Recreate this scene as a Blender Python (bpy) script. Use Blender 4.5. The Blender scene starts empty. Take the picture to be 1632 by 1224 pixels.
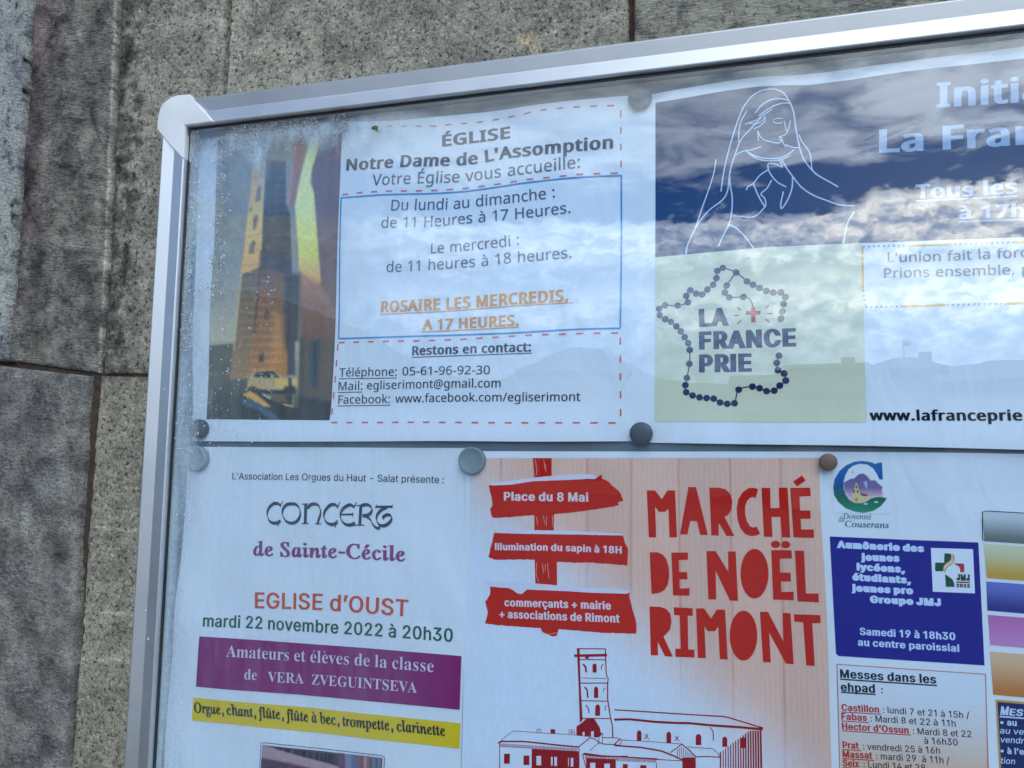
import bpy, bmesh, math, random
import numpy as np
from mathutils import Vector, Matrix, noise
from mathutils.geometry import delaunay_2d_cdt

S = bpy.context.scene
COL = S.collection
R_ = math.radians
random.seed(7)
rng = np.random.default_rng(7)

# ------------------------------------------------------------------ camera
# board frame: X right, Y down, depth into the wall (all mm), origin at the lower left
# corner of the first sheet of paper; world = (X, depth, Z0 - Y) in metres
Z0 = 1.56
CAMP = np.array([357.32, 15.73, -466.38])
CAMR = np.array([[0.962714, -0.0129783, 0.2702097],
                 [-0.0158848, 0.994413, 0.1043572],
                 [-0.2700544, -0.1047583, 0.9571292]])
FPX = 1280.24
PW, PH = 1632, 1224


def at(px, py, d=0.0):
    """board point (mm) at depth d that the photograph shows at a pixel"""
    v = CAMR.T @ np.array([(px - PW / 2) / FPX, (py - PH / 2) / FPX, 1.0])
    t = (d - CAMP[2]) / v[2]
    return np.array([CAMP[0] + t * v[0], CAMP[1] + t * v[1]])


def atv(PX, PY, d=0.0):
    vx, vy = (PX - PW / 2) / FPX, (PY - PH / 2) / FPX
    bx = CAMR[0, 0] * vx + CAMR[1, 0] * vy + CAMR[2, 0]
    by = CAMR[0, 1] * vx + CAMR[1, 1] * vy + CAMR[2, 1]
    bz = CAMR[0, 2] * vx + CAMR[1, 2] * vy + CAMR[2, 2]
    t = (d - CAMP[2]) / bz
    return CAMP[0] + t * bx, CAMP[1] + t * by


def atl(pts, d=0.0):
    return np.array([at(x, y, d) for x, y in pts])


def W(X, Y, d):
    return Vector((X / 1000.0, d / 1000.0, Z0 - Y / 1000.0))


cam = bpy.data.cameras.new('camera')
cam.sensor_fit = 'HORIZONTAL'
cam.sensor_width = 36.0
cam.lens = FPX / PW * 36.0
cam.clip_start = 0.02
cam.clip_end = 6000
camo = bpy.data.objects.new('camera', cam)
COL.objects.link(camo)


def bdir(v):
    return Vector((v[0], v[2], -v[1]))


ax, ay, az = bdir(CAMR[0]), -bdir(CAMR[1]), -bdir(CAMR[2])
camo.matrix_world = Matrix(((ax.x, ay.x, az.x, 0), (ax.y, ay.y, az.y, 0), (ax.z, ay.z, az.z, 0), (0, 0, 0, 1)))
camo.location = W(*CAMP)
S.camera = camo

# ------------------------------------------------------------------ light
SUN_EL, SUN_AZ = 30.0, 52.0        # sun behind the wall, to the right (azimuth from +y towards +x)
sl = bpy.data.lights.new('sun', 'SUN')
sl.energy = 3.0
sl.angle = R_(0.5)
sl.color = (1.0, 0.93, 0.84)
so = bpy.data.objects.new('sun', sl)
COL.objects.link(so)
sdir = Vector((math.sin(R_(SUN_AZ)) * math.cos(R_(SUN_EL)), math.cos(R_(SUN_AZ)) * math.cos(R_(SUN_EL)), math.sin(R_(SUN_EL))))
so.rotation_euler = sdir.to_track_quat('Z', 'Y').to_euler()
so.location = (3, 3, 12)

wd = bpy.data.worlds.new('World')
S.world = wd
wd.use_nodes = True
S.view_settings.view_transform = 'Standard'
S.view_settings.look = 'None'
S.view_settings.gamma = 1
S.view_settings.exposure = 0.05


class NT:
    def __init__(s, tree):
        s.t = tree
        s.n = tree.nodes
        s.l = tree.links

    def new(s, typ, **kw):
        nd = s.n.new(typ)
        for k, v in kw.items():
            if k.startswith('i_'):
                nd.inputs[k[2:]].default_value = v
            else:
                setattr(nd, k, v)
        return nd

    def put(s, sock, v):
        if hasattr(v, 'is_output'):
            s.l.new(v, sock)
        else:
            sock.default_value = v

    def math(s, op, a, b=0.0, c=None, clamp=False):
        nd = s.new('ShaderNodeMath', operation=op, use_clamp=clamp)
        s.put(nd.inputs[0], a)
        s.put(nd.inputs[1], b)
        if c is not None:
            s.put(nd.inputs[2], c)
        return nd.outputs[0]

    def ramp(s, fac, stops, interp='LINEAR'):
        nd = s.new('ShaderNodeValToRGB')
        cr = nd.color_ramp
        cr.interpolation = interp
        while len(cr.elements) < len(stops):
            cr.elements.new(0.5)
        for e, (p, c) in zip(cr.elements, stops):
            e.position = p
            e.color = (c, c, c, 1) if isinstance(c, (int, float)) else (*c, 1)
        s.put(nd.inputs[0], fac)
        return nd.outputs[0]

    def mix(s, f, a, b, blend='MIX'):
        nd = s.new('ShaderNodeMix', data_type='RGBA', blend_type=blend)
        s.put(nd.inputs[0], f)
        for k, v in ((6, a), (7, b)):
            if isinstance(v, tuple):
                v = (*v, 1) if len(v) == 3 else v
            s.put(nd.inputs[k], v)
        return nd.outputs[2]

    def noise(s, vec, scale, detail=4, rough=0.55, dist=0.0, out=0):
        nd = s.new('ShaderNodeTexNoise', i_Scale=scale, i_Detail=detail, i_Roughness=rough, i_Distortion=dist)
        s.l.new(vec, nd.inputs['Vector'])
        return nd.outputs[out]

    def mapping(s, vec, scale=(1, 1, 1), rot=(0, 0, 0), loc=(0, 0, 0)):
        nd = s.new('ShaderNodeMapping')
        nd.inputs['Scale'].default_value = scale
        nd.inputs['Rotation'].default_value = rot
        nd.inputs['Location'].default_value = loc
        s.l.new(vec, nd.inputs[0])
        return nd.outputs[0]


def build_world():
    w = NT(wd.node_tree)
    bg = w.n['Background']
    sky = w.new('ShaderNodeTexSky', sky_type='NISHITA', sun_disc=False)
    sky.sun_elevation = R_(SUN_EL)
    sky.sun_rotation = R_(SUN_AZ)
    sky.dust_density = 0.6
    tc = w.new('ShaderNodeTexCoord').outputs['Generated']
    sep = w.new('ShaderNodeSeparateXYZ')
    w.l.new(tc, sep.inputs[0])
    el = w.math('MULTIPLY', w.math('ARCSINE', sep.outputs[2]), 180 / math.pi)
    azm = w.math('MULTIPLY', w.math('ARCTAN2', sep.outputs[0], w.math('MULTIPLY', sep.outputs[1], -1.0)), 180 / math.pi)
    flat = w.mapping(tc, (1, 1, 2.6))
    n1 = w.noise(flat, 9.0, 7, 0.6, 0.3)
    n2 = w.noise(w.mapping(tc, (1, 1, 1.6), loc=(3.1, 1.7, 0.4)), 44.0, 6, 0.58, 0.3)
    n3 = w.noise(w.mapping(tc, (1, 1, 3.2), rot=(0, 0.12, 0), loc=(7, 2, 5)), 13.0, 6, 0.55, 0.5)
    # deck of cloud low over the roofs, a clear gap above it, streaky sheets higher up
    wob = w.math('MULTIPLY', w.math('SUBTRACT', n1, 0.5), 4.5)
    wob2 = w.math('MULTIPLY', w.math('SUBTRACT', n2, 0.5), 3.4)
    e2 = w.math('ADD', el, w.math('ADD', wob, wob2))
    e2 = w.math('SUBTRACT', e2, w.math('MULTIPLY', azm, CLOUD_TILT))
    low = w.ramp(w.math('DIVIDE', e2, 40.0), [(0.0, 0.75), (0.20, 0.7), (0.25, 0.55), (0.28, 0.75), (0.315, 0.72), (0.34, 0.4), (0.37, 0.95), (0.428, 1.0), (0.447, 0.0), (1.0, 0.0)])
    e3 = w.math('ADD', el, w.math('MULTIPLY', w.math('SUBTRACT', n3, 0.5), 7.0))
    high = w.ramp(w.math('DIVIDE', e3, 60.0), [(0.0, 0.0), (0.325, 0.0), (0.355, 0.85), (0.42, 0.95), (0.52, 0.6), (0.75, 0.45), (1.0, 0.35)])
    hm = w.math('MULTIPLY', high, w.ramp(n3, [(0.28, 0.35), (0.55, 1.0)]))
    # a thin veil over the gap towards the right
    hm = w.math('MAXIMUM', hm, w.ramp(w.math('DIVIDE', w.math('ADD', azm, 60.0), 120.0), [(0.45, 0.0), (0.58, 0.10), (0.8, 0.12), (0.95, 0.0)]))
    # overhead the cover thins out to the left and closes up to the right
    side = w.ramp(w.math('DIVIDE', w.math('ADD', azm, 60.0), 120.0), [(0.0, 0.25), (0.3, 0.1), (0.5, 0.55), (0.6, 1.0), (0.8, 1.0), (1.0, 0.4)])
    up = w.ramp(w.math('DIVIDE', el, 60.0), [(0.45, 0.0), (0.6, 1.0)])
    hm = w.mix(up, hm, w.math('MULTIPLY', side, w.ramp(n1, [(0.3, 0.55), (0.6, 1.0)])))
    # brightness: sunlit tops, grey bellies
    lowb = w.math('MULTIPLY', w.ramp(n2, [(0.37, 0.50), (0.62, 1.08)]), w.ramp(w.math('DIVIDE', e2, 40.0), [(0.0, 0.34), (0.20, 0.40), (0.28, 1.0), (0.32, 0.85), (0.37, 0.80), (0.41, 1.08), (1.0, 1.05)]))
    right = w.ramp(w.math('DIVIDE', w.math('ADD', azm, 60.0), 120.0), [(0.0, 0.12), (0.262, 0.12), (0.295, 0.44), (0.44, 0.56), (0.52, 0.85), (0.60, 1.15), (0.68, 1.2), (0.9, 0.35)])
    lowc = w.math('MULTIPLY', lowb, right)
    # shaded parts of a cloud are lit by the blue sky, bright parts by the sun
    tone = w.mix(w.ramp(lowc, [(0.35, 0.0), (0.95, 1.0)]), (CLOUD_L * 0.74, CLOUD_L * 0.90, CLOUD_L * 1.14), (CLOUD_L * 1.0, CLOUD_L * 0.98, CLOUD_L * 0.88))
    lc = w.mix(1.0, tone, lowc, 'MULTIPLY')
    highc = w.math('MULTIPLY', w.ramp(n3, [(0.32, 0.80), (0.66, 1.08)]), right)
    hc = w.mix(1.0, (CLOUD_L * 0.58, CLOUD_L * 0.63, CLOUD_L * 0.66), highc, 'MULTIPLY')
    skyc = w.mix(1.0, sky.outputs[0], SKY_K, 'MULTIPLY')
    c = w.mix(hm, skyc, hc)
    c = w.mix(low, c, lc)
    w.l.new(c, bg.inputs[0])
    bg.inputs[1].default_value = SKY_STRENGTH
    # (clouds are given relative to that strength)


SKY_STRENGTH = 0.1
SKY_K = (0.52, 1.30, 2.15)
CLOUD_L = 81.0
CLOUD_TILT = 0.0
build_world()

# ------------------------------------------------------------------ materials
def s2l(c):
    return tuple(((v / 255) / 12.92 if v / 255 <= 0.04045 else ((v / 255 + 0.055) / 1.055) ** 2.4) for v in c)


def s2la(a):
    a = np.asarray(a, float) / 255
    return np.where(a <= 0.04045, a / 12.92, ((a + 0.055) / 1.055) ** 2.4)


MATS = {}


def ink(rgb, rough=0.55):
    """printed colour, given in sRGB as it looks on white-lit paper"""
    key = (tuple(rgb), rough)
    if key not in MATS:
        m = bpy.data.materials.new('ink_%d_%d_%d' % tuple(rgb))
        m.use_nodes = True
        b = m.node_tree.nodes['Principled BSDF']
        b.inputs['Base Color'].default_value = (*s2l(rgb), 1)
        b.inputs['Roughness'].default_value = rough
        b.inputs['Specular IOR Level'].default_value = 0.08
        MATS[key] = m
    return MATS[key]


def mat_print():
    m = bpy.data.materials.new('printed_picture')
    m.use_nodes = True
    w = NT(m.node_tree)
    b = w.n['Principled BSDF']
    a = w.new('ShaderNodeAttribute', attribute_name='Col')
    w.l.new(a.outputs[0], b.inputs['Base Color'])
    b.inputs['Roughness'].default_value = 0.5
    b.inputs['Specular IOR Level'].default_value = 0.2
    return m


def mat_paper():
    m = bpy.data.materials.new('white_paper')
    m.use_nodes = True
    w = NT(m.node_tree)
    b = w.n['Principled BSDF']
    tc = w.new('ShaderNodeTexCoord').outputs['Object']
    n = w.noise(tc, 18, 3)
    c = w.mix(n, (0.80, 0.81, 0.83), (0.84, 0.85, 0.87))
    w.l.new(c, b.inputs['Base Color'])
    b.inputs['Roughness'].default_value = 0.6
    b.inputs['Specular IOR Level'].default_value = 0.25
    bp = w.new('ShaderNodeBump', i_Strength=0.8, i_Distance=0.003)
    w.l.new(w.noise(w.mapping(tc, (1.3, 1, .55)), 24, 3, 0.5, 0.8), bp.inputs['Height'])
    w.l.new(bp.outputs[0], b.inputs['Normal'])
    return m


def mat_plain(name, col, rough=0.5, metal=0.0, spec=0.5, nscale=None, nvar=0.12, bump=0.0):
    m = bpy.data.materials.new(name)
    m.use_nodes = True
    w = NT(m.node_tree)
    b = w.n['Principled BSDF']
    b.inputs['Roughness'].default_value = rough
    b.inputs['Metallic'].default_value = metal
    b.inputs['Specular IOR Level'].default_value = spec
    b.inputs['Base Color'].default_value = (*col, 1)
    if nscale:
        tc = w.new('ShaderNodeTexCoord').outputs['Object']
        n = w.noise(tc, nscale, 6, 0.6)
        c = w.mix(n, tuple(v * (1 - nvar) for v in col), tuple(min(1, v * (1 + nvar)) for v in col))
        w.l.new(c, b.inputs['Base Color'])
        if bump:
            bp = w.new('ShaderNodeBump', i_Strength=bump, i_Distance=0.001)
            w.l.new(n, bp.inputs['Height'])
            w.l.new(bp.outputs[0], b.inputs['Normal'])
    return m


def mat_alu():
    m = bpy.data.materials.new('anodised_aluminium')
    m.use_nodes = True
    w = NT(m.node_tree)
    b = w.n['Principled BSDF']
    tc = w.new('ShaderNodeTexCoord').outputs['Object']
    n = w.noise(tc, 35, 5, 0.65)
    w.l.new(w.mix(n, (0.53, 0.55, 0.57), (0.63, 0.65, 0.67)), b.inputs['Base Color'])
    b.inputs['Metallic'].default_value = 1.0
    w.l.new(w.math('ADD', w.math('MULTIPLY', n, 0.18), 0.40), b.inputs['Roughness'])
    return m


def mat_glass():
    m = bpy.data.materials.new('window_glass')
    m.use_nodes = True
    w = NT(m.node_tree)
    w.n.remove(w.n['Principled BSDF'])
    out = w.n['Material Output']
    tr = w.new('ShaderNodeBsdfTransparent')
    tr.inputs[0].default_value = (0.90, 0.952, 0.995, 1)
    gl = w.new('ShaderNodeBsdfGlossy', i_Roughness=0.004)
    gl.inputs[0].default_value = (1, 1, 1, 1)
    # the same Fresnel curve at both faces (Schlick), whichever side the light comes from
    ge = w.new('ShaderNodeNewGeometry')
    dp = w.new('ShaderNodeVectorMath', operation='DOT_PRODUCT')
    w.l.new(ge.outputs['Incoming'], dp.inputs[0])
    w.l.new(ge.outputs['Normal'], dp.inputs[1])
    cs_ = w.math('ABSOLUTE', dp.outputs['Value'])
    frv = w.math('ADD', w.math('MULTIPLY', w.math('POWER', w.math('SUBTRACT', 1.0, cs_), 5.0), 0.955), 0.045)
    tc = w.new('ShaderNodeTexCoord').outputs['Object']
    bp = w.new('ShaderNodeBump', i_Strength=0.06, i_Distance=0.002)
    w.l.new(w.noise(tc, 7, 2, 0.5), bp.inputs['Height'])
    w.l.new(bp.outputs[0], gl.inputs['Normal'])
    mx = w.new('ShaderNodeMixShader')
    w.l.new(frv, mx.inputs[0])
    w.l.new(tr.outputs[0], mx.inputs[1])
    w.l.new(gl.outputs[0], mx.inputs[2])
    w.l.new(mx.outputs[0], out.inputs[0])
    return m


def mat_film():
    """milky condensation: thickness comes from the sheet's own attribute"""
    m = bpy.data.materials.new('condensation_film')
    m.use_nodes = True
    w = NT(m.node_tree)
    w.n.remove(w.n['Principled BSDF'])
    out = w.n['Material Output']
    a = w.new('ShaderNodeAttribute', attribute_name='Col')
    tc = w.new('ShaderNodeTexCoord').outputs['Object']
    n = w.noise(w.mapping(tc, (1, 1, 0.10)), 150, 4, 0.6)
    n2 = w.noise(tc, 420, 4, 0.6)
    f = w.math('MULTIPLY', w.math('MULTIPLY', a.outputs['Fac'], w.ramp(n, [(0.32, 0.55), (0.66, 1.3)])), w.ramp(n2, [(0.3, 0.75), (0.7, 1.2)]), clamp=True)
    tr = w.new('ShaderNodeBsdfTransparent')
    df = w.new('ShaderNodeBsdfDiffuse')
    df.inputs[0].default_value = (0.86, 0.87, 0.88, 1)
    mx = w.new('ShaderNodeMixShader')
    w.l.new(f, mx.inputs[0])
    w.l.new(tr.outputs[0], mx.inputs[1])
    w.l.new(df.outputs[0], mx.inputs[2])
    w.l.new(mx.outputs[0], out.inputs[0])
    return m


def mat_water():
    m = bpy.data.materials.new('water_drop')
    m.use_nodes = True
    w = NT(m.node_tree)
    b = w.n['Principled BSDF']
    b.inputs['Base Color'].default_value = (1, 1, 1, 1)
    b.inputs['Roughness'].default_value = 0.0
    b.inputs['IOR'].default_value = 1.33
    b.inputs['Transmission Weight'].default_value = 0.86
    return m


def mat_stone(kind):
    m = bpy.data.materials.new('stone_' + kind)
    m.use_nodes = True
    w = NT(m.node_tree)
    b = w.n['Principled BSDF']
    tc = w.new('ShaderNodeTexCoord').outputs['Object']
    at_ = w.new('ShaderNodeAttribute', attribute_name='Col').outputs[0]
    big = w.noise(tc, 14, 6, 0.6, 0.4)
    base = w.mix(w.ramp(big, [(0.35, 0.0), (0.65, 1.0)]), (0.25, 0.238, 0.205), (0.41, 0.38, 0.30))
    if kind == 'granular':
        fl = w.noise(tc, 540, 6, 0.75)
        f2 = w.noise(w.mapping(tc, loc=(1, 2, 3)), 300, 5, 0.72)
        f3 = w.noise(w.mapping(tc, loc=(5, 1, 2)), 90, 4, 0.65)
        base = w.mix(w.ramp(f3, [(0.35, 0.55), (0.5, 0.0)]), base, (0.12, 0.12, 0.11))
        base = w.mix(w.ramp(fl, [(0.50, 0.0), (0.64, 0.85)]), base, (0.60, 0.58, 0.50))
        base = w.mix(w.ramp(f2, [(0.38, 0.9), (0.47, 0.0)]), base, (0.03, 0.03, 0.028))
        vo = w.new('ShaderNodeTexVoronoi', i_Scale=230.0)
        w.l.new(tc, vo.inputs['Vector'])
        base = w.mix(w.math('MULTIPLY', w.ramp(vo.outputs['Distance'], [(0.10, 0.9), (0.32, 0.0)]), w.ramp(f3, [(0.45, 0.0), (0.6, 1.0)])), base, (0.62, 0.60, 0.50))
        h = w.math('ADD', w.math('MULTIPLY', fl, 0.9), w.math('MULTIPLY', f2, 1.2))
        bs = 1.0
    elif kind == 'tooled':
        st = w.noise(w.mapping(tc, (170, 170, 900), rot=(0, R_(-32), 0)), 1.0, 4, 0.6, 0.5)
        fl = w.noise(tc, 420, 4, 0.7)
        f4 = w.noise(w.mapping(tc, loc=(4, 4, 1)), 60, 6, 0.7, 0.8)
        base = w.mix(w.ramp(f4, [(0.40, 0.9), (0.54, 0.0)]), base, (0.09, 0.087, 0.085))
        base = w.mix(w.ramp(f4, [(0.52, 0.0), (0.68, 0.5)]), base, (0.38, 0.36, 0.27))
        base = w.mix(w.ramp(st, [(0.42, 0.0), (0.70, 0.65)]), base, (0.44, 0.42, 0.38))
        base = w.mix(w.ramp(fl, [(0.33, 0.8), (0.46, 0.0)]), base, (0.035, 0.034, 0.033))
        h = w.math('ADD', w.math('MULTIPLY', st, 1.3), fl)
        bs = 0.95
    else:
        fl = w.noise(w.mapping(tc, (260, 260, 420)), 1.0, 3, 0.6)
        f3 = w.noise(tc, 700, 3, 0.6)
        f4 = w.noise(w.mapping(tc, loc=(4, 4, 1)), 45, 6, 0.7, 0.6)
        base = w.mix(w.ramp(f4, [(0.38, 0.85), (0.54, 0.0)]), base, (0.11, 0.107, 0.106))
        base = w.mix(w.ramp(fl, [(0.45, 0.0), (0.70, 0.65)]), base, (0.44, 0.42, 0.38))
        base = w.mix(w.ramp(f3, [(0.33, 0.7), (0.45, 0.0)]), base, (0.045, 0.043, 0.042))
        h = w.math('ADD', w.math('MULTIPLY', fl, 1.2), f3)
        bs = 0.9
    base = w.mix(1.0, base, at_, 'MULTIPLY')
    w.l.new(base, b.inputs['Base Color'])
    b.inputs['Roughness'].default_value = 0.85
    b.inputs['Specular IOR Level'].default_value = 0.25
    bp = w.new('ShaderNodeBump', i_Strength=bs, i_Distance=0.0022)
    w.l.new(h, bp.inputs['Height'])
    w.l.new(bp.outputs[0], b.inputs['Normal'])
    return m


M_PRINT = mat_print()
M_PAPER = mat_paper()
M_ALU = mat_alu()
M_GLASS = mat_glass()
M_FILM = mat_film()
M_WATER = mat_water()

# ------------------------------------------------------------------ object helpers
def thing(name, label, cat, X, Y, d, group=None):
    o = bpy.data.objects.new(name, None)
    COL.objects.link(o)
    o.location = W(X, Y, d)
    o.empty_display_size = 0.02
    o['label'] = label
    o['category'] = cat
    if group:
        o['group'] = group
    return o


def base_of(o):
    v = Vector((0, 0, 0))
    while o is not None:
        v = v + o.location
        o = o.parent
    return v


def link_mesh(name, verts, faces, mat, parent=None, cols=None, smooth=False, label=None, world=False):
    me = bpy.data.meshes.new(name)
    b = base_of(parent)
    if world:
        vs = [Vector(v) - b for v in verts]
    else:
        vs = [W(*v) - b for v in verts]
    me.from_pydata(vs, [], faces)
    me.materials.append(mat)
    if cols is not None:
        at_ = me.color_attributes.new('Col', 'FLOAT_COLOR', 'POINT')
        c = np.ones((len(verts), 4), np.float32)
        c[:, :3] = np.asarray(cols)
        at_.data.foreach_set('color', c.ravel())
    if smooth:
        me.polygons.foreach_set('use_smooth', [True] * len(me.polygons))
    me.update()
    o = bpy.data.objects.new(name, me)
    COL.objects.link(o)
    if parent:
        o.parent = parent
    if label:
        o['label'] = label
    return o


class MB:
    def __init__(s):
        s.v = []
        s.f = []
        s.c = []

    def add(s, v, f, c=None):
        n = len(s.v)
        s.v += [tuple(q) for q in v]
        s.f += [tuple(i + n for i in q) for q in f]
        if c is not None:
            s.c += [tuple(c)] * len(v)

    def build(s, name, mat, parent=None, smooth=False, label=None, world=False):
        return link_mesh(name, s.v, s.f, mat, parent, s.c if s.c else None, smooth, label, world)


def grid_faces(nu, nv):
    f = []
    for j in range(nv - 1):
        for i in range(nu - 1):
            a = j * nu + i
            f.append((a, a + nu, a + nu + 1, a + 1))
    return f


def winding(cs, P):
    w = np.zeros(len(P), int)
    for c in cs:
        a = np.asarray(c)
        b = np.roll(a, -1, 0)
        for (x0, y0), (x1, y1) in zip(a, b):
            if y0 == y1:
                continue
            up = (y0 <= P[:, 1]) & (y1 > P[:, 1])
            dn = (y1 <= P[:, 1]) & (y0 > P[:, 1])
            side = (x1 - x0) * (P[:, 1] - y0) - (P[:, 0] - x0) * (y1 - y0)
            w += (up & (side > 0)).astype(int)
            w -= (dn & (side < 0)).astype(int)
    return w


def tri(contours, step=None, eps=1e-5):
    cs, pts, edges = [], [], []
    for c in contours:
        c = np.asarray(c, float)
        if step:
            o = []
            for a, b in zip(c, np.roll(c, -1, 0)):
                k = max(1, int(np.ceil(np.hypot(*(b - a)) / step)))
                o += [a + (b - a) * i / k for i in range(k)]
            c = np.array(o)
        cs.append(c)
        n = len(pts)
        pts += [tuple(p) for p in c]
        edges += [(n + i, n + (i + 1) % len(c)) for i in range(len(c))]
    if step:
        al = np.vstack(cs)
        lo, hi = al.min(0), al.max(0)
        gx = np.arange(lo[0] + step * .5, hi[0], step)
        gy = np.arange(lo[1] + step * .5, hi[1], step)
        if len(gx) and len(gy):
            G = np.array(np.meshgrid(gx, gy)).reshape(2, -1).T + rng.uniform(-.05, .05, (len(gx) * len(gy), 2)) * step
            G = G[winding(cs, G) != 0]
            pts += [tuple(p) for p in G]
    r = delaunay_2d_cdt([Vector(p) for p in pts], edges, [], 0, eps)
    V = np.array([(p.x, p.y) for p in r[0]])
    F = [f for f in r[2] if len(f) == 3]
    if not F:
        return V, []
    cen = np.array([V[list(f)].mean(0) for f in F])
    k = winding(cs, cen) != 0
    out = []
    for f, q in zip(F, k):
        if q:
            a, b, c = V[f[0]], V[f[1]], V[f[2]]
            if (b[0] - a[0]) * (c[1] - a[1]) - (b[1] - a[1]) * (c[0] - a[0]) > 0:
                f = (f[0], f[2], f[1])
            out.append(tuple(f))
    return V, out


def smooth_line(P, n=6):
    P = np.asarray(P, float)
    if len(P) < 3:
        return P
    Q = np.vstack([2 * P[0] - P[1], P, 2 * P[-1] - P[-2]])
    o = []
    for i in range(1, len(Q) - 2):
        a, b, c, d = Q[i - 1], Q[i], Q[i + 1], Q[i + 2]
        for k in range(n):
            t = k / n
            o.append(.5 * ((2 * b) + (-a + c) * t + (2 * a - 5 * b + 4 * c - d) * t * t + (-a + 3 * b - 3 * c + d) * t ** 3))
    o.append(P[-1])
    return np.array(o)


def resample(P, step):
    P = np.asarray(P, float)
    L = np.r_[0, np.cumsum(np.hypot(*np.diff(P, axis=0).T))]
    n = max(2, int(np.ceil(L[-1] / step)) + 1)
    s = np.linspace(0, L[-1], n)
    return np.c_[np.interp(s, L, P[:, 0]), np.interp(s, L, P[:, 1])]


class Sheet:
    """a sheet of paper pinned on the board: h(X, Y) is its depth in mm"""
    def __init__(s, h):
        s.h = h
        s.k = 0

    def put(s, mb, V, F, lift, col=None):
        V = np.asarray(V)
        d = s.h(V[:, 0], V[:, 1]) - lift
        mb.add(np.c_[V, d], F, col)

    def shape(s, mb, contours, lift, step=4.0):
        V, F = tri(contours, step)
        s.put(mb, V, F, lift)

    def line(s, mb, P, w, lift, smooth=0, pen=None, cap=True):
        """a stroke of width w mm along P; pen = (angle, thin/thick) makes it calligraphic"""
        P = smooth_line(P, smooth) if smooth else np.asarray(P, float)
        P = resample(P, 3.0) if not smooth else P
        k = np.r_[True, np.hypot(*np.diff(P, axis=0).T) > 1e-6]
        P = P[k]
        if len(P) < 2:
            return
        T = np.gradient(P, axis=0)
        T /= np.maximum(np.hypot(*T.T), 1e-9)[:, None]
        N = np.c_[-T[:, 1], T[:, 0]]
        ww = np.full(len(P), w / 2.0)
        if pen:
            a = np.arctan2(T[:, 1], T[:, 0])
            ww = w / 2 * (pen[1] + (1 - pen[1]) * np.abs(np.sin(a - pen[0])))
        s.k += 1
        lf = lift + (s.k % 40) * 0.0012
        A, B = P + N * ww[:, None], P - N * ww[:, None]
        V = np.empty((len(P) * 2, 2))
        V[0::2], V[1::2] = A, B
        F = [(2 * i, 2 * i + 2, 2 * i + 3, 2 * i + 1) for i in range(len(P) - 1)]
        s.put(mb, V, F, lf)
        if cap and w > 0.5:
            for e in (0, -1):
                g = np.linspace(0, 2 * math.pi, 10, endpoint=False)
                C = P[e] + np.c_[np.cos(g), np.sin(g)] * ww[e]
                s.put(mb, C, [tuple(range(9, -1, -1))], lf + 0.0005)

    def pxline(s, mb, pts, wpx, lift, **kw):
        P = atl(pts)
        s.line(mb, P, wpx * mmpx(pts[len(pts) // 2]), lift, **kw)

    def dash(s, mb, pts, on, off, w, lift):
        P = resample(pts, 0.8)
        L = np.r_[0, np.cumsum(np.hypot(*np.diff(P, axis=0).T))]
        q = 0.0
        while q < L[-1]:
            t = np.linspace(q, min(q + on, L[-1]), 4)
            s.line(mb, np.c_[np.interp(t, L, P[:, 0]), np.interp(t, L, P[:, 1])], w, lift, cap=False)
            q += on + off


def mmpx(p):
    a, b = at(p[0], p[1] - 5), at(p[0], p[1] + 5)
    return np.hypot(*(a - b)) / 10


def ell(cx, cy, rx, ry, n=28):
    g = np.linspace(0, 2 * math.pi, n, endpoint=False)
    return [(cx + rx * math.cos(t), cy + ry * math.sin(t)) for t in g]


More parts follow.
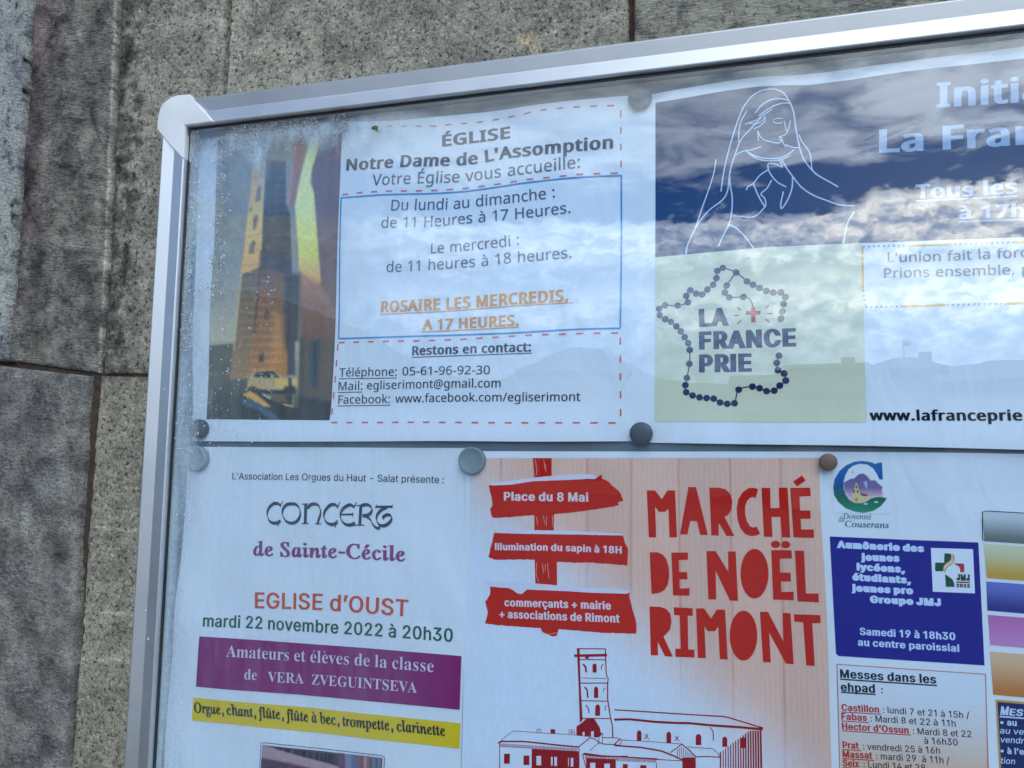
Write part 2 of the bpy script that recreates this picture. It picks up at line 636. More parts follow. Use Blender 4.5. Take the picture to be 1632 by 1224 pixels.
# ------------------------------------------------------------------ lettering (outlines in cap heights)
GLYPHS = {
 'V': {
  "'": (79,[56,250,49,160,30,160,23,250]),
  ',': (94,[67,37,55,-1,37,-45,14,-45,32,41,65,41]),
  '-': (113,[14,80,14,107,99,107,99,80]),
  '.': (94,[25,19,26,28,29,35,37,40,47,42,57,40,64,35,68,28,69,19,68,10,62,1,57,-3,47,-5,37,-3,29,3,26,10]),
  '/': (130,[127,250,34,0,4,0,97,250]),
  '0': (200,[183,125,181,91,179,71,174,53,168,38,160,24,150,14,138,5,124,0,108,-3,89,-3,70,2,53,12,40,26,35,35,26,56,20,81,18,110,18,156,22,183,29,206,39,224,52,239,68,248,78,251,100,254,121,251,139,244,153,232,165,215,174,195,182,156],[48,125,51,78,55,60,61,45,69,34,80,27,100,23,120,27,130,34,138,45,144,59,149,78,152,125,149,173,144,191,138,205,130,216,120,223,100,228,80,223,69,216,61,205,55,191,51,173]),
  '1': (200,[124,0,94,0,95,215,96,218,47,177,31,197,99,250,124,250]),
  '2': (200,[182,0,17,0,17,26,96,106,119,131,134,154,138,166,140,179,140,193,136,206,128,217,111,226,89,227,70,223,53,215,36,203,20,224,41,239,61,248,78,252,96,253,114,252,130,248,143,242,154,233,163,223,170,203,172,187,169,164,160,143,152,130,136,110,56,28,182,28]),
  '3': (200,[173,192,170,173,166,162,160,153,153,146,143,140,121,132,121,130,142,126,159,117,171,105,178,89,180,71,179,54,170,32,160,20,139,6,120,0,84,-4,55,-2,35,3,16,10,16,39,43,29,71,23,97,23,118,27,133,36,143,48,146,55,148,72,145,88,136,101,127,107,116,111,95,115,54,116,54,142,86,142,101,144,118,151,131,161,139,174,141,189,139,203,133,213,124,221,111,226,85,227,59,221,33,207,17,228,43,243,67,251,95,253,123,251,145,242,160,229,170,212]),
  '5': (200,[96,153,116,152,133,148,148,141,160,131,170,120,177,105,180,89,180,70,173,43,159,22,137,6,109,-2,87,-4,65,-2,44,2,27,8,22,10,22,39,39,31,53,27,87,23,108,25,120,29,130,34,141,46,146,57,149,77,146,94,143,102,134,114,127,119,109,125,82,127,43,122,28,132,37,250,163,250,163,222,64,222,58,150]),
  '6': (200,[19,107,22,150,27,174,33,189,39,204,48,217,58,228,71,238,94,248,112,252,134,253,157,252,165,250,165,224,141,228,116,227,101,223,82,213,69,198,59,180,54,159,50,127,52,127,65,142,76,149,90,154,105,156,128,155,143,151,156,144,166,134,175,122,181,107,183,90,183,70,180,52,174,36,165,22,153,11,131,0,104,-4,90,-2,77,1,59,10,49,18,39,29,29,50,22,76],[104,22,112,23,127,28,140,37,145,43,151,59,153,69,153,90,149,106,141,118,136,123,122,130,114,132,99,132,87,130,76,126,67,119,57,108,52,95,51,77,55,59,64,43,73,33,89,24]),
  '7': (200,[48,0,150,222,15,222,15,250,183,250,183,226,82,0]),
  '8': (200,[100,253,124,251,145,244,161,232,171,215,174,201,174,188,172,177,168,167,155,151,127,132,150,119,168,104,175,94,180,84,183,65,179,42,173,29,163,17,151,9,136,2,120,-2,101,-4,71,-1,55,5,42,12,31,22,23,34,19,48,17,64,20,83,24,93,31,103,48,119,69,131,47,147,39,154,31,167,25,188,26,201,29,215,39,231,55,243,76,251],[47,63,49,50,52,44,60,33,66,29,81,23,90,21,119,23,133,29,139,33,148,44,150,50,153,64,152,74,146,86,140,93,128,103,95,118,73,107,58,94,49,78],[99,229,79,225,68,219,60,211,57,205,55,193,58,179,67,164,78,156,101,144,119,153,133,164,142,179,144,193,142,205,140,211,132,219,121,225]),
  '9': (200,[182,143,179,101,176,84,169,61,162,46,153,33,143,22,130,12,107,2,89,-2,67,-4,44,-2,36,0,36,26,60,22,85,23,100,27,119,37,132,52,142,70,148,91,151,123,149,123,135,108,125,101,111,96,95,94,73,95,58,99,45,106,35,116,26,128,21,143,18,160,18,179,21,198,27,214,37,228,48,239,71,250,97,253,111,252,124,249,142,240,153,231,162,220,173,200,180,174],[97,228,89,227,74,222,62,213,57,207,53,199,49,181,48,160,52,144,60,131,65,126,71,123,87,118,102,118,114,120,125,124,134,131,144,142,150,155,150,172,146,191,138,207,128,217,112,226]),
  ':': (94,[25,19,26,28,29,35,37,40,47,42,57,40,64,35,68,28,69,19,68,10,62,1,57,-3,47,-5,37,-3,29,3,26,10],[25,169,26,178,29,185,37,191,47,193,57,191,64,185,68,178,69,169,66,156,62,151,53,146,47,145,37,147,29,153,26,160]),
  '@': (315,[294,125,291,93,282,71,269,52,260,46,251,41,234,38,217,42,205,51,200,60,197,69,195,69,186,55,177,47,166,41,153,39,136,39,127,41,111,50,105,56,96,72,91,92,91,112,96,137,103,151,119,168,139,178,156,182,189,180,218,174,214,95,217,73,223,64,233,60,244,61,251,66,260,77,266,93,269,112,269,138,265,161,262,171,257,180,245,197,230,210,221,215,191,225,157,227,135,223,116,217,91,203,77,191,66,176,57,159,51,141,46,110,47,73,53,51,58,41,69,23,85,10,104,0,114,-4,152,-8,185,-5,227,7,227,-17,200,-25,177,-30,152,-31,120,-29,106,-26,81,-16,60,-1,43,18,30,41,26,54,21,82,21,111,27,147,40,180,60,207,77,222,107,239,142,248,180,250,210,244,236,233,252,223,265,210,281,186,291,158],[118,103,121,80,123,75,130,66,139,61,151,60,158,60,170,65,179,75,186,95,191,157,187,158,158,160,147,157,137,152,130,144,122,130,119,119]),
  'A': (224,[191,0,161,77,62,77,32,0,0,0,98,251,126,251,223,0],[123,181,111,218,111,216,100,181,72,105,151,105]),
  'C': (221,[141,226,119,223,105,219,87,209,78,199,66,181,61,167,57,151,55,125,56,102,64,71,79,48,93,36,110,29,119,26,141,24,166,26,201,34,201,7,172,-1,136,-4,108,-1,95,2,72,12,54,27,40,46,30,69,23,96,21,125,24,158,33,186,47,211,66,230,81,240,99,248,119,252,149,253,179,250,210,239,198,212,166,223]),
  'D': (256,[234,127,232,96,224,69,212,46,204,37,185,21,162,9,135,2,104,0,34,0,34,250,111,250,140,248,165,241,187,230,197,223,213,205,225,183,232,158],[201,126,197,162,190,181,179,196,173,203,158,213,139,219,118,223,65,223,65,27,119,28,136,31,151,36,164,43,176,52,185,63,192,76,197,91,200,108]),
  'E': (195,[174,0,34,0,34,250,174,250,174,222,65,222,65,144,167,144,167,117,65,117,65,28,174,28]),
  'F': (182,[65,0,34,0,34,250,174,250,174,222,65,222,65,134,167,134,167,106,65,106]),
  'G': (255,[143,132,229,132,229,9,188,0,151,-3,112,-1,87,6,65,19,48,36,41,46,35,57,26,81,22,110,22,140,24,155,31,181,37,193,51,214,60,223,81,238,106,248,135,253,167,253,191,250,225,239,214,211,184,222,156,226,127,224,107,218,90,208,76,195,70,187,58,159,55,137,55,113,60,82,68,64,73,56,86,42,103,32,113,28,136,24,166,24,197,30,197,104,143,104]),
  'H': (259,[225,0,194,0,194,117,65,117,65,0,34,0,34,250,65,250,65,144,194,144,194,250,225,250]),
  'I': (119,[104,0,14,0,14,18,43,25,43,225,14,232,14,250,104,250,104,232,75,225,75,25,104,18]),
  'L': (183,[34,0,34,250,65,250,65,28,175,28,175,0]),
  'M': (318,[144,0,62,219,61,219,63,162,63,0,34,0,34,250,81,250,158,45,159,45,237,250,284,250,284,0,252,0,252,163,255,219,253,219,170,0]),
  'N': (266,[232,0,195,0,62,208,60,208,63,150,63,0,34,0,34,250,70,250,204,43,205,43,203,104,203,250,232,250]),
  'O': (273,[252,125,249,92,245,73,238,55,228,39,217,25,203,14,187,6,168,0,148,-3,115,-2,95,2,77,10,62,20,50,32,35,55,28,73,22,103,22,141,26,168,34,193,46,214,63,231,83,244,108,251,137,254,165,251,190,244,210,231,226,214,239,193,247,168,250,155],[55,125,56,102,60,81,72,55,77,48,91,36,98,32,116,26,137,24,158,26,167,28,183,36,190,41,202,55,210,71,216,91,218,113,218,143,212,175,206,188,199,199,190,209,180,217,167,222,153,225,126,226,107,222,91,214,77,203,67,188,60,170,56,149]),
  'P': (212,[100,250,119,249,149,243,162,238,172,231,180,222,190,202,194,176,191,153,184,136,177,126,167,117,156,110,141,104,115,98,65,97,65,0,34,0,34,250],[97,223,65,223,65,124,108,125,130,129,146,138,156,150,161,168,161,184,159,192,152,206,139,215,131,219,121,221]),
  'R': (218,[103,250,126,249,146,245,162,239,180,224,188,212,194,188,194,171,189,151,184,141,172,128,159,119,144,112,213,0,176,0,115,103,65,103,65,0,34,0,34,250],[101,223,65,223,65,130,114,130,134,134,141,138,147,142,156,153,161,169,161,184,157,200,152,207,145,214,130,220]),
  'S': (192,[176,67,172,42,165,29,149,13,134,5,107,-2,81,-3,45,0,18,8,18,39,42,30,64,25,88,24,108,26,124,31,135,39,142,51,144,64,141,81,130,94,115,103,73,120,53,131,34,148,25,164,21,190,25,212,36,229,52,242,75,251,92,253,109,253,139,250,170,239,160,213,138,220,113,225,88,225,74,221,66,217,58,208,55,201,53,189,56,172,67,159,86,148,138,125,151,118,160,109,168,99,173,88]),
  'T': (195,[113,0,82,0,82,222,4,222,4,250,191,250,191,222,113,222]),
  'U': (256,[224,88,222,68,214,41,203,26,197,20,182,9,162,1,151,-2,127,-4,109,-2,93,1,79,6,66,13,56,22,47,33,40,45,35,58,32,73,32,250,63,250,63,88,66,66,73,48,86,35,95,30,116,24,145,25,165,32,180,44,189,61,193,81,193,250,224,250]),
  'V': (210,[210,250,121,0,89,0,0,250,33,250,94,78,104,42,105,35,121,90,177,250]),
  'a': (196,[101,191,125,188,144,181,158,169,162,161,167,140,168,128,168,0,146,0,140,27,118,7,102,0,75,-4,51,0,35,8,27,16,19,32,16,45,17,63,24,81,38,95,48,101,60,105,89,111,138,113,138,133,134,147,128,157,118,163,106,166,88,165,71,162,46,152,37,175,66,186,86,190],[110,91,76,86,61,79,53,70,49,59,48,46,51,36,62,26,76,22,100,23,115,30,128,40,135,55,137,65,138,92]),
  'b': (215,[61,201,59,163,61,163,72,176,83,183,95,188,110,190,132,190,144,187,156,182,166,175,175,166,183,156,188,143,195,112,196,94,193,59,186,40,172,18,159,7,136,-2,119,-4,102,-2,83,5,72,11,61,24,58,24,52,0,30,0,30,266,61,266],[113,165,99,164,82,158,70,146,64,128,61,104,62,68,68,48,72,40,84,29,93,25,114,22,124,23,140,29,152,41,156,49,162,69,164,108,162,120,156,140,146,154,140,159,132,162]),
  'c': (168,[105,-4,86,-2,69,3,53,11,40,23,30,38,23,57,19,93,21,118,27,140,36,157,48,171,62,181,79,188,97,191,124,190,140,187,157,181,147,155,123,162,106,164,86,161,75,156,66,148,60,138,55,126,51,93,53,69,60,49,70,35,80,28,98,23,116,24,132,26,153,34,153,7,133,-1]),
  'd': (215,[96,-4,83,-3,71,0,59,5,49,12,40,21,33,32,27,44,20,75,20,112,27,143,33,156,40,166,49,175,60,182,71,187,83,190,102,191,122,187,138,180,150,169,155,164,157,164,155,189,155,266,186,266,186,0,161,0,156,25,155,25,144,13,130,4,113,-2],[101,22,122,25,137,32,147,46,153,64,155,75,155,106,153,119,148,139,138,154,131,159,113,165,91,165,83,162,69,153,59,137,53,117,52,106,53,68,59,49,64,41,76,29,83,25]),
  'e': (197,[102,191,120,189,137,184,150,176,162,165,170,151,176,135,179,116,180,88,51,88,54,65,57,55,62,47,74,33,82,29,100,23,118,23,137,25,171,36,171,9,165,6,143,-1,124,-3,99,-3,80,0,62,7,48,18,36,32,27,49,21,69,20,104,23,126,34,154,45,168,66,184,83,189],[102,166,86,164,79,161,67,152,58,139,55,131,52,112,147,112,147,125,140,145,131,156,119,164]),
  'f': (120,[116,164,69,164,69,0,38,0,38,164,5,164,5,178,38,189,39,217,43,232,48,244,61,258,72,263,85,267,103,268,120,266,135,262,127,237,103,243,94,242,84,239,77,232,72,222,69,200,69,188,116,188]),
  'g': (215,[96,191,117,189,130,184,146,173,155,163,157,163,161,188,186,188,185,-13,180,-40,172,-55,156,-71,141,-78,113,-84,86,-84,58,-80,34,-72,34,-44,52,-51,72,-56,95,-58,113,-58,129,-53,135,-49,146,-38,150,-31,155,-15,156,25,136,7,118,-1,97,-4,83,-2,70,1,59,6,49,13,40,22,32,33,23,60,20,76,20,111,23,126,32,153,40,165,49,174,59,182,70,187,82,190],[100,165,89,164,78,160,69,153,59,138,55,126,52,110,51,93,53,68,59,48,64,40,76,28,83,25,101,22,126,25,137,31,143,37,147,44,152,57,155,86,153,121,147,141,136,155,121,163]),
  'h': (216,[61,188,59,162,61,162,72,175,88,184,105,190,128,191,151,186,163,180,177,167,183,155,187,140,188,122,188,0,158,0,158,120,156,136,151,149,143,158,131,163,116,165,100,164,88,160,78,154,68,140,64,128,61,106,61,0,30,0,30,266,61,266]),
  'i': (90,[61,188,61,0,30,0,30,188],[46,258,53,256,60,251,63,238,63,231,58,224,51,220,46,219,40,220,33,224,29,228,27,238,28,246,33,253,37,256]),
  'k': (187,[60,127,59,97,72,111,143,188,179,188,103,107,184,0,147,0,82,88,60,69,60,0,30,0,30,266,60,266]),
  'l': (90,[61,0,30,0,30,266,61,266]),
  'm': (327,[236,191,259,189,276,181,289,168,293,159,296,148,299,122,299,0,269,0,268,129,263,149,255,158,250,161,238,165,220,165,203,160,191,150,184,135,180,115,180,0,149,0,149,121,146,141,138,156,129,162,111,165,91,162,81,157,73,150,67,140,62,121,61,97,61,0,30,0,30,188,55,188,59,162,61,162,72,176,90,187,112,191,132,190,146,186,158,180,167,171,174,160,175,160,189,176,201,183,221,190]),
  'n': (216,[120,191,144,189,163,181,177,168,182,159,185,148,188,122,188,0,158,0,158,120,156,136,151,149,143,158,137,161,124,165,104,165,94,162,78,154,68,140,62,121,61,110,61,0,30,0,30,188,55,188,59,162,61,162,70,173,84,183,101,189]),
  'o': (212,[193,94,189,60,184,46,178,33,169,22,159,13,148,6,128,-1,113,-3,91,-2,77,1,65,6,49,17,39,27,32,39,26,53,20,76,19,94,21,118,26,138,34,155,46,169,60,180,77,187,96,191,126,189,143,184,159,175,177,155,186,138,191,118],[51,94,55,63,63,44,75,31,92,23,106,22,120,23,137,31,150,44,155,56,159,70,161,103,159,119,155,132,149,144,142,153,132,160,120,164,95,165,85,162,70,153,64,146,56,129,52,107]),
  'p': (215,[119,191,132,190,156,182,175,167,183,156,188,144,193,129,195,113,196,82,193,60,186,40,178,25,166,12,145,0,128,-3,103,-2,85,4,71,13,61,24,58,24,61,-4,61,-84,30,-84,30,188,55,188,59,162,61,162,71,174,85,184,102,190],[113,165,93,163,79,155,69,142,64,130,62,117,61,85,65,55,70,43,78,34,93,25,106,22,121,22,138,28,147,36,154,45,159,57,162,71,164,86,164,107,162,118,156,138,146,153,140,158,132,162]),
  'r': (145,[117,191,139,189,135,161,117,163,103,162,91,157,77,146,67,131,61,111,61,0,30,0,30,188,55,188,58,153,60,153,71,169,85,181,103,189]),
  's': (168,[152,52,150,38,143,21,129,9,110,1,86,-3,62,-3,38,1,18,8,18,36,39,28,58,23,78,21,94,23,107,26,115,32,121,40,122,49,120,59,112,68,95,78,62,91,40,102,28,112,20,125,18,141,21,159,30,173,46,183,65,189,95,191,120,188,148,179,138,154,102,165,86,166,72,165,62,162,54,157,49,151,47,143,50,132,59,124,115,99,135,88,148,73,151,63]),
  't': (126,[92,22,119,26,119,2,117,1,101,-2,81,-3,65,0,51,7,40,19,33,38,32,164,6,164,6,179,33,191,45,231,63,231,63,188,117,188,117,164,63,164,63,55,64,43,68,34,75,27,83,23]),
  'u': (216,[187,188,187,0,161,0,157,25,140,9,119,-1,96,-4,79,-2,65,1,47,11,39,20,33,32,29,47,28,188,59,188,59,67,60,51,65,38,73,29,85,24,100,22,116,23,128,27,138,33,148,47,153,59,156,82,156,188]),
  'v': (178,[71,0,0,188,33,188,76,67,88,27,89,27,105,77,145,188,178,188,106,0]),
  'w': (275,[151,106,138,156,137,156,127,114,90,0,55,0,4,188,36,188,66,72,74,35,74,32,75,32,86,78,121,188,155,188,192,65,200,32,201,32,209,71,240,188,271,188,219,0,183,0]),
  'É': (195,[174,0,34,0,34,250,174,250,174,222,65,222,65,144,167,144,167,117,65,117,65,28,174,28],[159,327,139,304,111,277,109,274,88,274,88,279,107,306,121,331,159,331]),
  'à': (196,[101,191,125,188,144,181,158,169,162,161,167,140,168,128,168,0,146,0,140,27,118,7,102,0,75,-4,51,0,35,8,27,16,19,32,16,45,17,63,24,81,38,95,48,101,60,105,89,111,138,113,138,133,134,147,128,157,118,163,106,166,88,165,71,162,46,152,37,175,66,186,86,190],[110,91,76,86,61,79,53,70,49,59,48,46,51,36,62,26,76,22,100,23,115,30,128,40,135,55,137,65,138,92],[90,268,104,243,123,216,123,212,103,212,98,216,72,241,53,265,53,268]),
  'é': (197,[102,191,120,189,137,184,150,176,162,165,170,151,176,135,179,116,180,88,51,88,54,65,57,55,62,47,74,33,82,29,100,23,118,23,137,25,171,36,171,9,165,6,143,-1,124,-3,99,-3,80,0,62,7,48,18,36,32,27,49,21,69,20,104,23,126,34,154,45,168,66,184,83,189],[102,166,86,164,79,161,67,152,58,139,55,131,52,112,147,112,147,125,140,145,131,156,119,164],[152,265,132,241,104,214,102,212,81,212,81,216,100,243,114,268,152,268]),
 },
 'A': {
  "'": (101,[38,156,35,250,67,250,63,156]),
  '+': (223,[97,17,97,179,125,179,125,17],[30,84,30,111,192,111,192,84]),
  ',': (92,[18,-59,33,35,67,35,41,-59]),
  '-': (223,[166,120,166,92,56,92,56,120]),
  '.': (92,[47,-2,40,-1,31,4,27,10,24,20,25,27,31,36,40,42,47,43,57,40,63,36,67,30,69,20,67,10,63,4,54,-1]),
  '/': (122,[115,262,35,-38,7,-38,88,262]),
  '0': (223,[111,-3,90,-1,81,2,64,12,50,26,38,45,30,68,25,94,23,125,25,155,30,182,39,205,50,224,64,238,81,248,91,251,111,253,132,251,142,248,159,238,173,224,184,205,193,182,197,155,199,125,198,94,193,68,184,45,173,26,159,12,142,2,122,-3],[111,24,131,29,143,36,152,47,159,62,165,80,169,125,165,170,159,188,152,203,143,214,131,222,111,226,91,222,80,214,71,203,63,188,58,170,55,149,54,125,58,80,63,62,71,47,80,36,91,29]),
  '1': (190,[130,250,130,0,98,0,98,206,36,172,36,204,92,250]),
  '2': (223,[31,0,31,23,139,139,153,160,157,183,155,197,145,213,130,223,110,226,94,224,77,214,66,199,62,178,32,178,33,187,36,203,47,224,63,240,85,250,111,253,136,250,157,240,173,225,184,205,187,191,186,172,180,151,170,133,154,113,75,30,75,28,191,28,191,0]),
  '3': (223,[107,-3,89,-2,73,2,58,8,45,17,34,28,27,41,21,65,54,65,56,55,62,43,73,34,81,29,102,25,125,26,144,35,157,50,161,60,162,71,158,92,152,101,145,109,129,117,107,121,77,122,77,147,141,222,34,222,34,250,183,250,183,226,104,137,104,142,134,141,152,136,172,122,182,109,191,87,193,63,189,47,177,26,159,10,135,0]),
  '4': (223,[19,52,19,78,121,250,153,250,53,82,53,80,203,80,203,52],[138,0,138,156,168,156,168,0]),
  '5': (223,[109,-3,84,0,69,5,56,14,45,24,37,36,32,49,29,64,60,64,63,51,71,40,81,32,94,26,109,24,120,26,131,29,144,38,154,51,160,67,161,86,157,103,148,118,135,129,125,133,107,136,82,132,63,121,33,124,47,250,180,250,180,222,74,222,66,148,87,160,107,164,132,162,150,155,165,145,181,125,190,101,192,80,190,62,185,45,177,30,165,17,152,7,136,1]),
  '6': (223,[111,-3,93,-2,77,3,63,12,51,23,42,37,35,52,32,70,32,94,39,117,53,145,124,250,158,250,74,128,71,128,75,134,90,148,107,154,124,154,141,151,155,145,168,136,178,125,185,111,190,95,191,77,189,59,184,43,176,29,159,12,145,3,129,-2],[111,24,127,26,145,37,157,55,161,77,159,95,149,114,132,126,111,130,90,126,74,114,64,95,61,78,65,55,77,37,95,26]),
  '7': (223,[48,0,159,222,31,222,31,250,192,250,192,220,81,0]),
  '8': (223,[111,-3,83,0,67,6,53,14,41,24,32,37,27,51,26,66,28,85,38,106,54,122,75,130,61,137,50,145,39,164,35,187,36,202,41,215,54,232,72,245,86,250,111,253,136,250,150,245,168,232,181,215,186,202,188,187,184,165,172,146,161,137,148,130,168,122,184,106,195,85,197,66,195,51,190,37,181,24,170,14,156,6,139,0],[111,24,130,26,149,35,161,49,165,68,163,84,152,101,134,112,111,116,88,112,70,101,59,84,57,68,61,49,73,35,93,26],[111,142,131,146,145,155,155,171,157,185,155,198,146,213,131,223,111,226,91,223,76,213,67,198,65,185,67,171,76,155,92,146]),
  '9': (223,[111,253,129,252,145,247,159,238,171,227,181,213,187,198,191,180,190,156,183,133,169,105,98,0,64,0,148,122,151,122,148,116,133,102,115,96,98,96,82,99,67,105,55,114,45,125,37,139,33,155,31,173,33,191,38,207,46,221,63,238,77,247,93,252],[111,226,95,224,77,213,66,195,62,173,64,155,74,136,90,124,111,120,127,122,145,133,157,150,161,172,157,195,145,213,127,224]),
  ':': (92,[47,-2,40,-1,31,4,27,10,24,20,25,27,31,36,40,42,47,43,57,40,63,36,67,30,69,20,67,10,63,4,54,-1],[47,133,40,134,31,140,27,145,24,155,25,162,31,171,37,175,47,178,54,177,63,171,67,166,69,155,68,148,63,140,57,135]),
  'A': (236,[8,0,99,250,136,250,228,0,194,0,139,154,118,223,114,235,120,235,107,191,42,0],[54,70,54,98,182,98,182,70]),
  'C': (251,[131,-3,107,-1,84,7,64,19,47,36,34,57,25,81,22,95,20,125,22,155,25,168,29,181,40,204,55,223,74,238,95,248,107,251,131,253,153,251,174,245,192,236,208,222,220,206,229,186,232,171,201,171,191,194,176,210,155,221,131,224,106,220,83,207,66,187,58,170,51,137,53,101,58,80,71,55,83,43,106,30,122,26,146,27,168,35,183,45,194,60,201,79,232,79,229,64,220,45,212,33,198,19,180,8,167,2,146,-2]),
  'D': (247,[108,0,47,0,47,28,117,28,138,32,156,40,171,51,186,73,193,92,196,126,195,148,190,168,182,185,171,200,157,210,140,218,109,222,46,222,46,250,111,250,138,248,162,240,183,229,200,212,207,203,218,181,225,155,227,126,225,96,218,70,207,48,192,29,172,15,149,5,136,2],[61,250,61,0,30,0,30,250]),
  'E': (206,[30,0,30,250,183,250,183,222,61,222,61,140,175,140,175,112,61,112,61,28,184,28,184,0]),
  'F': (201,[30,0,30,250,181,250,181,222,61,222,61,137,170,137,170,109,61,109,61,0]),
  'G': (256,[132,-3,107,-1,84,7,64,19,47,36,34,57,25,81,20,110,20,140,25,168,29,181,34,193,47,214,64,231,83,243,106,251,118,253,138,253,160,250,174,245,193,235,208,221,221,205,227,192,233,171,201,171,190,193,178,207,164,217,146,223,122,224,97,217,77,202,61,179,53,149,51,113,55,90,66,63,83,43,98,33,114,28,132,26,148,27,163,32,181,43,191,54,198,67,202,83,204,99,213,98,139,98,139,126,235,126,234,86,226,54,216,36,202,21,185,9,165,1]),
  'H': (254,[30,0,30,250,61,250,61,142,193,142,193,250,224,250,224,0,193,0,193,114,61,114,61,0]),
  'I': (82,[26,0,26,250,56,250,56,0]),
  'J': (195,[91,-3,66,0,46,9,37,16,24,34,20,45,16,71,16,85,48,85,48,63,56,42,70,29,91,24,105,26,117,32,126,42,132,55,134,71,134,250,165,250,165,71,162,45,152,25,136,9,115,0]),
  'L': (193,[30,0,30,250,61,250,61,28,178,28,178,0]),
  'M': (309,[30,0,30,250,74,250,138,87,158,24,151,24,168,78,234,250,279,250,279,0,248,0,249,220,249,225,252,225,251,220,230,158,168,0,141,0,82,148,55,225,58,225,59,200,60,0]),
  'N': (257,[30,0,30,250,67,250,176,78,203,27,199,26,196,82,196,250,228,250,228,0,190,0,85,167,53,222,59,223,61,149,61,0]),
  'O': (262,[131,-3,107,-1,84,7,64,19,48,36,34,57,25,81,20,109,20,125,22,155,25,168,34,193,48,214,64,231,84,243,107,251,131,253,156,251,178,243,198,231,215,214,228,193,237,168,242,140,242,125,240,95,237,81,228,57,215,36,198,19,178,7,156,-1],[131,26,148,28,164,33,179,42,191,55,201,71,208,90,211,125,208,160,201,179,191,195,179,208,164,217,148,222,131,224,114,222,98,217,84,208,71,195,62,179,55,160,51,125,55,90,62,71,71,55,84,42,98,33,114,28]),
  'P': (218,[30,0,30,250,127,250,147,246,163,240,183,224,195,204,200,180,199,154,192,130,183,117,163,102,147,95,127,92,54,91,54,119,122,119,141,123,151,129,158,136,164,144,168,159,169,177,166,193,158,206,146,216,135,220,122,222,61,222,61,0]),
  'R': (221,[30,0,30,250,127,250,147,246,164,240,183,226,195,206,201,182,200,156,192,133,177,116,156,103,137,99,47,97,47,125,122,126,141,129,151,134,158,140,164,148,169,162,169,179,166,194,158,207,146,216,135,220,122,222,61,222,61,0],[173,0,113,113,149,113,210,0]),
  'S': (219,[110,-4,80,-1,63,5,48,13,36,23,27,36,21,51,19,67,51,67,53,56,58,47,72,33,93,26,117,24,141,30,159,41,165,49,169,58,170,68,167,81,160,91,145,101,78,121,50,136,36,149,32,156,26,173,26,191,30,207,37,220,47,232,60,241,76,248,93,252,112,253,131,252,155,245,175,232,185,220,192,208,197,186,166,186,162,199,159,205,148,215,128,224,104,225,82,220,66,209,58,194,58,175,64,164,79,153,153,130,167,123,180,113,191,102,196,92,200,75,200,60,197,45,190,31,174,14,159,5,141,-1]),
  'T': (220,[16,222,16,250,205,250,205,222,126,222,126,0,95,0,95,222]),
  'U': (254,[127,-4,94,0,76,8,60,18,47,32,37,48,31,65,30,85,30,250,61,250,61,88,64,67,73,50,86,37,105,28,127,25,150,28,163,33,178,45,188,61,192,74,193,88,193,250,225,250,225,85,220,56,207,32,187,13,160,0]),
  'V': (236,[100,0,8,250,41,250,109,59,122,15,115,15,138,90,194,250,228,250,137,0]),
  'Z': (215,[20,0,20,23,150,212,167,234,171,223,20,222,20,250,195,250,195,227,66,40,48,16,44,27,196,28,196,0]),
  'a': (191,[79,-4,52,0,41,5,31,13,23,22,18,33,15,46,15,59,17,70,24,83,30,90,42,97,67,105,122,113,134,118,135,125,134,139,129,149,124,154,110,161,86,162,73,158,63,153,56,145,49,135,20,143,30,161,39,170,54,180,71,186,95,189,117,186,136,180,149,171,161,152,165,132,165,0,136,0,136,26,134,26,124,12,110,2,96,-3],[84,22,102,25,120,35,129,46,135,63,135,93,122,88,93,83,74,80,59,75,49,66,45,56,47,41,55,31,67,24]),
  'b': (209,[113,-4,94,-2,81,4,70,12,58,29,55,29,55,0,26,0,26,250,56,250,56,157,58,157,73,176,89,185,106,189,122,188,139,185,154,177,167,166,177,152,185,135,190,115,192,93,190,70,185,51,177,33,167,19,147,4,131,-2],[108,23,127,26,137,32,146,41,153,51,157,64,161,93,157,122,153,134,146,145,138,153,127,159,108,162,89,159,79,153,71,145,64,135,59,123,55,93,59,63,64,51,71,40,79,32,90,26]),
  'c': (194,[102,-4,83,-2,65,4,50,13,37,26,28,42,21,60,17,92,21,124,32,151,50,172,74,185,92,188,107,189,123,187,137,182,154,172,164,162,172,150,178,136,149,129,143,142,133,153,119,160,102,162,82,159,71,152,59,139,53,127,48,107,48,85,51,64,59,46,67,36,76,29,88,24,106,23,119,25,133,32,143,44,149,58,178,50,168,28,151,10,128,0]),
  'd': (209,[96,-4,78,-2,62,4,48,13,36,26,27,42,20,60,17,81,17,104,20,125,27,144,36,160,48,172,62,181,78,187,96,189,115,187,124,183,136,176,151,157,153,157,153,250,183,250,183,0,154,0,154,29,151,29,138,12,128,4,114,-2],[101,23,119,26,129,32,138,40,145,51,149,63,153,93,149,123,145,135,138,145,129,153,119,159,101,162,81,159,71,153,63,145,56,134,51,122,47,93,51,64,56,51,63,41,71,32,82,26]),
  'e': (198,[104,-4,84,-2,66,4,50,13,37,26,27,42,21,60,17,81,18,114,23,133,32,151,43,165,57,177,82,187,101,189,119,187,136,182,147,175,161,163,169,152,176,139,180,123,182,83,37,83,37,109,166,109,152,99,150,120,144,137,133,151,124,157,113,161,94,162,82,159,72,154,56,138,51,127,47,110,47,79,52,58,61,42,69,33,80,27,91,24,104,23,125,26,140,36,150,52,179,45,169,24,150,8,126,-2]),
  'f': (125,[112,186,112,161,3,161,3,186],[40,0,40,212,42,229,47,239,54,247,71,257,92,260,116,257,119,256,112,230,96,233,82,230,76,226,71,215,70,0]),
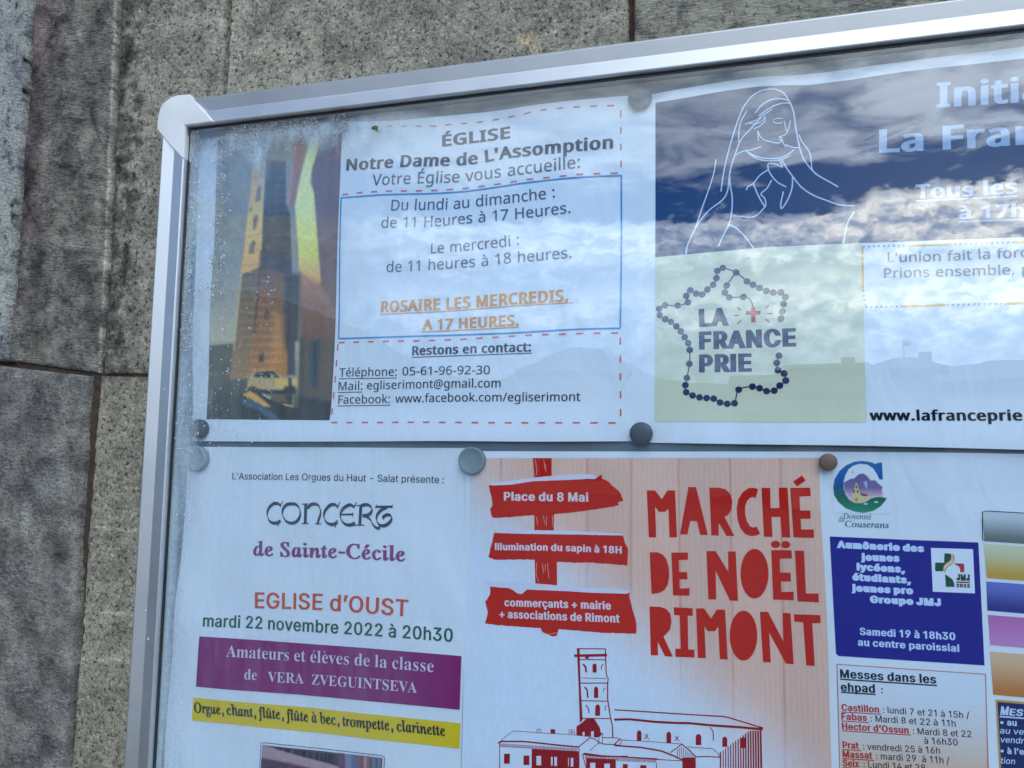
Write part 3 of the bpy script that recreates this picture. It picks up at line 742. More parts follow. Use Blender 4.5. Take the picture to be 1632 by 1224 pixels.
  'g': (209,[102,-74,79,-72,54,-64,37,-50,25,-34,50,-20,65,-37,85,-46,110,-47,133,-41,144,-32,151,-19,153,-3,153,34,151,34,135,15,119,6,96,2,70,6,48,18,37,29,27,44,20,62,17,83,18,116,23,135,31,152,42,166,55,177,79,187,103,189,120,185,136,176,151,157,154,157,154,186,183,186,183,-4,179,-30,167,-50,150,-64,127,-71],[101,29,119,32,130,37,138,44,145,54,150,66,154,95,150,123,145,135,138,145,130,153,119,159,101,162,82,159,71,153,63,145,56,135,51,123,47,95,51,66,56,55,63,45,71,37,82,32]),
  'h': (201,[56,111,56,0,26,0,26,250,56,250,56,141,50,141,58,159,75,178,96,187,119,189,139,184,156,174,167,158,174,136,176,0,145,0,145,124,141,138,134,150,124,157,111,161,93,161,79,156,68,147,62,139,58,129]),
  'i': (82,[26,0,26,186,56,186,56,0],[41,218,35,219,26,223,21,231,20,237,21,244,26,252,32,255,41,257,51,255,56,252,61,244,62,237,60,228,56,223,48,219]),
  'j': (82,[26,186,56,186,56,-21,52,-39,44,-53,32,-64,15,-69,-5,-70,-5,-43,10,-41,17,-38,22,-32,26,-20],[41,218,34,219,26,223,21,231,20,237,21,244,26,252,32,255,41,257,48,256,56,252,61,244,62,237,60,228,56,223,48,219]),
  'k': (187,[54,67,54,104,59,104,140,186,177,186,90,98,87,98],[26,0,26,250,56,250,56,0],[144,0,73,91,94,112,183,0]),
  'l': (80,[25,0,25,256,55,256,55,0]),
  'm': (300,[26,0,26,186,55,186,55,145,53,145,59,161,72,177,89,187,108,190,130,185,141,177,153,160,158,145,154,145,160,160,166,169,178,179,192,186,203,189,227,189,244,183,258,172,269,155,273,134,274,0,244,0,244,125,242,139,236,150,228,157,217,161,206,162,192,161,180,155,172,146,167,135,165,121,165,0,135,0,134,134,131,144,124,153,115,159,98,162,85,161,74,155,64,146,58,133,56,117,56,0]),
  'n': (201,[56,111,56,0,26,0,26,186,55,186,55,141,50,141,58,159,75,178,96,187,119,189,139,184,155,174,167,158,174,136,176,0,145,0,145,124,141,138,134,150,124,157,111,161,93,161,79,156,68,147,62,139,58,129]),
  'o': (204,[102,-4,83,-2,65,4,50,13,37,26,28,42,21,60,17,92,21,124,28,143,37,159,50,172,65,181,83,187,102,189,121,187,139,181,154,172,167,159,177,143,183,124,187,92,186,70,180,51,172,34,161,19,147,8,130,0],[102,23,122,26,133,32,142,41,148,52,153,64,157,92,153,120,148,133,142,144,133,152,122,159,102,162,82,159,71,152,63,144,56,133,51,120,47,92,51,64,56,52,63,41,71,32,82,26]),
  'p': (209,[26,-70,26,186,55,186,55,157,58,157,67,170,76,178,94,187,122,188,146,181,167,166,177,152,188,125,191,104,190,70,182,42,167,19,147,4,122,-4,94,-2,85,2,73,10,58,29,56,29,56,-70],[108,23,127,26,137,32,146,41,153,51,157,64,161,93,157,122,153,134,146,145,138,153,127,159,108,162,89,159,79,153,71,145,64,135,59,123,55,93,59,63,64,51,71,40,79,32,90,26]),
  'r': (127,[26,0,26,186,55,186,55,158,57,158,66,173,80,184,98,189,120,189,119,159,102,160,87,158,71,150,62,139,58,131,56,116,56,0]),
  's': (179,[89,-4,61,0,39,11,30,19,24,28,17,46,46,52,53,37,61,30,76,23,89,22,103,24,115,28,124,34,130,42,132,51,131,58,122,69,109,75,64,86,48,93,35,102,25,120,23,135,24,147,29,158,36,168,45,176,63,185,92,189,113,187,135,178,150,162,159,142,132,136,126,148,115,158,99,163,80,162,69,158,57,149,53,136,56,125,61,120,73,113,122,100,145,89,158,73,163,52,161,40,157,28,150,18,140,10,128,3,114,-1]),
  't': (112,[100,186,100,161,3,161,3,186],[32,232,62,232,62,48,64,36,69,28,75,25,85,25,99,26,105,1,83,-2,65,0,51,6,40,16,34,29,32,46]),
  'u': (201,[90,-3,69,0,51,9,37,23,31,35,27,51,26,68,26,186,56,186,56,71,60,48,67,37,78,29,91,25,104,25,118,28,130,36,139,48,143,57,145,75,145,186,176,186,176,0,146,0,146,45,151,45,147,35,132,13,113,1]),
  'v': (191,[80,0,9,186,41,186,86,63,101,10,90,10,108,69,150,186,183,186,111,0]),
  'w': (279,[68,0,11,186,43,186,80,50,86,20,81,20,95,83,124,186,156,186,192,49,198,20,192,20,203,66,236,186,268,186,211,0,181,0,155,90,136,166,143,166,126,100,98,0]),
  'x': (186,[10,0,84,107,84,84,14,186,49,186,102,101,86,101,108,140,138,186,173,186,103,83,103,105,176,0,141,0,85,89,101,89,79,52,45,0]),
  'y': (191,[23,-68,30,-42,48,-44,62,-39,70,-27,80,-1,9,186,41,186,84,69,101,10,90,10,96,29,108,69,150,186,183,186,95,-39,83,-56,68,-67,45,-71]),
  'à': (191,[79,-4,52,0,41,5,31,13,23,22,18,33,15,46,15,59,17,70,24,83,30,90,42,97,67,105,122,113,134,118,135,125,134,139,129,149,124,154,110,161,86,162,73,158,63,153,56,145,49,135,20,143,30,161,39,170,54,180,71,186,95,189,117,186,136,180,149,171,161,152,165,132,165,0,136,0,136,26,134,26,124,12,110,2,96,-3],[84,22,102,25,120,35,129,46,135,63,135,93,122,88,93,83,74,80,59,75,49,66,45,56,47,41,55,31,67,24],[81,211,49,260,82,260,106,211]),
  'ç': (194,[102,-4,83,-2,65,4,50,13,37,26,28,42,21,60,17,92,21,124,32,151,50,172,74,185,92,188,107,189,123,187,137,182,154,172,164,162,172,150,178,136,149,129,143,142,133,153,119,160,102,162,82,159,71,152,59,139,53,127,48,107,48,85,51,64,59,46,67,36,76,29,88,24,106,23,119,25,133,32,143,44,149,58,178,50,168,28,151,10,128,0],[83,-70,83,-53,112,-52,117,-49,119,-44,118,-35,114,-32,89,-31,94,8,110,8,110,-14,127,-17,137,-25,142,-37,142,-47,136,-60,128,-66,111,-70]),
  'è': (198,[104,-4,84,-2,66,4,50,13,37,26,27,42,21,60,17,81,18,114,23,133,32,151,43,165,57,177,82,187,101,189,119,187,136,182,147,175,161,163,169,152,176,139,180,123,182,83,37,83,37,109,166,109,152,99,150,120,144,137,133,151,124,157,113,161,94,162,82,159,72,154,56,138,51,127,47,110,47,79,52,58,61,42,69,33,80,27,91,24,104,23,125,26,140,36,150,52,179,45,169,24,150,8,126,-2],[88,211,56,260,89,260,113,211]),
  'é': (198,[104,-4,84,-2,66,4,50,13,37,26,27,42,21,60,17,81,18,114,23,133,32,151,43,165,57,177,82,187,101,189,119,187,136,182,147,175,161,163,169,152,176,139,180,123,182,83,37,83,37,109,166,109,152,99,150,120,144,137,133,151,124,157,113,161,94,162,82,159,72,154,56,138,51,127,47,110,47,79,52,58,61,42,69,33,80,27,91,24,104,23,125,26,140,36,150,52,179,45,169,24,150,8,126,-2],[87,211,110,260,144,260,112,211]),
  'ô': (204,[102,-4,83,-2,65,4,50,13,37,26,28,42,21,60,17,92,21,124,28,143,37,159,50,172,65,181,83,187,102,189,121,187,139,181,154,172,167,159,177,143,183,124,187,92,186,70,180,51,172,34,161,19,147,8,130,0],[102,23,122,26,133,32,142,41,148,52,153,64,157,92,153,120,148,133,142,144,133,152,122,159,102,162,82,159,71,152,63,144,56,133,51,120,47,92,51,64,56,52,63,41,71,32,82,26],[78,214,48,214,48,215,88,260,116,260,156,214,126,214,102,243]),
  '’': (87,[25,156,40,250,74,250,48,156]),
  '•': (191,[95,45,79,48,59,59,46,77,42,99,44,116,56,135,73,148,95,153,118,148,135,135,147,116,149,99,145,77,132,59,112,48]),
 },
 'S': {
  'A': (240,[-5,0,-5,10,7,12,13,17,24,34,113,256,123,255,220,28,231,13,243,10,243,0,126,0,126,10,145,12,154,20,155,28,139,73,57,73,42,36,42,21,51,13,70,10,70,0],[62,88,133,88,97,175]),
  'E': (243,[8,0,8,9,27,12,34,16,40,29,41,43,40,219,37,230,31,236,22,240,9,241,9,250,219,250,219,175,211,175,208,188,200,209,194,217,178,228,156,234,142,236,115,236,104,232,100,217,100,135,124,137,131,140,142,148,150,160,158,190,167,190,167,65,158,65,152,94,147,104,141,112,122,120,100,122,100,37,104,21,115,16,137,15,164,19,179,24,192,31,204,41,213,54,226,79,236,79,221,0]),
  'G': (279,[147,-6,117,-3,90,5,66,18,47,35,32,56,21,82,16,110,18,155,26,181,32,193,47,214,56,224,77,239,88,245,114,253,127,255,165,253,213,239,223,243,230,255,240,255,240,169,230,169,215,201,193,225,174,237,161,242,147,243,123,239,104,224,91,201,83,168,80,125,81,103,87,66,99,37,107,26,127,12,151,7,172,10,180,15,187,27,187,82,183,91,177,96,151,100,151,109,275,109,275,100,254,96,247,87,245,70,245,16,206,2,186,-2]),
  'I': (143,[7,0,7,10,26,13,36,21,40,29,41,41,40,224,37,232,31,237,7,241,7,250,134,250,134,241,127,240,107,235,103,229,101,219,100,38,102,27,106,20,116,13,135,10,135,0]),
  'N': (271,[221,-6,59,192,60,30,63,20,68,15,91,10,91,0,10,0,10,10,27,12,36,18,40,26,42,38,42,213,18,239,10,241,10,250,86,250,215,93,215,207,213,224,209,232,205,236,182,241,182,250,263,250,263,241,250,239,241,236,236,230,233,220,232,-6]),
  'R': (260,[8,0,8,10,22,11,34,17,40,30,41,44,40,220,37,229,31,235,9,241,9,250,140,249,175,244,202,234,219,218,225,208,229,184,227,167,220,152,209,140,193,130,173,123,242,21,250,12,264,10,264,0,186,0,111,117,100,117,101,30,104,21,110,15,119,11,133,10,133,0],[100,128,123,129,141,133,154,142,158,148,165,164,167,184,165,203,160,218,151,228,139,235,118,237,104,232,100,217]),
  'S': (214,[24,-6,24,87,34,87,48,46,61,27,69,20,87,11,97,9,116,9,136,16,149,30,153,49,148,67,134,82,66,118,49,131,37,146,30,163,27,182,31,207,37,221,46,233,57,243,70,250,85,254,116,255,164,244,173,248,176,256,186,256,186,175,177,175,165,205,147,227,130,239,119,243,99,244,87,240,77,234,70,225,66,215,67,198,72,189,84,177,155,141,169,132,183,118,192,103,197,80,195,55,190,39,181,25,169,13,154,4,136,-2,116,-5,94,-5,46,7,38,4,34,-6]),
  'T': (232,[51,0,51,10,64,11,74,14,81,20,84,30,86,238,60,235,43,227,36,221,24,206,20,197,16,174,6,174,6,250,225,250,225,174,216,174,211,197,202,215,188,228,170,235,145,238,146,30,149,20,155,14,165,11,180,10,180,0]),
  'U': (270,[136,-7,100,-3,85,1,73,8,63,16,48,38,41,67,40,85,39,220,36,229,30,235,8,241,8,250,132,250,132,241,114,238,104,233,100,217,100,64,104,44,112,28,124,18,132,15,151,12,174,15,192,24,205,39,213,60,215,87,215,214,213,225,208,232,200,237,180,241,180,250,260,250,260,241,240,234,236,228,233,219,231,78,223,43,217,29,208,18,198,9,186,2,155,-6]),
  'V': (235,[117,-7,22,214,10,234,2,238,-8,241,-8,250,116,250,116,241,91,237,85,231,84,222,142,79,191,207,195,221,194,231,190,235,180,239,164,241,164,250,243,250,243,241,227,237,216,223,126,-7]),
  'Z': (243,[11,0,11,6,152,236,100,235,72,228,61,221,52,212,44,199,34,174,24,174,31,250,223,250,223,243,84,16,146,17,171,22,182,27,192,34,207,51,219,75,223,90,233,90,223,0]),
  'a': (189,[140,-6,122,-2,116,3,110,19,89,4,65,-4,38,-3,27,2,18,11,12,28,12,44,20,61,26,68,58,87,109,104,109,138,107,148,100,158,87,162,66,160,58,155,57,149,66,135,67,127,65,116,60,111,50,106,34,106,25,112,19,121,18,135,24,149,31,157,46,166,73,174,104,174,128,170,137,166,150,154,158,137,160,127,161,23,163,20,167,19,176,23,181,15,165,2,157,-2],[83,18,98,24,109,35,109,93,93,88,81,80,72,71,67,60,65,46,68,28,71,23]),
  'c': (161,[86,-6,69,-4,48,6,30,23,21,37,14,54,11,82,12,103,18,121,32,145,53,163,77,173,106,175,131,168,143,159,150,148,152,135,151,127,146,118,137,113,122,113,111,121,109,128,108,154,103,161,93,163,82,161,73,153,67,141,63,124,62,103,64,74,70,51,81,34,95,24,112,21,127,24,149,39,156,33,145,19,132,8,118,1,102,-4]),
  'd': (203,[77,-6,62,-4,43,6,32,16,19,36,14,53,11,81,12,102,16,122,24,138,33,152,51,167,65,173,80,175,99,171,108,167,122,154,121,228,119,234,114,238,97,241,97,250,175,250,175,36,177,25,180,20,194,15,194,6,168,4,122,-6,122,21,108,4,99,-1],[94,15,101,17,111,23,117,29,122,42,122,133,116,145,107,152,99,154,83,151,75,143,69,129,65,98,66,59,71,32,74,26,83,18]),
  'e': (165,[84,-6,60,-1,46,6,34,16,24,30,17,46,11,75,12,106,17,124,25,140,35,153,48,163,62,171,78,174,98,174,110,171,120,167,137,154,149,134,152,123,155,95,155,91,64,91,66,67,72,48,81,34,93,26,109,23,126,27,134,32,148,47,156,40,145,23,132,11,118,2,102,-4],[64,105,111,105,109,141,106,152,101,159,88,163,80,161,73,155,68,145,65,130]),
  'l': (110,[10,0,10,9,21,11,25,14,29,26,29,218,28,230,24,237,11,241,11,250,81,250,82,26,86,13,99,9,99,0]),
  'm': (304,[10,0,10,9,20,11,26,16,29,31,28,147,23,158,10,161,10,170,80,170,80,145,98,164,119,174,144,174,156,170,165,163,171,155,176,143,195,163,217,174,229,175,246,172,260,165,269,154,275,137,277,116,277,22,282,12,294,9,294,0,207,0,207,9,214,10,221,14,225,31,224,134,218,146,211,149,201,148,189,142,178,130,179,23,183,13,195,9,195,0,109,0,109,9,122,13,127,23,127,125,122,144,114,149,103,148,91,142,80,129,81,23,85,13,97,9,97,0]),
  'r': (158,[10,0,10,9,21,11,26,16,29,31,28,148,24,158,11,161,11,170,80,170,80,138,93,157,108,169,123,174,139,173,148,170,154,163,158,156,159,142,155,131,144,123,126,124,110,141,104,143,98,141,92,136,84,123,82,105,83,22,85,16,90,12,108,9,108,0]),
  's': (158,[83,-6,70,-4,40,5,34,3,28,-5,20,-5,20,58,29,58,35,41,43,27,53,17,65,10,82,8,95,12,103,20,105,32,102,44,93,53,51,75,30,93,22,109,21,130,30,153,42,165,50,170,58,173,77,175,98,172,117,167,123,170,126,175,134,175,134,122,125,122,120,136,108,152,98,159,87,162,73,162,64,157,59,149,58,136,61,130,69,123,112,100,129,88,136,78,140,66,141,42,135,24,125,10,118,4,102,-3]),
  't': (125,[68,-5,46,-1,36,6,30,16,27,39,27,153,11,153,11,164,48,203,71,233,79,233,79,170,114,170,114,153,79,153,79,45,81,30,85,24,92,22,102,25,113,41,122,36,114,21,105,10,94,1,82,-4]),
  'u': (206,[72,-6,62,-5,47,0,36,9,29,24,25,53,25,145,20,157,6,161,6,170,78,170,78,37,83,25,90,20,97,20,110,22,125,36,125,136,121,156,113,160,104,161,104,170,178,170,178,30,184,20,198,16,198,7,172,5,125,-6,125,22,113,9,102,2,91,-3]),
  'v': (168,[78,-6,17,145,10,157,-1,161,-1,170,90,170,90,161,76,160,71,155,71,150,101,67,132,148,129,157,112,161,112,170,167,170,167,162,157,158,149,147,88,-6]),
 },
 'C': {
  ',': (97,[15,-47,33,42,67,42,69,38,62,14,38,-47]),
  '-': (116,[14,83,14,111,102,111,102,83]),
  'C': (253,[117,-5,94,-3,63,7,38,25,22,52,16,73,14,107,21,138,35,168,47,187,63,205,88,227,112,241,127,247,157,255,191,254,232,244,237,245,244,253,251,253,236,179,229,179,229,186,227,209,224,217,215,230,203,239,195,241,176,244,150,239,124,226,101,207,81,181,71,162,63,140,58,117,56,94,57,79,63,53,69,42,84,24,93,18,115,11,146,12,164,17,182,26,199,39,215,55,221,49,194,21,174,8,153,-1]),
  'D': (273,[-19,0,-17,7,-3,8,10,14,18,26,68,207,71,225,68,234,61,240,43,243,46,250,141,250,181,246,203,238,230,219,249,192,255,171,258,146,253,112,246,91,228,61,202,36,182,23,158,12,133,4,90,0],[91,12,115,14,136,19,154,29,170,41,184,56,200,82,208,102,214,133,216,155,212,184,208,197,196,217,187,224,165,235,151,237,125,237,113,232,106,217,57,33,57,23,62,17,73,13]),
  'O': (278,[108,-5,85,-4,65,2,48,11,28,30,19,46,13,65,12,87,15,116,21,136,34,164,52,190,73,213,98,232,125,246,144,252,172,255,194,254,213,248,230,239,250,219,259,203,264,184,266,155,262,130,253,106,242,82,221,52,203,33,183,17,154,3,124,-5],[108,5,123,7,144,16,157,25,176,43,187,58,202,83,219,129,223,149,225,178,220,212,216,220,205,234,191,242,172,245,157,243,141,237,126,228,105,209,80,175,67,146,59,122,54,98,52,74,58,40,67,23,81,12,98,6]),
  'S': (198,[82,-5,53,-1,22,7,15,5,8,-4,1,-4,14,78,21,79,24,53,31,33,43,18,59,9,78,6,99,10,115,22,123,35,127,56,125,68,121,79,107,99,63,147,52,166,48,184,48,197,51,211,60,229,75,243,95,252,111,255,133,255,168,246,175,247,182,254,189,254,177,181,172,181,169,203,163,221,154,234,141,241,125,244,111,242,99,237,87,222,83,202,88,185,104,161,149,111,159,91,162,68,160,52,155,37,147,24,136,13,123,5,108,-2]),
  'a': (184,[27,-4,16,-3,8,2,-1,15,-4,35,1,70,16,106,30,128,58,156,78,167,88,169,107,169,119,163,125,151,130,166,157,166,119,27,121,20,129,20,139,28,152,43,157,39,134,11,124,3,114,-3,100,-4,93,2,90,12,103,63,79,29,64,12,42,-2],[44,18,55,21,70,33,85,52,100,76,111,102,116,121,118,138,115,153,106,160,99,161,86,158,79,154,66,143,49,117,34,77,29,44,31,26,38,19]),
  'b': (183,[44,-4,21,-2,10,3,-1,13,-2,21,49,226,48,241,42,244,27,245,29,251,63,257,82,262,88,260,55,135,66,148,90,165,102,169,115,170,131,168,145,161,156,150,162,135,164,108,161,91,150,65,134,42,121,28,98,11,80,2,63,-3],[51,5,67,8,90,21,104,36,121,64,131,95,132,120,127,138,120,146,111,151,93,152,80,147,62,130,52,112,29,36,27,21,31,11,35,8]),
  'c': (160,[53,-4,35,-2,27,2,14,12,5,28,0,59,1,73,7,94,17,115,31,134,48,149,65,160,96,170,114,170,125,167,134,162,142,152,143,140,140,131,131,124,120,123,112,128,110,141,118,154,118,158,111,161,99,160,77,151,57,132,47,115,36,86,32,67,33,42,38,30,45,20,54,14,66,12,88,17,99,24,122,44,128,38,99,11,84,2,69,-3]),
  'd': (191,[33,-4,20,-2,10,3,2,12,-3,24,-5,39,-2,61,3,77,14,101,29,124,41,138,58,154,73,163,93,169,111,170,123,166,130,158,148,234,144,242,125,245,127,251,152,254,173,260,184,261,185,254,129,43,126,24,129,17,139,17,150,26,165,43,171,39,152,16,136,2,122,-4,110,-4,101,2,98,14,100,29,108,60,93,37,72,12,57,1],[49,15,60,18,77,31,89,46,104,70,115,96,123,122,124,143,120,156,115,159,107,162,85,155,64,137,46,108,32,72,27,42,30,29,33,22,42,16]),
  'e': (155,[48,-4,31,-1,17,6,6,18,0,33,-2,53,0,74,5,89,15,110,30,131,48,148,64,159,85,167,105,170,122,168,130,163,136,157,139,143,134,126,129,117,112,102,87,89,71,84,33,77,30,55,32,39,36,28,42,20,52,15,64,14,74,15,96,25,119,44,124,38,103,16,89,7,65,-2],[34,85,72,95,82,101,97,114,107,129,110,146,108,155,105,158,97,160,88,159,78,154,60,136,43,109]),
  'f': (107,[-26,-82,-37,-80,-45,-74,-49,-66,-49,-57,-47,-52,-41,-47,-28,-48,-24,-58,-26,-70,-22,-72,-11,-67,-4,-55,6,-19,38,152,4,152,7,164,40,164,53,211,59,222,72,242,89,255,97,259,116,262,127,261,136,257,145,248,148,240,147,230,145,226,137,220,122,222,118,229,117,234,120,247,112,252,103,250,96,245,89,236,80,206,71,164,113,164,111,152,69,152,43,31,25,-29,18,-46,2,-69,-7,-77,-16,-81]),
  'g': (154,[34,-82,13,-80,-4,-75,-22,-60,-27,-47,-26,-28,-20,-17,-11,-6,2,4,19,13,6,23,4,33,9,42,31,65,22,71,10,86,5,105,9,125,16,138,30,154,50,165,65,170,87,171,130,159,156,159,156,143,131,143,133,127,132,113,127,100,114,82,96,70,82,64,67,61,44,62,34,53,33,47,37,39,43,36,90,18,110,5,114,0,119,-13,120,-28,116,-41,105,-59,87,-72,63,-80],[60,69,69,71,81,78,91,91,99,108,102,127,102,144,98,152,90,160,75,162,62,157,48,140,40,124,36,98,40,80,44,74,51,71],[40,-71,60,-70,75,-65,86,-57,92,-46,94,-29,90,-20,78,-9,63,-2,28,10,7,-6,-4,-25,-5,-34,-3,-48,2,-58,11,-65,24,-70]),
  'h': (216,[164,-4,153,-2,143,3,134,15,131,26,133,58,151,150,149,166,141,173,135,174,118,169,110,164,93,146,79,124,66,92,47,0,13,0,63,241,63,249,54,257,35,259,39,275,105,275,77,148,81,148,93,166,106,179,119,189,133,195,147,197,161,195,172,190,180,182,185,171,186,152,168,62,166,30,170,22,178,19,191,22,201,27,208,17,190,4,181,0]),
  'i': (95,[66,212,60,213,53,217,49,222,47,230,49,238,53,243,58,247,66,249,74,247,79,243,84,236,85,230,84,224,79,217,74,214],[18,-4,6,-1,3,3,0,20,32,142,30,149,27,152,9,155,11,161,43,165,66,170,70,169,70,165,34,42,31,24,36,18,43,18,55,27,70,45,75,40,51,12,40,3,29,-3]),
  'l': (93,[17,-4,8,-2,2,3,-1,11,0,22,54,231,51,243,44,246,31,247,32,253,63,257,88,262,92,259,30,27,32,20,41,19,52,28,66,44,72,39,53,17,42,7,26,-2]),
  'm': (296,[220,-4,209,-1,205,3,202,17,205,36,231,131,230,144,221,148,209,144,195,135,180,119,165,98,141,53,123,0,94,0,130,123,131,142,128,146,122,148,110,144,93,132,74,114,61,96,41,57,22,0,-7,0,33,138,33,144,29,150,14,154,9,155,10,161,38,164,66,170,69,169,69,161,49,95,70,122,90,143,108,158,126,167,142,170,149,169,160,162,163,149,153,99,172,124,191,144,208,158,225,167,241,170,255,166,262,156,263,141,234,35,233,24,237,19,244,20,255,29,268,47,274,41,252,12,242,3,231,-2]),
  'n': (196,[120,-5,113,-4,106,0,103,5,102,15,130,131,129,144,121,148,109,144,94,133,74,112,59,92,39,52,23,0,-7,0,33,138,33,144,30,149,24,152,9,153,10,160,32,162,69,170,72,168,50,95,82,134,110,158,127,167,142,169,155,166,159,162,163,150,161,132,134,39,132,23,137,18,144,19,155,29,168,49,173,44,152,13,142,3,131,-3]),
  'o': (189,[57,-4,46,-4,28,1,21,6,8,19,4,26,-2,45,-2,63,1,80,16,112,27,126,46,146,77,164,93,169,108,170,119,170,138,164,146,160,158,147,166,131,168,121,168,104,164,82,158,67,145,46,122,22,109,12,89,2],[61,6,78,10,100,27,118,53,131,84,137,114,136,136,132,147,126,155,117,159,106,161,85,155,64,137,47,110,34,76,30,45,33,25,42,13,50,8]),
  'p': (183,[-52,-80,-50,-74,-29,-70,-24,-65,-19,-57,29,126,32,140,31,148,26,152,9,154,10,160,68,170,70,168,70,163,60,134,72,147,96,164,109,169,122,170,137,168,154,157,164,138,165,113,159,86,148,61,131,37,118,23,103,12,87,3,71,-2,54,-4,41,-3,27,3,13,-64,17,-70,22,-72,41,-74,39,-80],[54,5,72,9,89,21,104,38,121,66,131,99,133,128,129,142,123,149,116,153,100,153,86,147,67,128,57,110,49,87,34,21,37,11,47,6]),
  'r': (120,[-7,0,30,136,30,143,27,149,7,153,8,160,66,169,67,165,48,96,64,123,91,158,102,167,112,170,119,168,126,161,127,148,124,139,117,132,105,130,95,135,91,144,74,123,58,99,44,70,32,37,22,0]),
  's': (134,[42,-4,26,-3,3,3,-1,2,-5,-2,-12,-2,-4,57,2,57,7,31,13,19,21,10,32,6,43,6,52,9,62,18,67,31,66,47,60,59,30,101,24,114,21,128,26,148,34,158,52,168,66,170,81,169,104,163,111,165,112,169,119,169,111,115,105,115,102,132,97,144,90,153,81,159,63,160,57,157,51,149,49,140,51,130,90,72,95,58,96,42,92,26,79,9,60,-2]),
  't': (100,[18,-4,7,-1,3,2,1,7,1,20,35,152,10,152,12,160,25,164,38,171,50,181,73,211,81,211,68,164,98,164,95,152,65,152,32,24,34,18,43,18,53,26,67,43,72,36,50,10,39,2,28,-3]),
  'u': (196,[25,-4,10,0,6,5,2,16,6,46,28,125,30,141,27,151,20,154,7,155,8,161,63,170,68,169,35,46,32,29,36,19,43,17,51,19,67,29,89,54,112,89,131,131,141,166,169,166,136,43,133,25,135,19,145,18,156,27,169,45,175,40,153,12,142,3,131,-3,120,-4,108,-1,102,8,102,19,118,82,87,38,68,17,51,3,42,-1]),
  'y': (145,[-23,-82,-32,-81,-40,-74,-42,-67,-39,-59,-29,-53,-22,-53,-7,-58,3,-55,13,-45,43,-4,16,131,6,148,-4,153,-13,155,-12,161,28,170,36,169,40,159,46,139,66,31,72,41,106,96,116,119,115,132,100,148,99,158,102,164,110,169,121,169,129,164,133,155,133,137,120,100,81,34,36,-32,1,-70,-12,-79]),
 },
}
_gc = {}


def glyph(F, ch):
    g = GLYPHS[F][ch]
    return g[0] / 250.0, [np.array(c, float).reshape(-1, 2) / 250.0 for c in g[1:]]


ACC = {'é': ('e', 1), 'è': ('e', -1), 'à': ('a', -1), 'û': ('u', 2)}


def area(c):
    x, y = c[:, 0], c[:, 1]
    return 0.5 * np.sum(x * np.roll(y, -1) - np.roll(x, -1) * y)


def fatten(cs, d, vert=1.0):
    big = max(cs, key=lambda c: abs(area(c)))
    sg = 1.0 if area(big) > 0 else -1.0
    out = []
    for c in cs:
        a = c - np.roll(c, 1, 0)
        b = np.roll(c, -1, 0) - c
        la, lb = np.hypot(*a.T) + 1e-9, np.hypot(*b.T) + 1e-9
        na = np.c_[a[:, 1], -a[:, 0]] / la[:, None]
        nb = np.c_[b[:, 1], -b[:, 0]] / lb[:, None]
        n = na + nb
        q = np.maximum((n * n).sum(1), 0.8)
        out.append(c + sg * d * n * (2.0 / q)[:, None] * np.array([1.0, vert]))
    return out


def glyph_tris(F, ch, bold):
    k = (F, ch, bold)
    if k in _gc:
        return _gc[k]
    if ch == ' ':
        r = (0.38 if F != 'V' else 0.45, np.zeros((0, 2)), [])
    else:
        if F in 'SC' and ch in ACC:
            bch, t = ACC[ch]
            adv, cs = glyph(F, bch)
            al = np.vstack(cs)
            cx, top = (al[:, 0].min() + al[:, 0].max()) / 2, al[:, 1].max() + 0.08
            if F == 'C':
                cx += 0.12
            if t == 2:
                parts = [[(-.17, 0), (-.03, .2), (.03, .2), (.17, 0), (.11, 0), (0, .12), (-.11, 0)]]
            else:
                parts = [[(-.08 * t, 0), (.06 * t, .24), (.19 * t, .24), (-.02 * t, 0)]]
            for p in parts:
                p = np.array(p) + (cx, top)
                big = max(cs, key=lambda c: abs(area(c)))
                if area(p) * area(big) < 0:
                    p = p[::-1]
                cs = cs + [p]
        else:
            adv, cs = glyph(F, ch)
        if bold:
            cs = fatten(cs, bold, 0.4)
            adv += max(0, 1.3 * bold)
        V, T = tri(cs, None, 1e-4)
        # glyph space has y up: flip the winding made for y down
        r = (adv, V, [(a, c, b) for a, b, c in T])
    _gc[k] = r
    return r


def text(sh, mb, s, F, pts, cap, bold=0.0, lift=0.3, shear=0.0, gap=0.0, step=None):
    """lay s along the baseline pts (pixels of the photograph, resolved on the paper), cap height in pixels"""
    P = resample(smooth_line(atl(pts), 8), 0.5)
    L = np.r_[0, np.cumsum(np.hypot(*np.diff(P, axis=0).T))]
    capm = cap * mmpx(pts[len(pts) // 2])
    x = 0.0
    items = []
    for ch in s:
        a, V, T = glyph_tris(F, ch, bold)
        items.append((x, V, T))
        x += a + gap
    lo = min((i[0] + i[1][:, 0].min()) for i in items if len(i[1]))
    hi = max((i[0] + i[1][:, 0].max()) for i in items if len(i[1]))
    k = L[-1] / (hi - lo)
    for x0, V, T in items:
        if not len(V):
            continue
        gx = (V[:, 0] + x0 - lo) * k
        gy = V[:, 1] * capm
        mid = gx.mean()
        q = min(max(mid, 0), L[-1])
        e = min(2.0 + capm * .5, L[-1] / 2)
        a, b = max(0, q - e), min(L[-1], q + e)
        ca = np.array([np.interp(a, L, P[:, 0]), np.interp(a, L, P[:, 1])])
        cb = np.array([np.interp(b, L, P[:, 0]), np.interp(b, L, P[:, 1])])
        t = (cb - ca) / np.hypot(*(cb - ca))
        n = np.array([t[1], -t[0]])
        o = np.array([np.interp(q, L, P[:, 0]), np.interp(q, L, P[:, 1])])
        Q = o + (gx - q + gy * shear)[:, None] * t + gy[:, None] * n
        sh.put(mb, Q, T, lift)


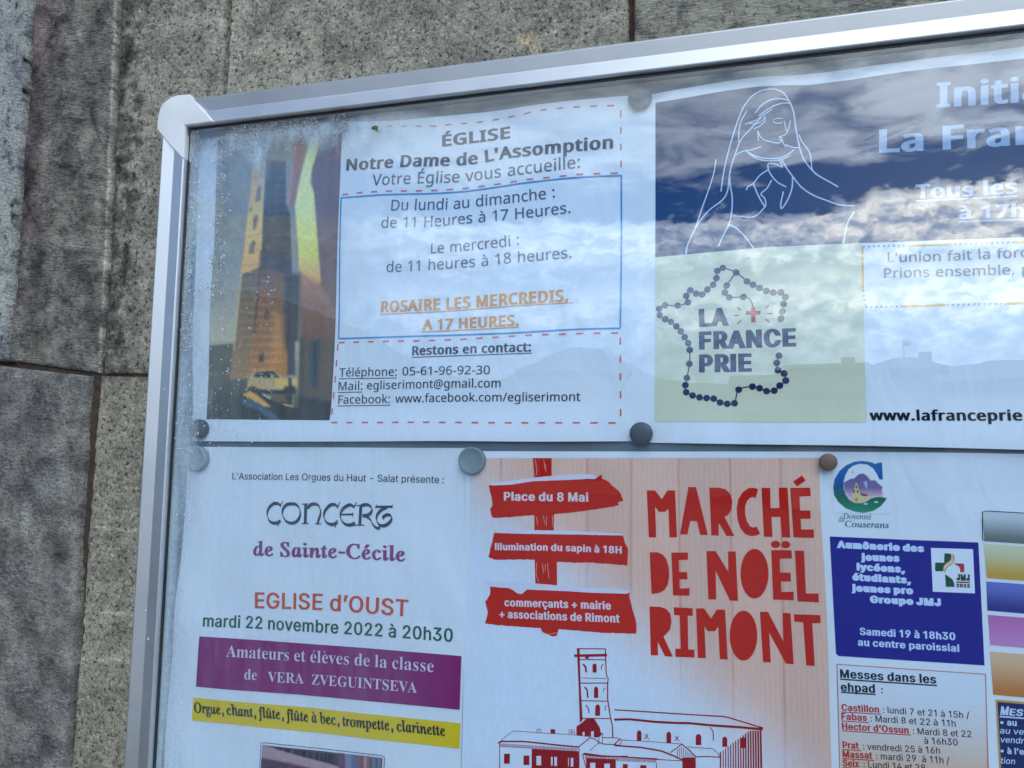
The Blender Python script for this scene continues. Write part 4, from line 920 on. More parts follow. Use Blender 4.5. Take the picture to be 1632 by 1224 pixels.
# ------------------------------------------------------------------ picture painter
class Painter:
    """a print: a fine sheet whose vertices carry the colours of the printed picture"""
    def __init__(s, corners, du=1.4, dv=1.4):
        tl, tr, br, bl = [np.array(c, float) for c in corners]
        nu = int(max(np.hypot(*(tr - tl)), np.hypot(*(br - bl))) / du) + 2
        nv = int(max(np.hypot(*(bl - tl)), np.hypot(*(br - tr))) / dv) + 2
        u, v = np.meshgrid(np.linspace(0, 1, nu), np.linspace(0, 1, nv))
        s.nu, s.nv, s.u, s.v = nu, nv, u, v
        q = ((1 - u) * (1 - v))[..., None] * tl + (u * (1 - v))[..., None] * tr + (u * v)[..., None] * br + ((1 - u) * v)[..., None] * bl
        s.x, s.y = q[..., 0], q[..., 1]
        s.c = np.ones((nv, nu, 3))

    def fill(s, rgb):
        s.c[:] = s2la(rgb)

    def vgrad(s, stops):
        ys = [a for a, _ in stops]
        for k in range(3):
            s.c[..., k] = np.interp(s.y, ys, [s2la(c)[k] for _, c in stops])

    def blend(s, a, rgb):
        a = np.clip(a, 0, 1)[..., None]
        s.c = s.c * (1 - a) + (s2la(rgb) if not isinstance(rgb, np.ndarray) else rgb) * a

    def sd(s, poly):
        P = np.asarray(poly, float)
        d = np.full(s.x.shape, 1e9)
        ins = np.zeros(s.x.shape, bool)
        for a, b in zip(P, np.roll(P, -1, 0)):
            e = b - a
            w0, w1 = s.x - a[0], s.y - a[1]
            t = np.clip((w0 * e[0] + w1 * e[1]) / max(e @ e, 1e-9), 0, 1)
            d = np.minimum(d, np.hypot(w0 - t * e[0], w1 - t * e[1]))
            if a[1] != b[1]:
                cr = ((a[1] > s.y) != (b[1] > s.y)) & (s.x < (b[0] - a[0]) * (s.y - a[1]) / (b[1] - a[1]) + a[0])
                ins ^= cr
        return np.where(ins, -d, d)

    def poly(s, poly, rgb, soft=1.2, grad=None, k=1.0):
        a = np.clip(0.5 - s.sd(poly) / soft, 0, 1) * k
        if grad:
            ys = [g for g, _ in grad]
            g = np.stack([np.interp(s.y, ys, [s2la(c)[q] for _, c in grad]) for q in range(3)], -1)
            s.blend(a, g)
        else:
            s.blend(a, rgb)

    def line(s, pts, w, rgb, k=1.0):
        d = np.full(s.x.shape, 1e9)
        P = np.asarray(pts, float)
        for a, b in zip(P[:-1], P[1:]):
            e = b - a
            w0, w1 = s.x - a[0], s.y - a[1]
            t = np.clip((w0 * e[0] + w1 * e[1]) / max(e @ e, 1e-9), 0, 1)
            d = np.minimum(d, np.hypot(w0 - t * e[0], w1 - t * e[1]))
        s.blend(np.clip(0.5 + (w / 2 - d), 0, 1) * k, rgb)

    def grain(s, amt, rough=1):
        g = rng.normal(0, 1, s.x.shape)
        for _ in range(rough):
            g = (g + np.roll(g, 1, 0) + np.roll(g, 1, 1) + np.roll(g, -1, 0)) / 2.2
        s.c = np.clip(s.c * (1 + amt * g[..., None]), 0.002, 1)

    def build(s, name, sh, lift, parent, label=None):
        X, Y = atv(s.x.ravel(), s.y.ravel())
        d = sh.h(X, Y) - lift
        return link_mesh(name, np.c_[X, Y, d].tolist(), grid_faces(s.nu, s.nv), M_PRINT, parent, s.c.reshape(-1, 3), label=label)


def sheet_mesh(name, sh, top, right, bottom, left, parent, mat=None, n=(60, 60), pixel=True, thick=0.12, label=None):
    """Coons patch between four edges (each left to right or top to bottom)"""
    f = (lambda e: atl(e)) if pixel else (lambda e: np.asarray(e, float))
    nu, nv = n

    def par(e, m):
        P = smooth_line(f(e), 6)
        L = np.r_[0, np.cumsum(np.hypot(*np.diff(P, axis=0).T))]
        t = np.linspace(0, L[-1], m)
        return np.c_[np.interp(t, L, P[:, 0]), np.interp(t, L, P[:, 1])]
    T, B, L, Rr = par(top, nu), par(bottom, nu), par(left, nv), par(right, nv)
    u = np.linspace(0, 1, nu)[None, :, None]
    v = np.linspace(0, 1, nv)[:, None, None]
    G = (1 - v) * T[None] + v * B[None] + (1 - u) * L[:, None] + u * Rr[:, None] \
        - ((1 - u) * (1 - v) * T[0] + u * (1 - v) * T[-1] + (1 - u) * v * B[0] + u * v * B[-1])
    G = G.reshape(-1, 2)
    d = sh.h(G[:, 0], G[:, 1])
    V = np.c_[G, d].tolist()
    F = grid_faces(nu, nv)
    k = len(V)
    V += np.c_[G, d + thick].tolist()
    F += [tuple(i + k for i in q[::-1]) for q in grid_faces(nu, nv)]
    rim = [i for i in range(nu)] + [j * nu + nu - 1 for j in range(1, nv)] + [(nv - 1) * nu + i for i in range(nu - 2, -1, -1)] + [j * nu for j in range(nv - 2, 0, -1)]
    for a, b in zip(rim, rim[1:] + rim[:1]):
        F.append((a, b, b + k, a + k))
    return link_mesh(name, V, F, mat or M_PAPER, parent, smooth=False, label=label)


def sstep(a, b, x):
    t = np.clip((np.asarray(x, float) - a) / (b - a), 0, 1)
    return t * t * (3 - 2 * t)


def waves(seed, amp, wl):
    r = np.random.default_rng(seed)
    k = [(r.uniform(-1, 1) * 6.283 / wl, r.uniform(-1, 1) * 6.283 / wl, r.uniform(0, 6.28)) for _ in range(5)]

    def f(X, Y):
        z = 0
        for a, b, p in k:
            z = z + np.sin(a * X + b * Y + p)
        return z * amp / 2.2
    return f


# ------------------------------------------------------------------ ground, hills, the houses opposite
def mirror_dir(px, py):
    """direction in which the pane sends the line of sight of a pixel (world axes)"""
    v = CAMR.T @ np.array([(px - PW / 2) / FPX, (py - PH / 2) / FPX, 1.0])
    v /= np.linalg.norm(v)
    return Vector((v[0], -v[2], -v[1]))


EYE = W(CAMP[0], CAMP[1], 450)      # the eye as the pane sees it


def facing(px, py, dist):
    d = mirror_dir(px, py)
    return EYE + d * (dist / math.hypot(d.x, d.y))


def build_surroundings():
    m_ground = mat_plain('asphalt', (0.06, 0.06, 0.06), 0.9, nscale=3, nvar=0.35)
    m_hill = mat_plain('wooded_hill', (0.11, 0.135, 0.15), 0.95, nscale=0.02, nvar=0.25)
    s = 2500
    g = link_mesh('ground', [(-s, -s, 0), (s, -s, 0), (s, s, 0), (-s, s, 0)], [(0, 1, 2, 3)], m_ground, world=True)
    g['kind'] = 'structure'
    # pavement along the foot of the church wall
    pv = MB()
    x0, x1, y0, y1, h = -9, 9, -1.6, 0.0, 0.13
    pv.add([(x0, y0, 0.004), (x1, y0, 0.004), (x1, y0, h), (x0, y0, h), (x1, y1, h), (x0, y1, h)],
           [(0, 1, 2, 3), (3, 2, 4, 5)])
    p = pv.build('pavement', mat_plain('kerb_stone', (0.24, 0.23, 0.21), 0.9, nscale=25, nvar=0.25), world=True)
    p['kind'] = 'structure'

    # hills far behind the houses
    rid = [(-200, 470), (120, 450), (330, 456), (450, 478), (540, 511), (590, 533), (640, 564), (700, 592), (790, 605), (840, 585), (905, 556), (960, 560), (1010, 582), (1060, 604), (1180, 612), (1330, 600), (1500, 585), (1640, 572), (1900, 590), (2300, 620)]
    rid = smooth_line(rid, 7)
    V, nv = [], 7
    for i, (px, py) in enumerate(rid):
        d = mirror_dir(px, py)
        for j in range(nv):
            t = j / (nv - 1)
            D = 900 - 420 * (1 - t)
            top = EYE + d * (900 / math.hypot(d.x, d.y))
            hz = top.z * (t ** 0.8) * (1 + 0.02 * noise.noise(Vector((i * .7, j, 3))))
            n = Vector((d.x, d.y)).normalized()
            V.append((EYE.x + n.x * D, EYE.y + n.y * D, hz - 2 * (j == 0)))
    m = len(rid)
    F = [(i * nv + j, (i + 1) * nv + j, (i + 1) * nv + j + 1, i * nv + j + 1) for i in range(m - 1) for j in range(nv - 1)]
    hl = link_mesh('hills', V, F, m_hill, smooth=True, world=True)
    hl['kind'] = 'structure'

    m_rw = [mat_plain('render_%d' % i, c, 0.9, nscale=2, nvar=0.15) for i, c in enumerate([(0.30, 0.27, 0.22), (0.36, 0.34, 0.30), (0.26, 0.22, 0.18)])]
    m_roof = mat_plain('roof_slate', (0.12, 0.13, 0.14), 0.8, nscale=6, nvar=0.3)
    m_tile = mat_plain('roof_tile', (0.16, 0.12, 0.10), 0.85, nscale=6, nvar=0.3)
    m_dark = mat_plain('window_dark', (0.03, 0.035, 0.04), 0.2)
    m_shut = mat_plain('shutter', (0.12, 0.15, 0.17), 0.6)

    def house(pxl, pxr, pya, pye, dist, wall, roof, label, hip=0.0, depth=8.0, flag=False):
        """front wide between two reflected pixels, ridge at pya, eaves at pye"""
        A, B = facing(pxl, pye, dist), facing(pxr, pye, dist)
        ridge = facing((pxl + pxr) / 2, pya, dist).z
        eave = (A.z + B.z) / 2
        u = Vector((B.x - A.x, B.y - A.y, 0))
        Lw = u.length
        u.normalize()
        n = Vector((0, 0, 1)).cross(u)
        if n.y > 0:
            n = -n                       # away from the church
        A0 = Vector((A.x, A.y, 0))
        root = bpy.data.objects.new('house', None)
        COL.objects.link(root)
        root.location = A0 + u * (Lw / 2)
        root['label'] = label
        root['category'] = 'house'
        root['group'] = 'houses across the street, seen in the pane'
        P = lambda s, t, z: tuple(A0 + u * s + n * t + Vector((0, 0, z)))
        wl = MB()
        wl.add([P(0, 0, 0), P(Lw, 0, 0), P(Lw, 0, eave), P(0, 0, eave), P(0, depth, 0), P(Lw, depth, 0), P(Lw, depth, eave), P(0, depth, eave)],
               [(0, 1, 2, 3), (5, 4, 7, 6), (4, 0, 3, 7), (1, 5, 6, 2)])
        if hip < 0.02:
            wl.add([P(0.0, 0, eave), P(0, depth, eave), P(0, depth / 2, ridge - .1)], [(0, 1, 2)])
            wl.add([P(Lw, 0, eave), P(Lw, depth, eave), P(Lw, depth / 2, ridge - .1)], [(0, 1, 2)])
        wl.build('wall', wall, root, world=True)
        rf = MB()
        o = 0.35
        h = hip * Lw
        z0 = eave - 0.1
        for dz in (0, 0.14):
            rf.add([P(-o, -o, z0 + dz), P(Lw + o, -o, z0 + dz), P(Lw + o, depth + o, z0 + dz), P(-o, depth + o, z0 + dz), P(h - (o if h < .1 else 0), depth / 2, ridge + dz), P(Lw - h + (o if h < .1 else 0), depth / 2, ridge + dz)],
                   [(0, 1, 5, 4), (2, 3, 4, 5), (3, 0, 4), (1, 2, 5)] if h > .1 else [(0, 1, 5, 4), (2, 3, 4, 5)])
        r = rf.build('roof', roof, root, world=True)
        cm = MB()
        cx = Lw * 0.72
        zb = ridge - 1.2
        q = [P(cx, depth / 2 - .3, zb), P(cx + .6, depth / 2 - .3, zb), P(cx + .6, depth / 2 + .3, zb), P(cx, depth / 2 + .3, zb)]
        zt = ridge + 0.35
        q += [(a, b, zt) for a, b, _ in q]
        cm.add(q, [(0, 1, 5, 4), (1, 2, 6, 5), (2, 3, 7, 6), (3, 0, 4, 7), (4, 5, 6, 7)])
        cm.build('chimney', wall, r, world=True)
        nw = max(2, int(Lw / 2.4))
        for fl in range(max(1, int(eave / 2.7))):
            for k in range(nw):
                s0 = (k + .5) * Lw / nw
                z = 0.9 + fl * 2.7
                if z + 1.4 > eave:
                    continue
                wm = MB()
                wm.add([P(s0 - .45, -.03, z), P(s0 + .45, -.03, z), P(s0 + .45, -.03, z + 1.3), P(s0 - .45, -.03, z + 1.3)], [(0, 1, 2, 3)])
                wo = wm.build('window', m_dark, root, world=True)
                for sg in (-1, 1):
                    sm = MB()
                    a, b = s0 + sg * .47, s0 + sg * .92
                    a, b = min(a, b), max(a, b)
                    v = [P(a, -.04, z), P(b, -.04, z), P(b, -.04, z + 1.3), P(a, -.04, z + 1.3)]
                    v += [P(a, -.08, z), P(b, -.08, z), P(b, -.08, z + 1.3), P(a, -.08, z + 1.3)]
                    sm.add(v, [(4, 5, 6, 7), (0, 4, 7, 3), (1, 2, 6, 5), (0, 1, 5, 4), (2, 3, 7, 6)])
                    sm.build('shutter', m_shut, wo, world=True)
        if flag:
            fm = MB()
            b = Vector(P(Lw / 2, depth / 2, ridge - .1))
            t = 0.022
            hgt = flag
            v = [(b.x + a * t, b.y + c * t, b.z + z) for z in (0, hgt) for a, c in ((-1, -1), (1, -1), (1, 1), (-1, 1))]
            fm.add(v, [(0, 1, 5, 4), (1, 2, 6, 5), (2, 3, 7, 6), (3, 0, 4, 7), (4, 5, 6, 7)])
            fz = hgt - 0.45
            v = [(b.x + u.x * s, b.y + u.y * s, b.z + fz + z) for s, z in ((0.03, 0.1), (.34, .14), (.28, .22), (.36, .31), (0.03, .36))]
            v += [(x + .02, y + .03, z) for x, y, z in v]
            fm.add(v, [(0, 1, 2, 3, 4), (9, 8, 7, 6, 5)] + [(i, (i + 1) % 5, (i + 1) % 5 + 5, i + 5) for i in range(5)])
            fm.build('weather_vane', m_dark, r, world=True)

    house(1170, 1262, 588, 612, 46, m_rw[0], m_roof, 'low grey roofed house, smallest of the houses opposite the wall')
    house(1258, 1376, 566, 588, 36, m_rw[1], m_tile, 'pale rendered house with red tiled roof and level ridge')
    house(1384, 1500, 556, 588, 40, m_rw[2], m_roof, 'house with hipped slate roof carrying a weather vane', hip=0.36, flag=1.15)
    house(1502, 1660, 580, 606, 33, m_rw[1], m_roof, 'wide pale house with slate roof at the right end of the row')
    house(830, 1000, 553, 592, 52, m_rw[2], m_roof, 'tall brown house with hipped slate roof standing alone', hip=0.38)


build_surroundings()

# ------------------------------------------------------------------ the stone wall
WD = 13.0        # depth of the wall's face behind the paper


def build_wall():
    root = thing('stone_wall', 'grey rough hewn stone block wall behind the notice board', 'wall', 350, Z0 * 1000, 400)
    mats = {k: mat_stone(k) for k in ('granular', 'tooled', 'smooth')}
    m_mort = mat_plain('mortar', (0.050, 0.034, 0.024), 0.95, nscale=180, nvar=0.85, bump=0.8)

    YTOP, YBOT = at(1003, -260, WD)[1] - 40, at(0, 1430, WD)[1]

    def relief(kind, X, Y):
        v = Vector((X, Y, 0))
        if kind == 'granular':
            r = 1.0 * noise.fractal(v / 26, 1, 2, 3) + 0.75 * noise.fractal(v / 5.0, 0.7, 2, 3)
            p = noise.noise(Vector((X / 2.6, Y / 2.6, 9)))
            return r + 0.5 * p - 0.7 * max(0, noise.noise(Vector((X / 4.2, Y / 4.2, 4))) - 0.22) * 2
        if kind == 'tooled':
            a = X * 0.85 + Y * 0.53
            b = -X * 0.53 + Y * 0.85
            return 1.5 * noise.fractal(v / 34, 1, 2, 4) + 0.5 * noise.noise(Vector((a / 10, b / 2.1, 2))) + 0.4 * noise.fractal(v / 4, .8, 2, 2)
        r = 0.9 * noise.fractal(v / 50, 1, 2, 3)
        j = noise.noise(Vector((X / 30, Y / 30, 7))) * 2.5
        return 1.3 * r + 0.2 * math.sin((Y + j) * 2.0) * math.sin((X + j * .7) * 2.2) + 0.35 * noise.noise(v / 3.0) + .3 * noise.noise(v / 8.0)

    def block(kind, left, right, step, tint=None, d0=0.0, tilt=0.0, label=None, jag=0.5, px=True):
        L = atl(left, WD) if px else np.asarray(left, float)
        Rr = atl(right, WD) if px else np.asarray(right, float)
        if px:                       # courses run level outside the picture
            for P, src in ((L, left), (Rr, right)):
                for k in (0, -1):
                    if src[k][1] == -260:
                        P[k, 1] = YTOP
                    elif src[k][1] == 1420:
                        P[k, 1] = YBOT

        def par(P, t):
            q = np.r_[0, np.cumsum(np.hypot(*np.diff(P, axis=0).T))]
            q /= q[-1]
            return np.c_[np.interp(t, q, P[:, 0]), np.interp(t, q, P[:, 1])]
        hgt = max(np.hypot(*(L[-1] - L[0])), np.hypot(*(Rr[-1] - Rr[0])))
        wid = max(np.hypot(*(Rr[0] - L[0])), np.hypot(*(Rr[-1] - L[-1])))
        nu, nv = max(3, int(wid / step) + 1), max(3, int(hgt / step) + 1)
        t = np.linspace(0, 1, nv)
        A, B = par(L, t), par(Rr, t)
        V, C = [], []
        for j in range(nv):
            w = np.hypot(*(B[j] - A[j]))
            for i in range(nu):
                u = i / (nu - 1)
                X, Y = A[j] * (1 - u) + B[j] * u
                ex = min(u, 1 - u) * w
                ey = min(t[j], 1 - t[j]) * hgt
                e = min(ex, ey) + 0.9 * noise.noise(Vector((X / 5, Y / 5, 21)))
                rim = 2.4 * math.exp(-max(e, 0) / 0.9)
                jx = jag * (1.3 * noise.fractal(Vector((X / 5, Y / 5, 13)), .8, 2, 3) + 1.6 * noise.noise(Vector((X / 17, Y / 17, 31))))
                z = WD + d0 + tilt * (1 - u) * w - relief(kind, X, Y) + rim
                if i in (0, nu - 1):
                    X += jx
                    z = WD + d0 + tilt * (1 - u) * w + 9
                elif j in (0, nv - 1):
                    Y += jx
                    z = WD + d0 + tilt * (1 - u) * w + 9
                V.append((X, Y, z))
                C.append(tint(u, X, Y, ex, ey) if tint else (1, 1, 1))
        return link_mesh('stone_block', V, grid_faces(nu, nv), mats[kind], root, C, smooth=True, label=label)

    nz = lambda X, Y, s, k=0: noise.fractal(Vector((X / s, Y / s, k)), .8, 2, 4)

    def t_strip(u, X, Y, ex, ey):
        k = 1.25 - 1.2 * max(0, nz(X, Y * .6, 6, 3) - .2) * 1.7
        return (k * .92, k, k * 1.12)

    CRACKS = [(*at(33, 224, WD), *(at(105, 268, WD) - at(33, 224, WD))), (*at(143, 178, WD), *(at(170, 252, WD) - at(143, 178, WD))), (*at(22, 280, WD), *(at(72, 298, WD) - at(22, 280, WD))), (*at(30, 300, WD), *(at(62, 365, WD) - at(30, 300, WD)))]

    def t_main(u, X, Y, ex, ey):
        r = sstep(-50, -215, Y + 40 * nz(X, Y, 40, 1)) * sstep(.5, .1, u)
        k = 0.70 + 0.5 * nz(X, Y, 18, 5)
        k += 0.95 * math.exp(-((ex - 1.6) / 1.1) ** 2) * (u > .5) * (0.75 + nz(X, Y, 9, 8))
        # hairline cracks
        for cx, cy, dx, dy in CRACKS:
            n2 = dx * dx + dy * dy
            q = min(max(((X - cx) * dx + (Y - cy) * dy) / n2, 0), 1)
            wv_ = 1.6 * noise.noise(Vector((q * 3.1, cx, cy)))
            e = math.hypot(X - cx - q * dx - wv_, Y - cy - q * dy - wv_)
            k *= 1 - .75 * math.exp(-(e / .8) ** 2) * (1 - .4 * q)
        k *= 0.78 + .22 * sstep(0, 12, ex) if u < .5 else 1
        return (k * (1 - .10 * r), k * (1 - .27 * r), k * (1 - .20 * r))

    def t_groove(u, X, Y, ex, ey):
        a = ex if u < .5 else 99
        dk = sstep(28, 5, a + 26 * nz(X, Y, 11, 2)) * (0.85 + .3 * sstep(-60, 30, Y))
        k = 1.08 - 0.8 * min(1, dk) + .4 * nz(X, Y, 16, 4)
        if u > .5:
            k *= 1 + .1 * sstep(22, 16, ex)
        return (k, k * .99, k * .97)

    def t_lowr(u, X, Y, ex, ey):
        k = 1.05 + .25 * nz(X, Y, 14, 6)
        for yl in (62.0, 120.0, 152.0):
            w = Y - yl - 2.2 * nz(X, 3, 25, int(yl))
            k += 0.9 * math.exp(-(w / 0.9) ** 2) * (0.6 + nz(X, Y, 8, 2))
        k *= 0.45 + .55 * sstep(0, 7, ey + 4 * nz(X, Y, 6, 1))
        return (k * 1.03, k, k * .92)

    def t_lowl(u, X, Y, ex, ey):
        k = 0.74 + .45 * nz(X, Y, 22, 3)
        return (k * .96, k * .97, k * 1.03)

    def t_gran(u, X, Y, ex, ey):
        k = 1.08 + .32 * nz(X, Y, 26, 2)
        o = math.exp(-(((X - 228) / 7) ** 2 + ((Y + 262) / 4.0) ** 2)) + .8 * math.exp(-(((X - 236) / 4) ** 2 + ((Y + 253) / 4.0) ** 2))
        return (k * (1 + 1.1 * o), k * (1 + .75 * o), k * (1 + .35 * o))

    def t_right(u, X, Y, ex, ey):
        k = 1.1 + .2 * nz(X, Y, 18, 7)
        return (k * .98, k, k * .95)

    def t_draft(u, X, Y, ex, ey):
        k = 1.0 + .2 * nz(X, Y, 12, 7)
        k *= 1 + .22 * sstep(17, 14, ex) * (u < .5)
        return (k, k, k * .97)
    # the visible course above the joint, left to right
    block('smooth', [(-330, -260), (-345, 560)], [(49, -260), (47, 0), (40, 140), (30, 280), (21, 408), (9, 575)], 1.5, t_strip, d0=-1.0, tilt=0.03, label='pale bluish dressed stone block at the left edge')
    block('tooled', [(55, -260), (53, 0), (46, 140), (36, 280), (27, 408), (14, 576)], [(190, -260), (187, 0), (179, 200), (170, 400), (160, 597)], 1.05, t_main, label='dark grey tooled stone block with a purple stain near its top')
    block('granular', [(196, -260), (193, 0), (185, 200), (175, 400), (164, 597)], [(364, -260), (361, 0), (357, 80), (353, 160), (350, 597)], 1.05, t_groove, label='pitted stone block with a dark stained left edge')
    block('granular', [(371, -260), (367, 0), (362, 80), (358, 160), (356, 592)], [(1003, -260), (1001, 0), (1000, 70), (1000, 592)], 1.25, t_draft and (lambda u, X, Y, ex, ey: tuple(a * b for a, b in zip(t_draft(u, X, Y, ex, ey), t_gran(u, X, Y, ex, ey)))), label='speckled grey stone block above the notice board')
    block('tooled', [(1012, -260), (1008, 0), (1007, 70), (1006, 592)], [(1760, -260), (1765, 592)], 1.6, t_right, label='olive grey stone block at the upper right')
    # below the joint
    block('smooth', [(-360, 542), (-390, 1420)], [(146, 598), (136, 760), (127, 900), (117, 1050), (104, 1224), (94, 1420)], 1.1, t_lowl, d0=-.6, label='finely tooth chiselled stone block low on the left')
    block('granular', [(159, 597), (146, 760), (137, 900), (126, 1050), (111, 1224), (100, 1420)], [(1000, 605), (1000, 1420)], 1.3, t_lowr, label='pitted stone block crossed by pale scratches')
    # the rest of the wall, course by course
    xl, xr, yt, yb = -6000, 6600, -4200, 1430
    A = at(-330, -270, WD)
    Bq = at(1770, 600, WD)
    r = random.Random(3)
    ya = YTOP - 8
    y0 = ya
    while y0 > yt:
        h = r.uniform(330, 420)
        x = xl
        while x < xr:
            w = r.uniform(420, 760)
            block('granular', [(x, y0 - h), (x, y0)], [(x + w, y0 - h), (x + w, y0)], 42, None, d0=r.uniform(-2, 2), px=False)
            x += w + 8
        y0 -= h + 8
    lo = YBOT
    for (a, b) in ((xl, at(-400, 600, WD)[0] - 4), (Bq[0] + 10, xr)):
        for (u0, u1) in ((YTOP, at(0, 575, WD)[1]), (at(0, 600, WD)[1], lo)):
            x = a
            while x < b - 10:
                w = min(r.uniform(420, 760), b - x)
                block('granular', [(x, u0), (x, u1)], [(x + w, u0), (x + w, u1)], 30, None, d0=r.uniform(-2, 2), px=False)
                x += w + 8
    xm = at(1000, 605, WD)[0]
    block('granular', [(xm + 8, at(0, 602, WD)[1]), (xm + 8, lo)], [(Bq[0] + 2, at(0, 602, WD)[1]), (Bq[0] + 2, lo)], 20, None, px=False)
    y0 = lo + 8
    while y0 < Z0 * 1000 - 20:
        h = min(r.uniform(330, 420), Z0 * 1000 - y0)
        x = xl
        while x < xr:
            w = r.uniform(420, 760)
            block('granular', [(x, y0), (x, y0 + h)], [(x + w, y0), (x + w, y0 + h)], 42, None, d0=r.uniform(-2, 2), px=False)
            x += w + 8
        y0 += h + 8
    # mortar core: the solid body of the wall
    d0, d1 = WD + 2.0, 620
    mb = MB()
    # fine mortar relief where the joints show
    YJ = at(120, 585, WD)[1]
    xs = np.arange(-170, 420, 2.2)
    ys = np.arange(-330, 330, 2.2)
    V = [(x, y, d0 + 1.0 + 1.8 * noise.fractal(Vector((x / 5, y / 5, 5)), .8, 2, 3) + 4.2 * float(max(sstep(-40, -20, x), sstep(70, 130, y), sstep(YJ - 5, YJ - 12, y)))) for y in ys for x in xs]
    mo = link_mesh('mortar', V, grid_faces(len(xs), len(ys)), m_mort, root, smooth=True)
    mo['label'] = 'brown crumbling mortar in the joints'
    X0, X1, Y0, Y1 = xl, xr, yt - 300, Z0 * 1000
    c = [(X0, Y0, d0 + 8.5), (X1, Y0, d0 + 8.5), (X1, Y1, d0 + 8.5), (X0, Y1, d0 + 8.5), (X0, Y0, d1), (X1, Y0, d1), (X1, Y1, d1), (X0, Y1, d1)]
    mb.add(c, [(0, 3, 2, 1), (4, 5, 6, 7), (0, 1, 5, 4), (1, 2, 6, 5), (2, 3, 7, 6), (3, 0, 4, 7)])
    mb.build('wall_core', m_mort, root)


build_wall()

# ------------------------------------------------------------------ the notice board
XI0, YI0, XI1, YI1 = -8.2, -217.6, 722.0, 326.0      # clear opening of the frame
FW = 21.2                                             # width of the frame
GZ = -8.4                                             # front of the pane


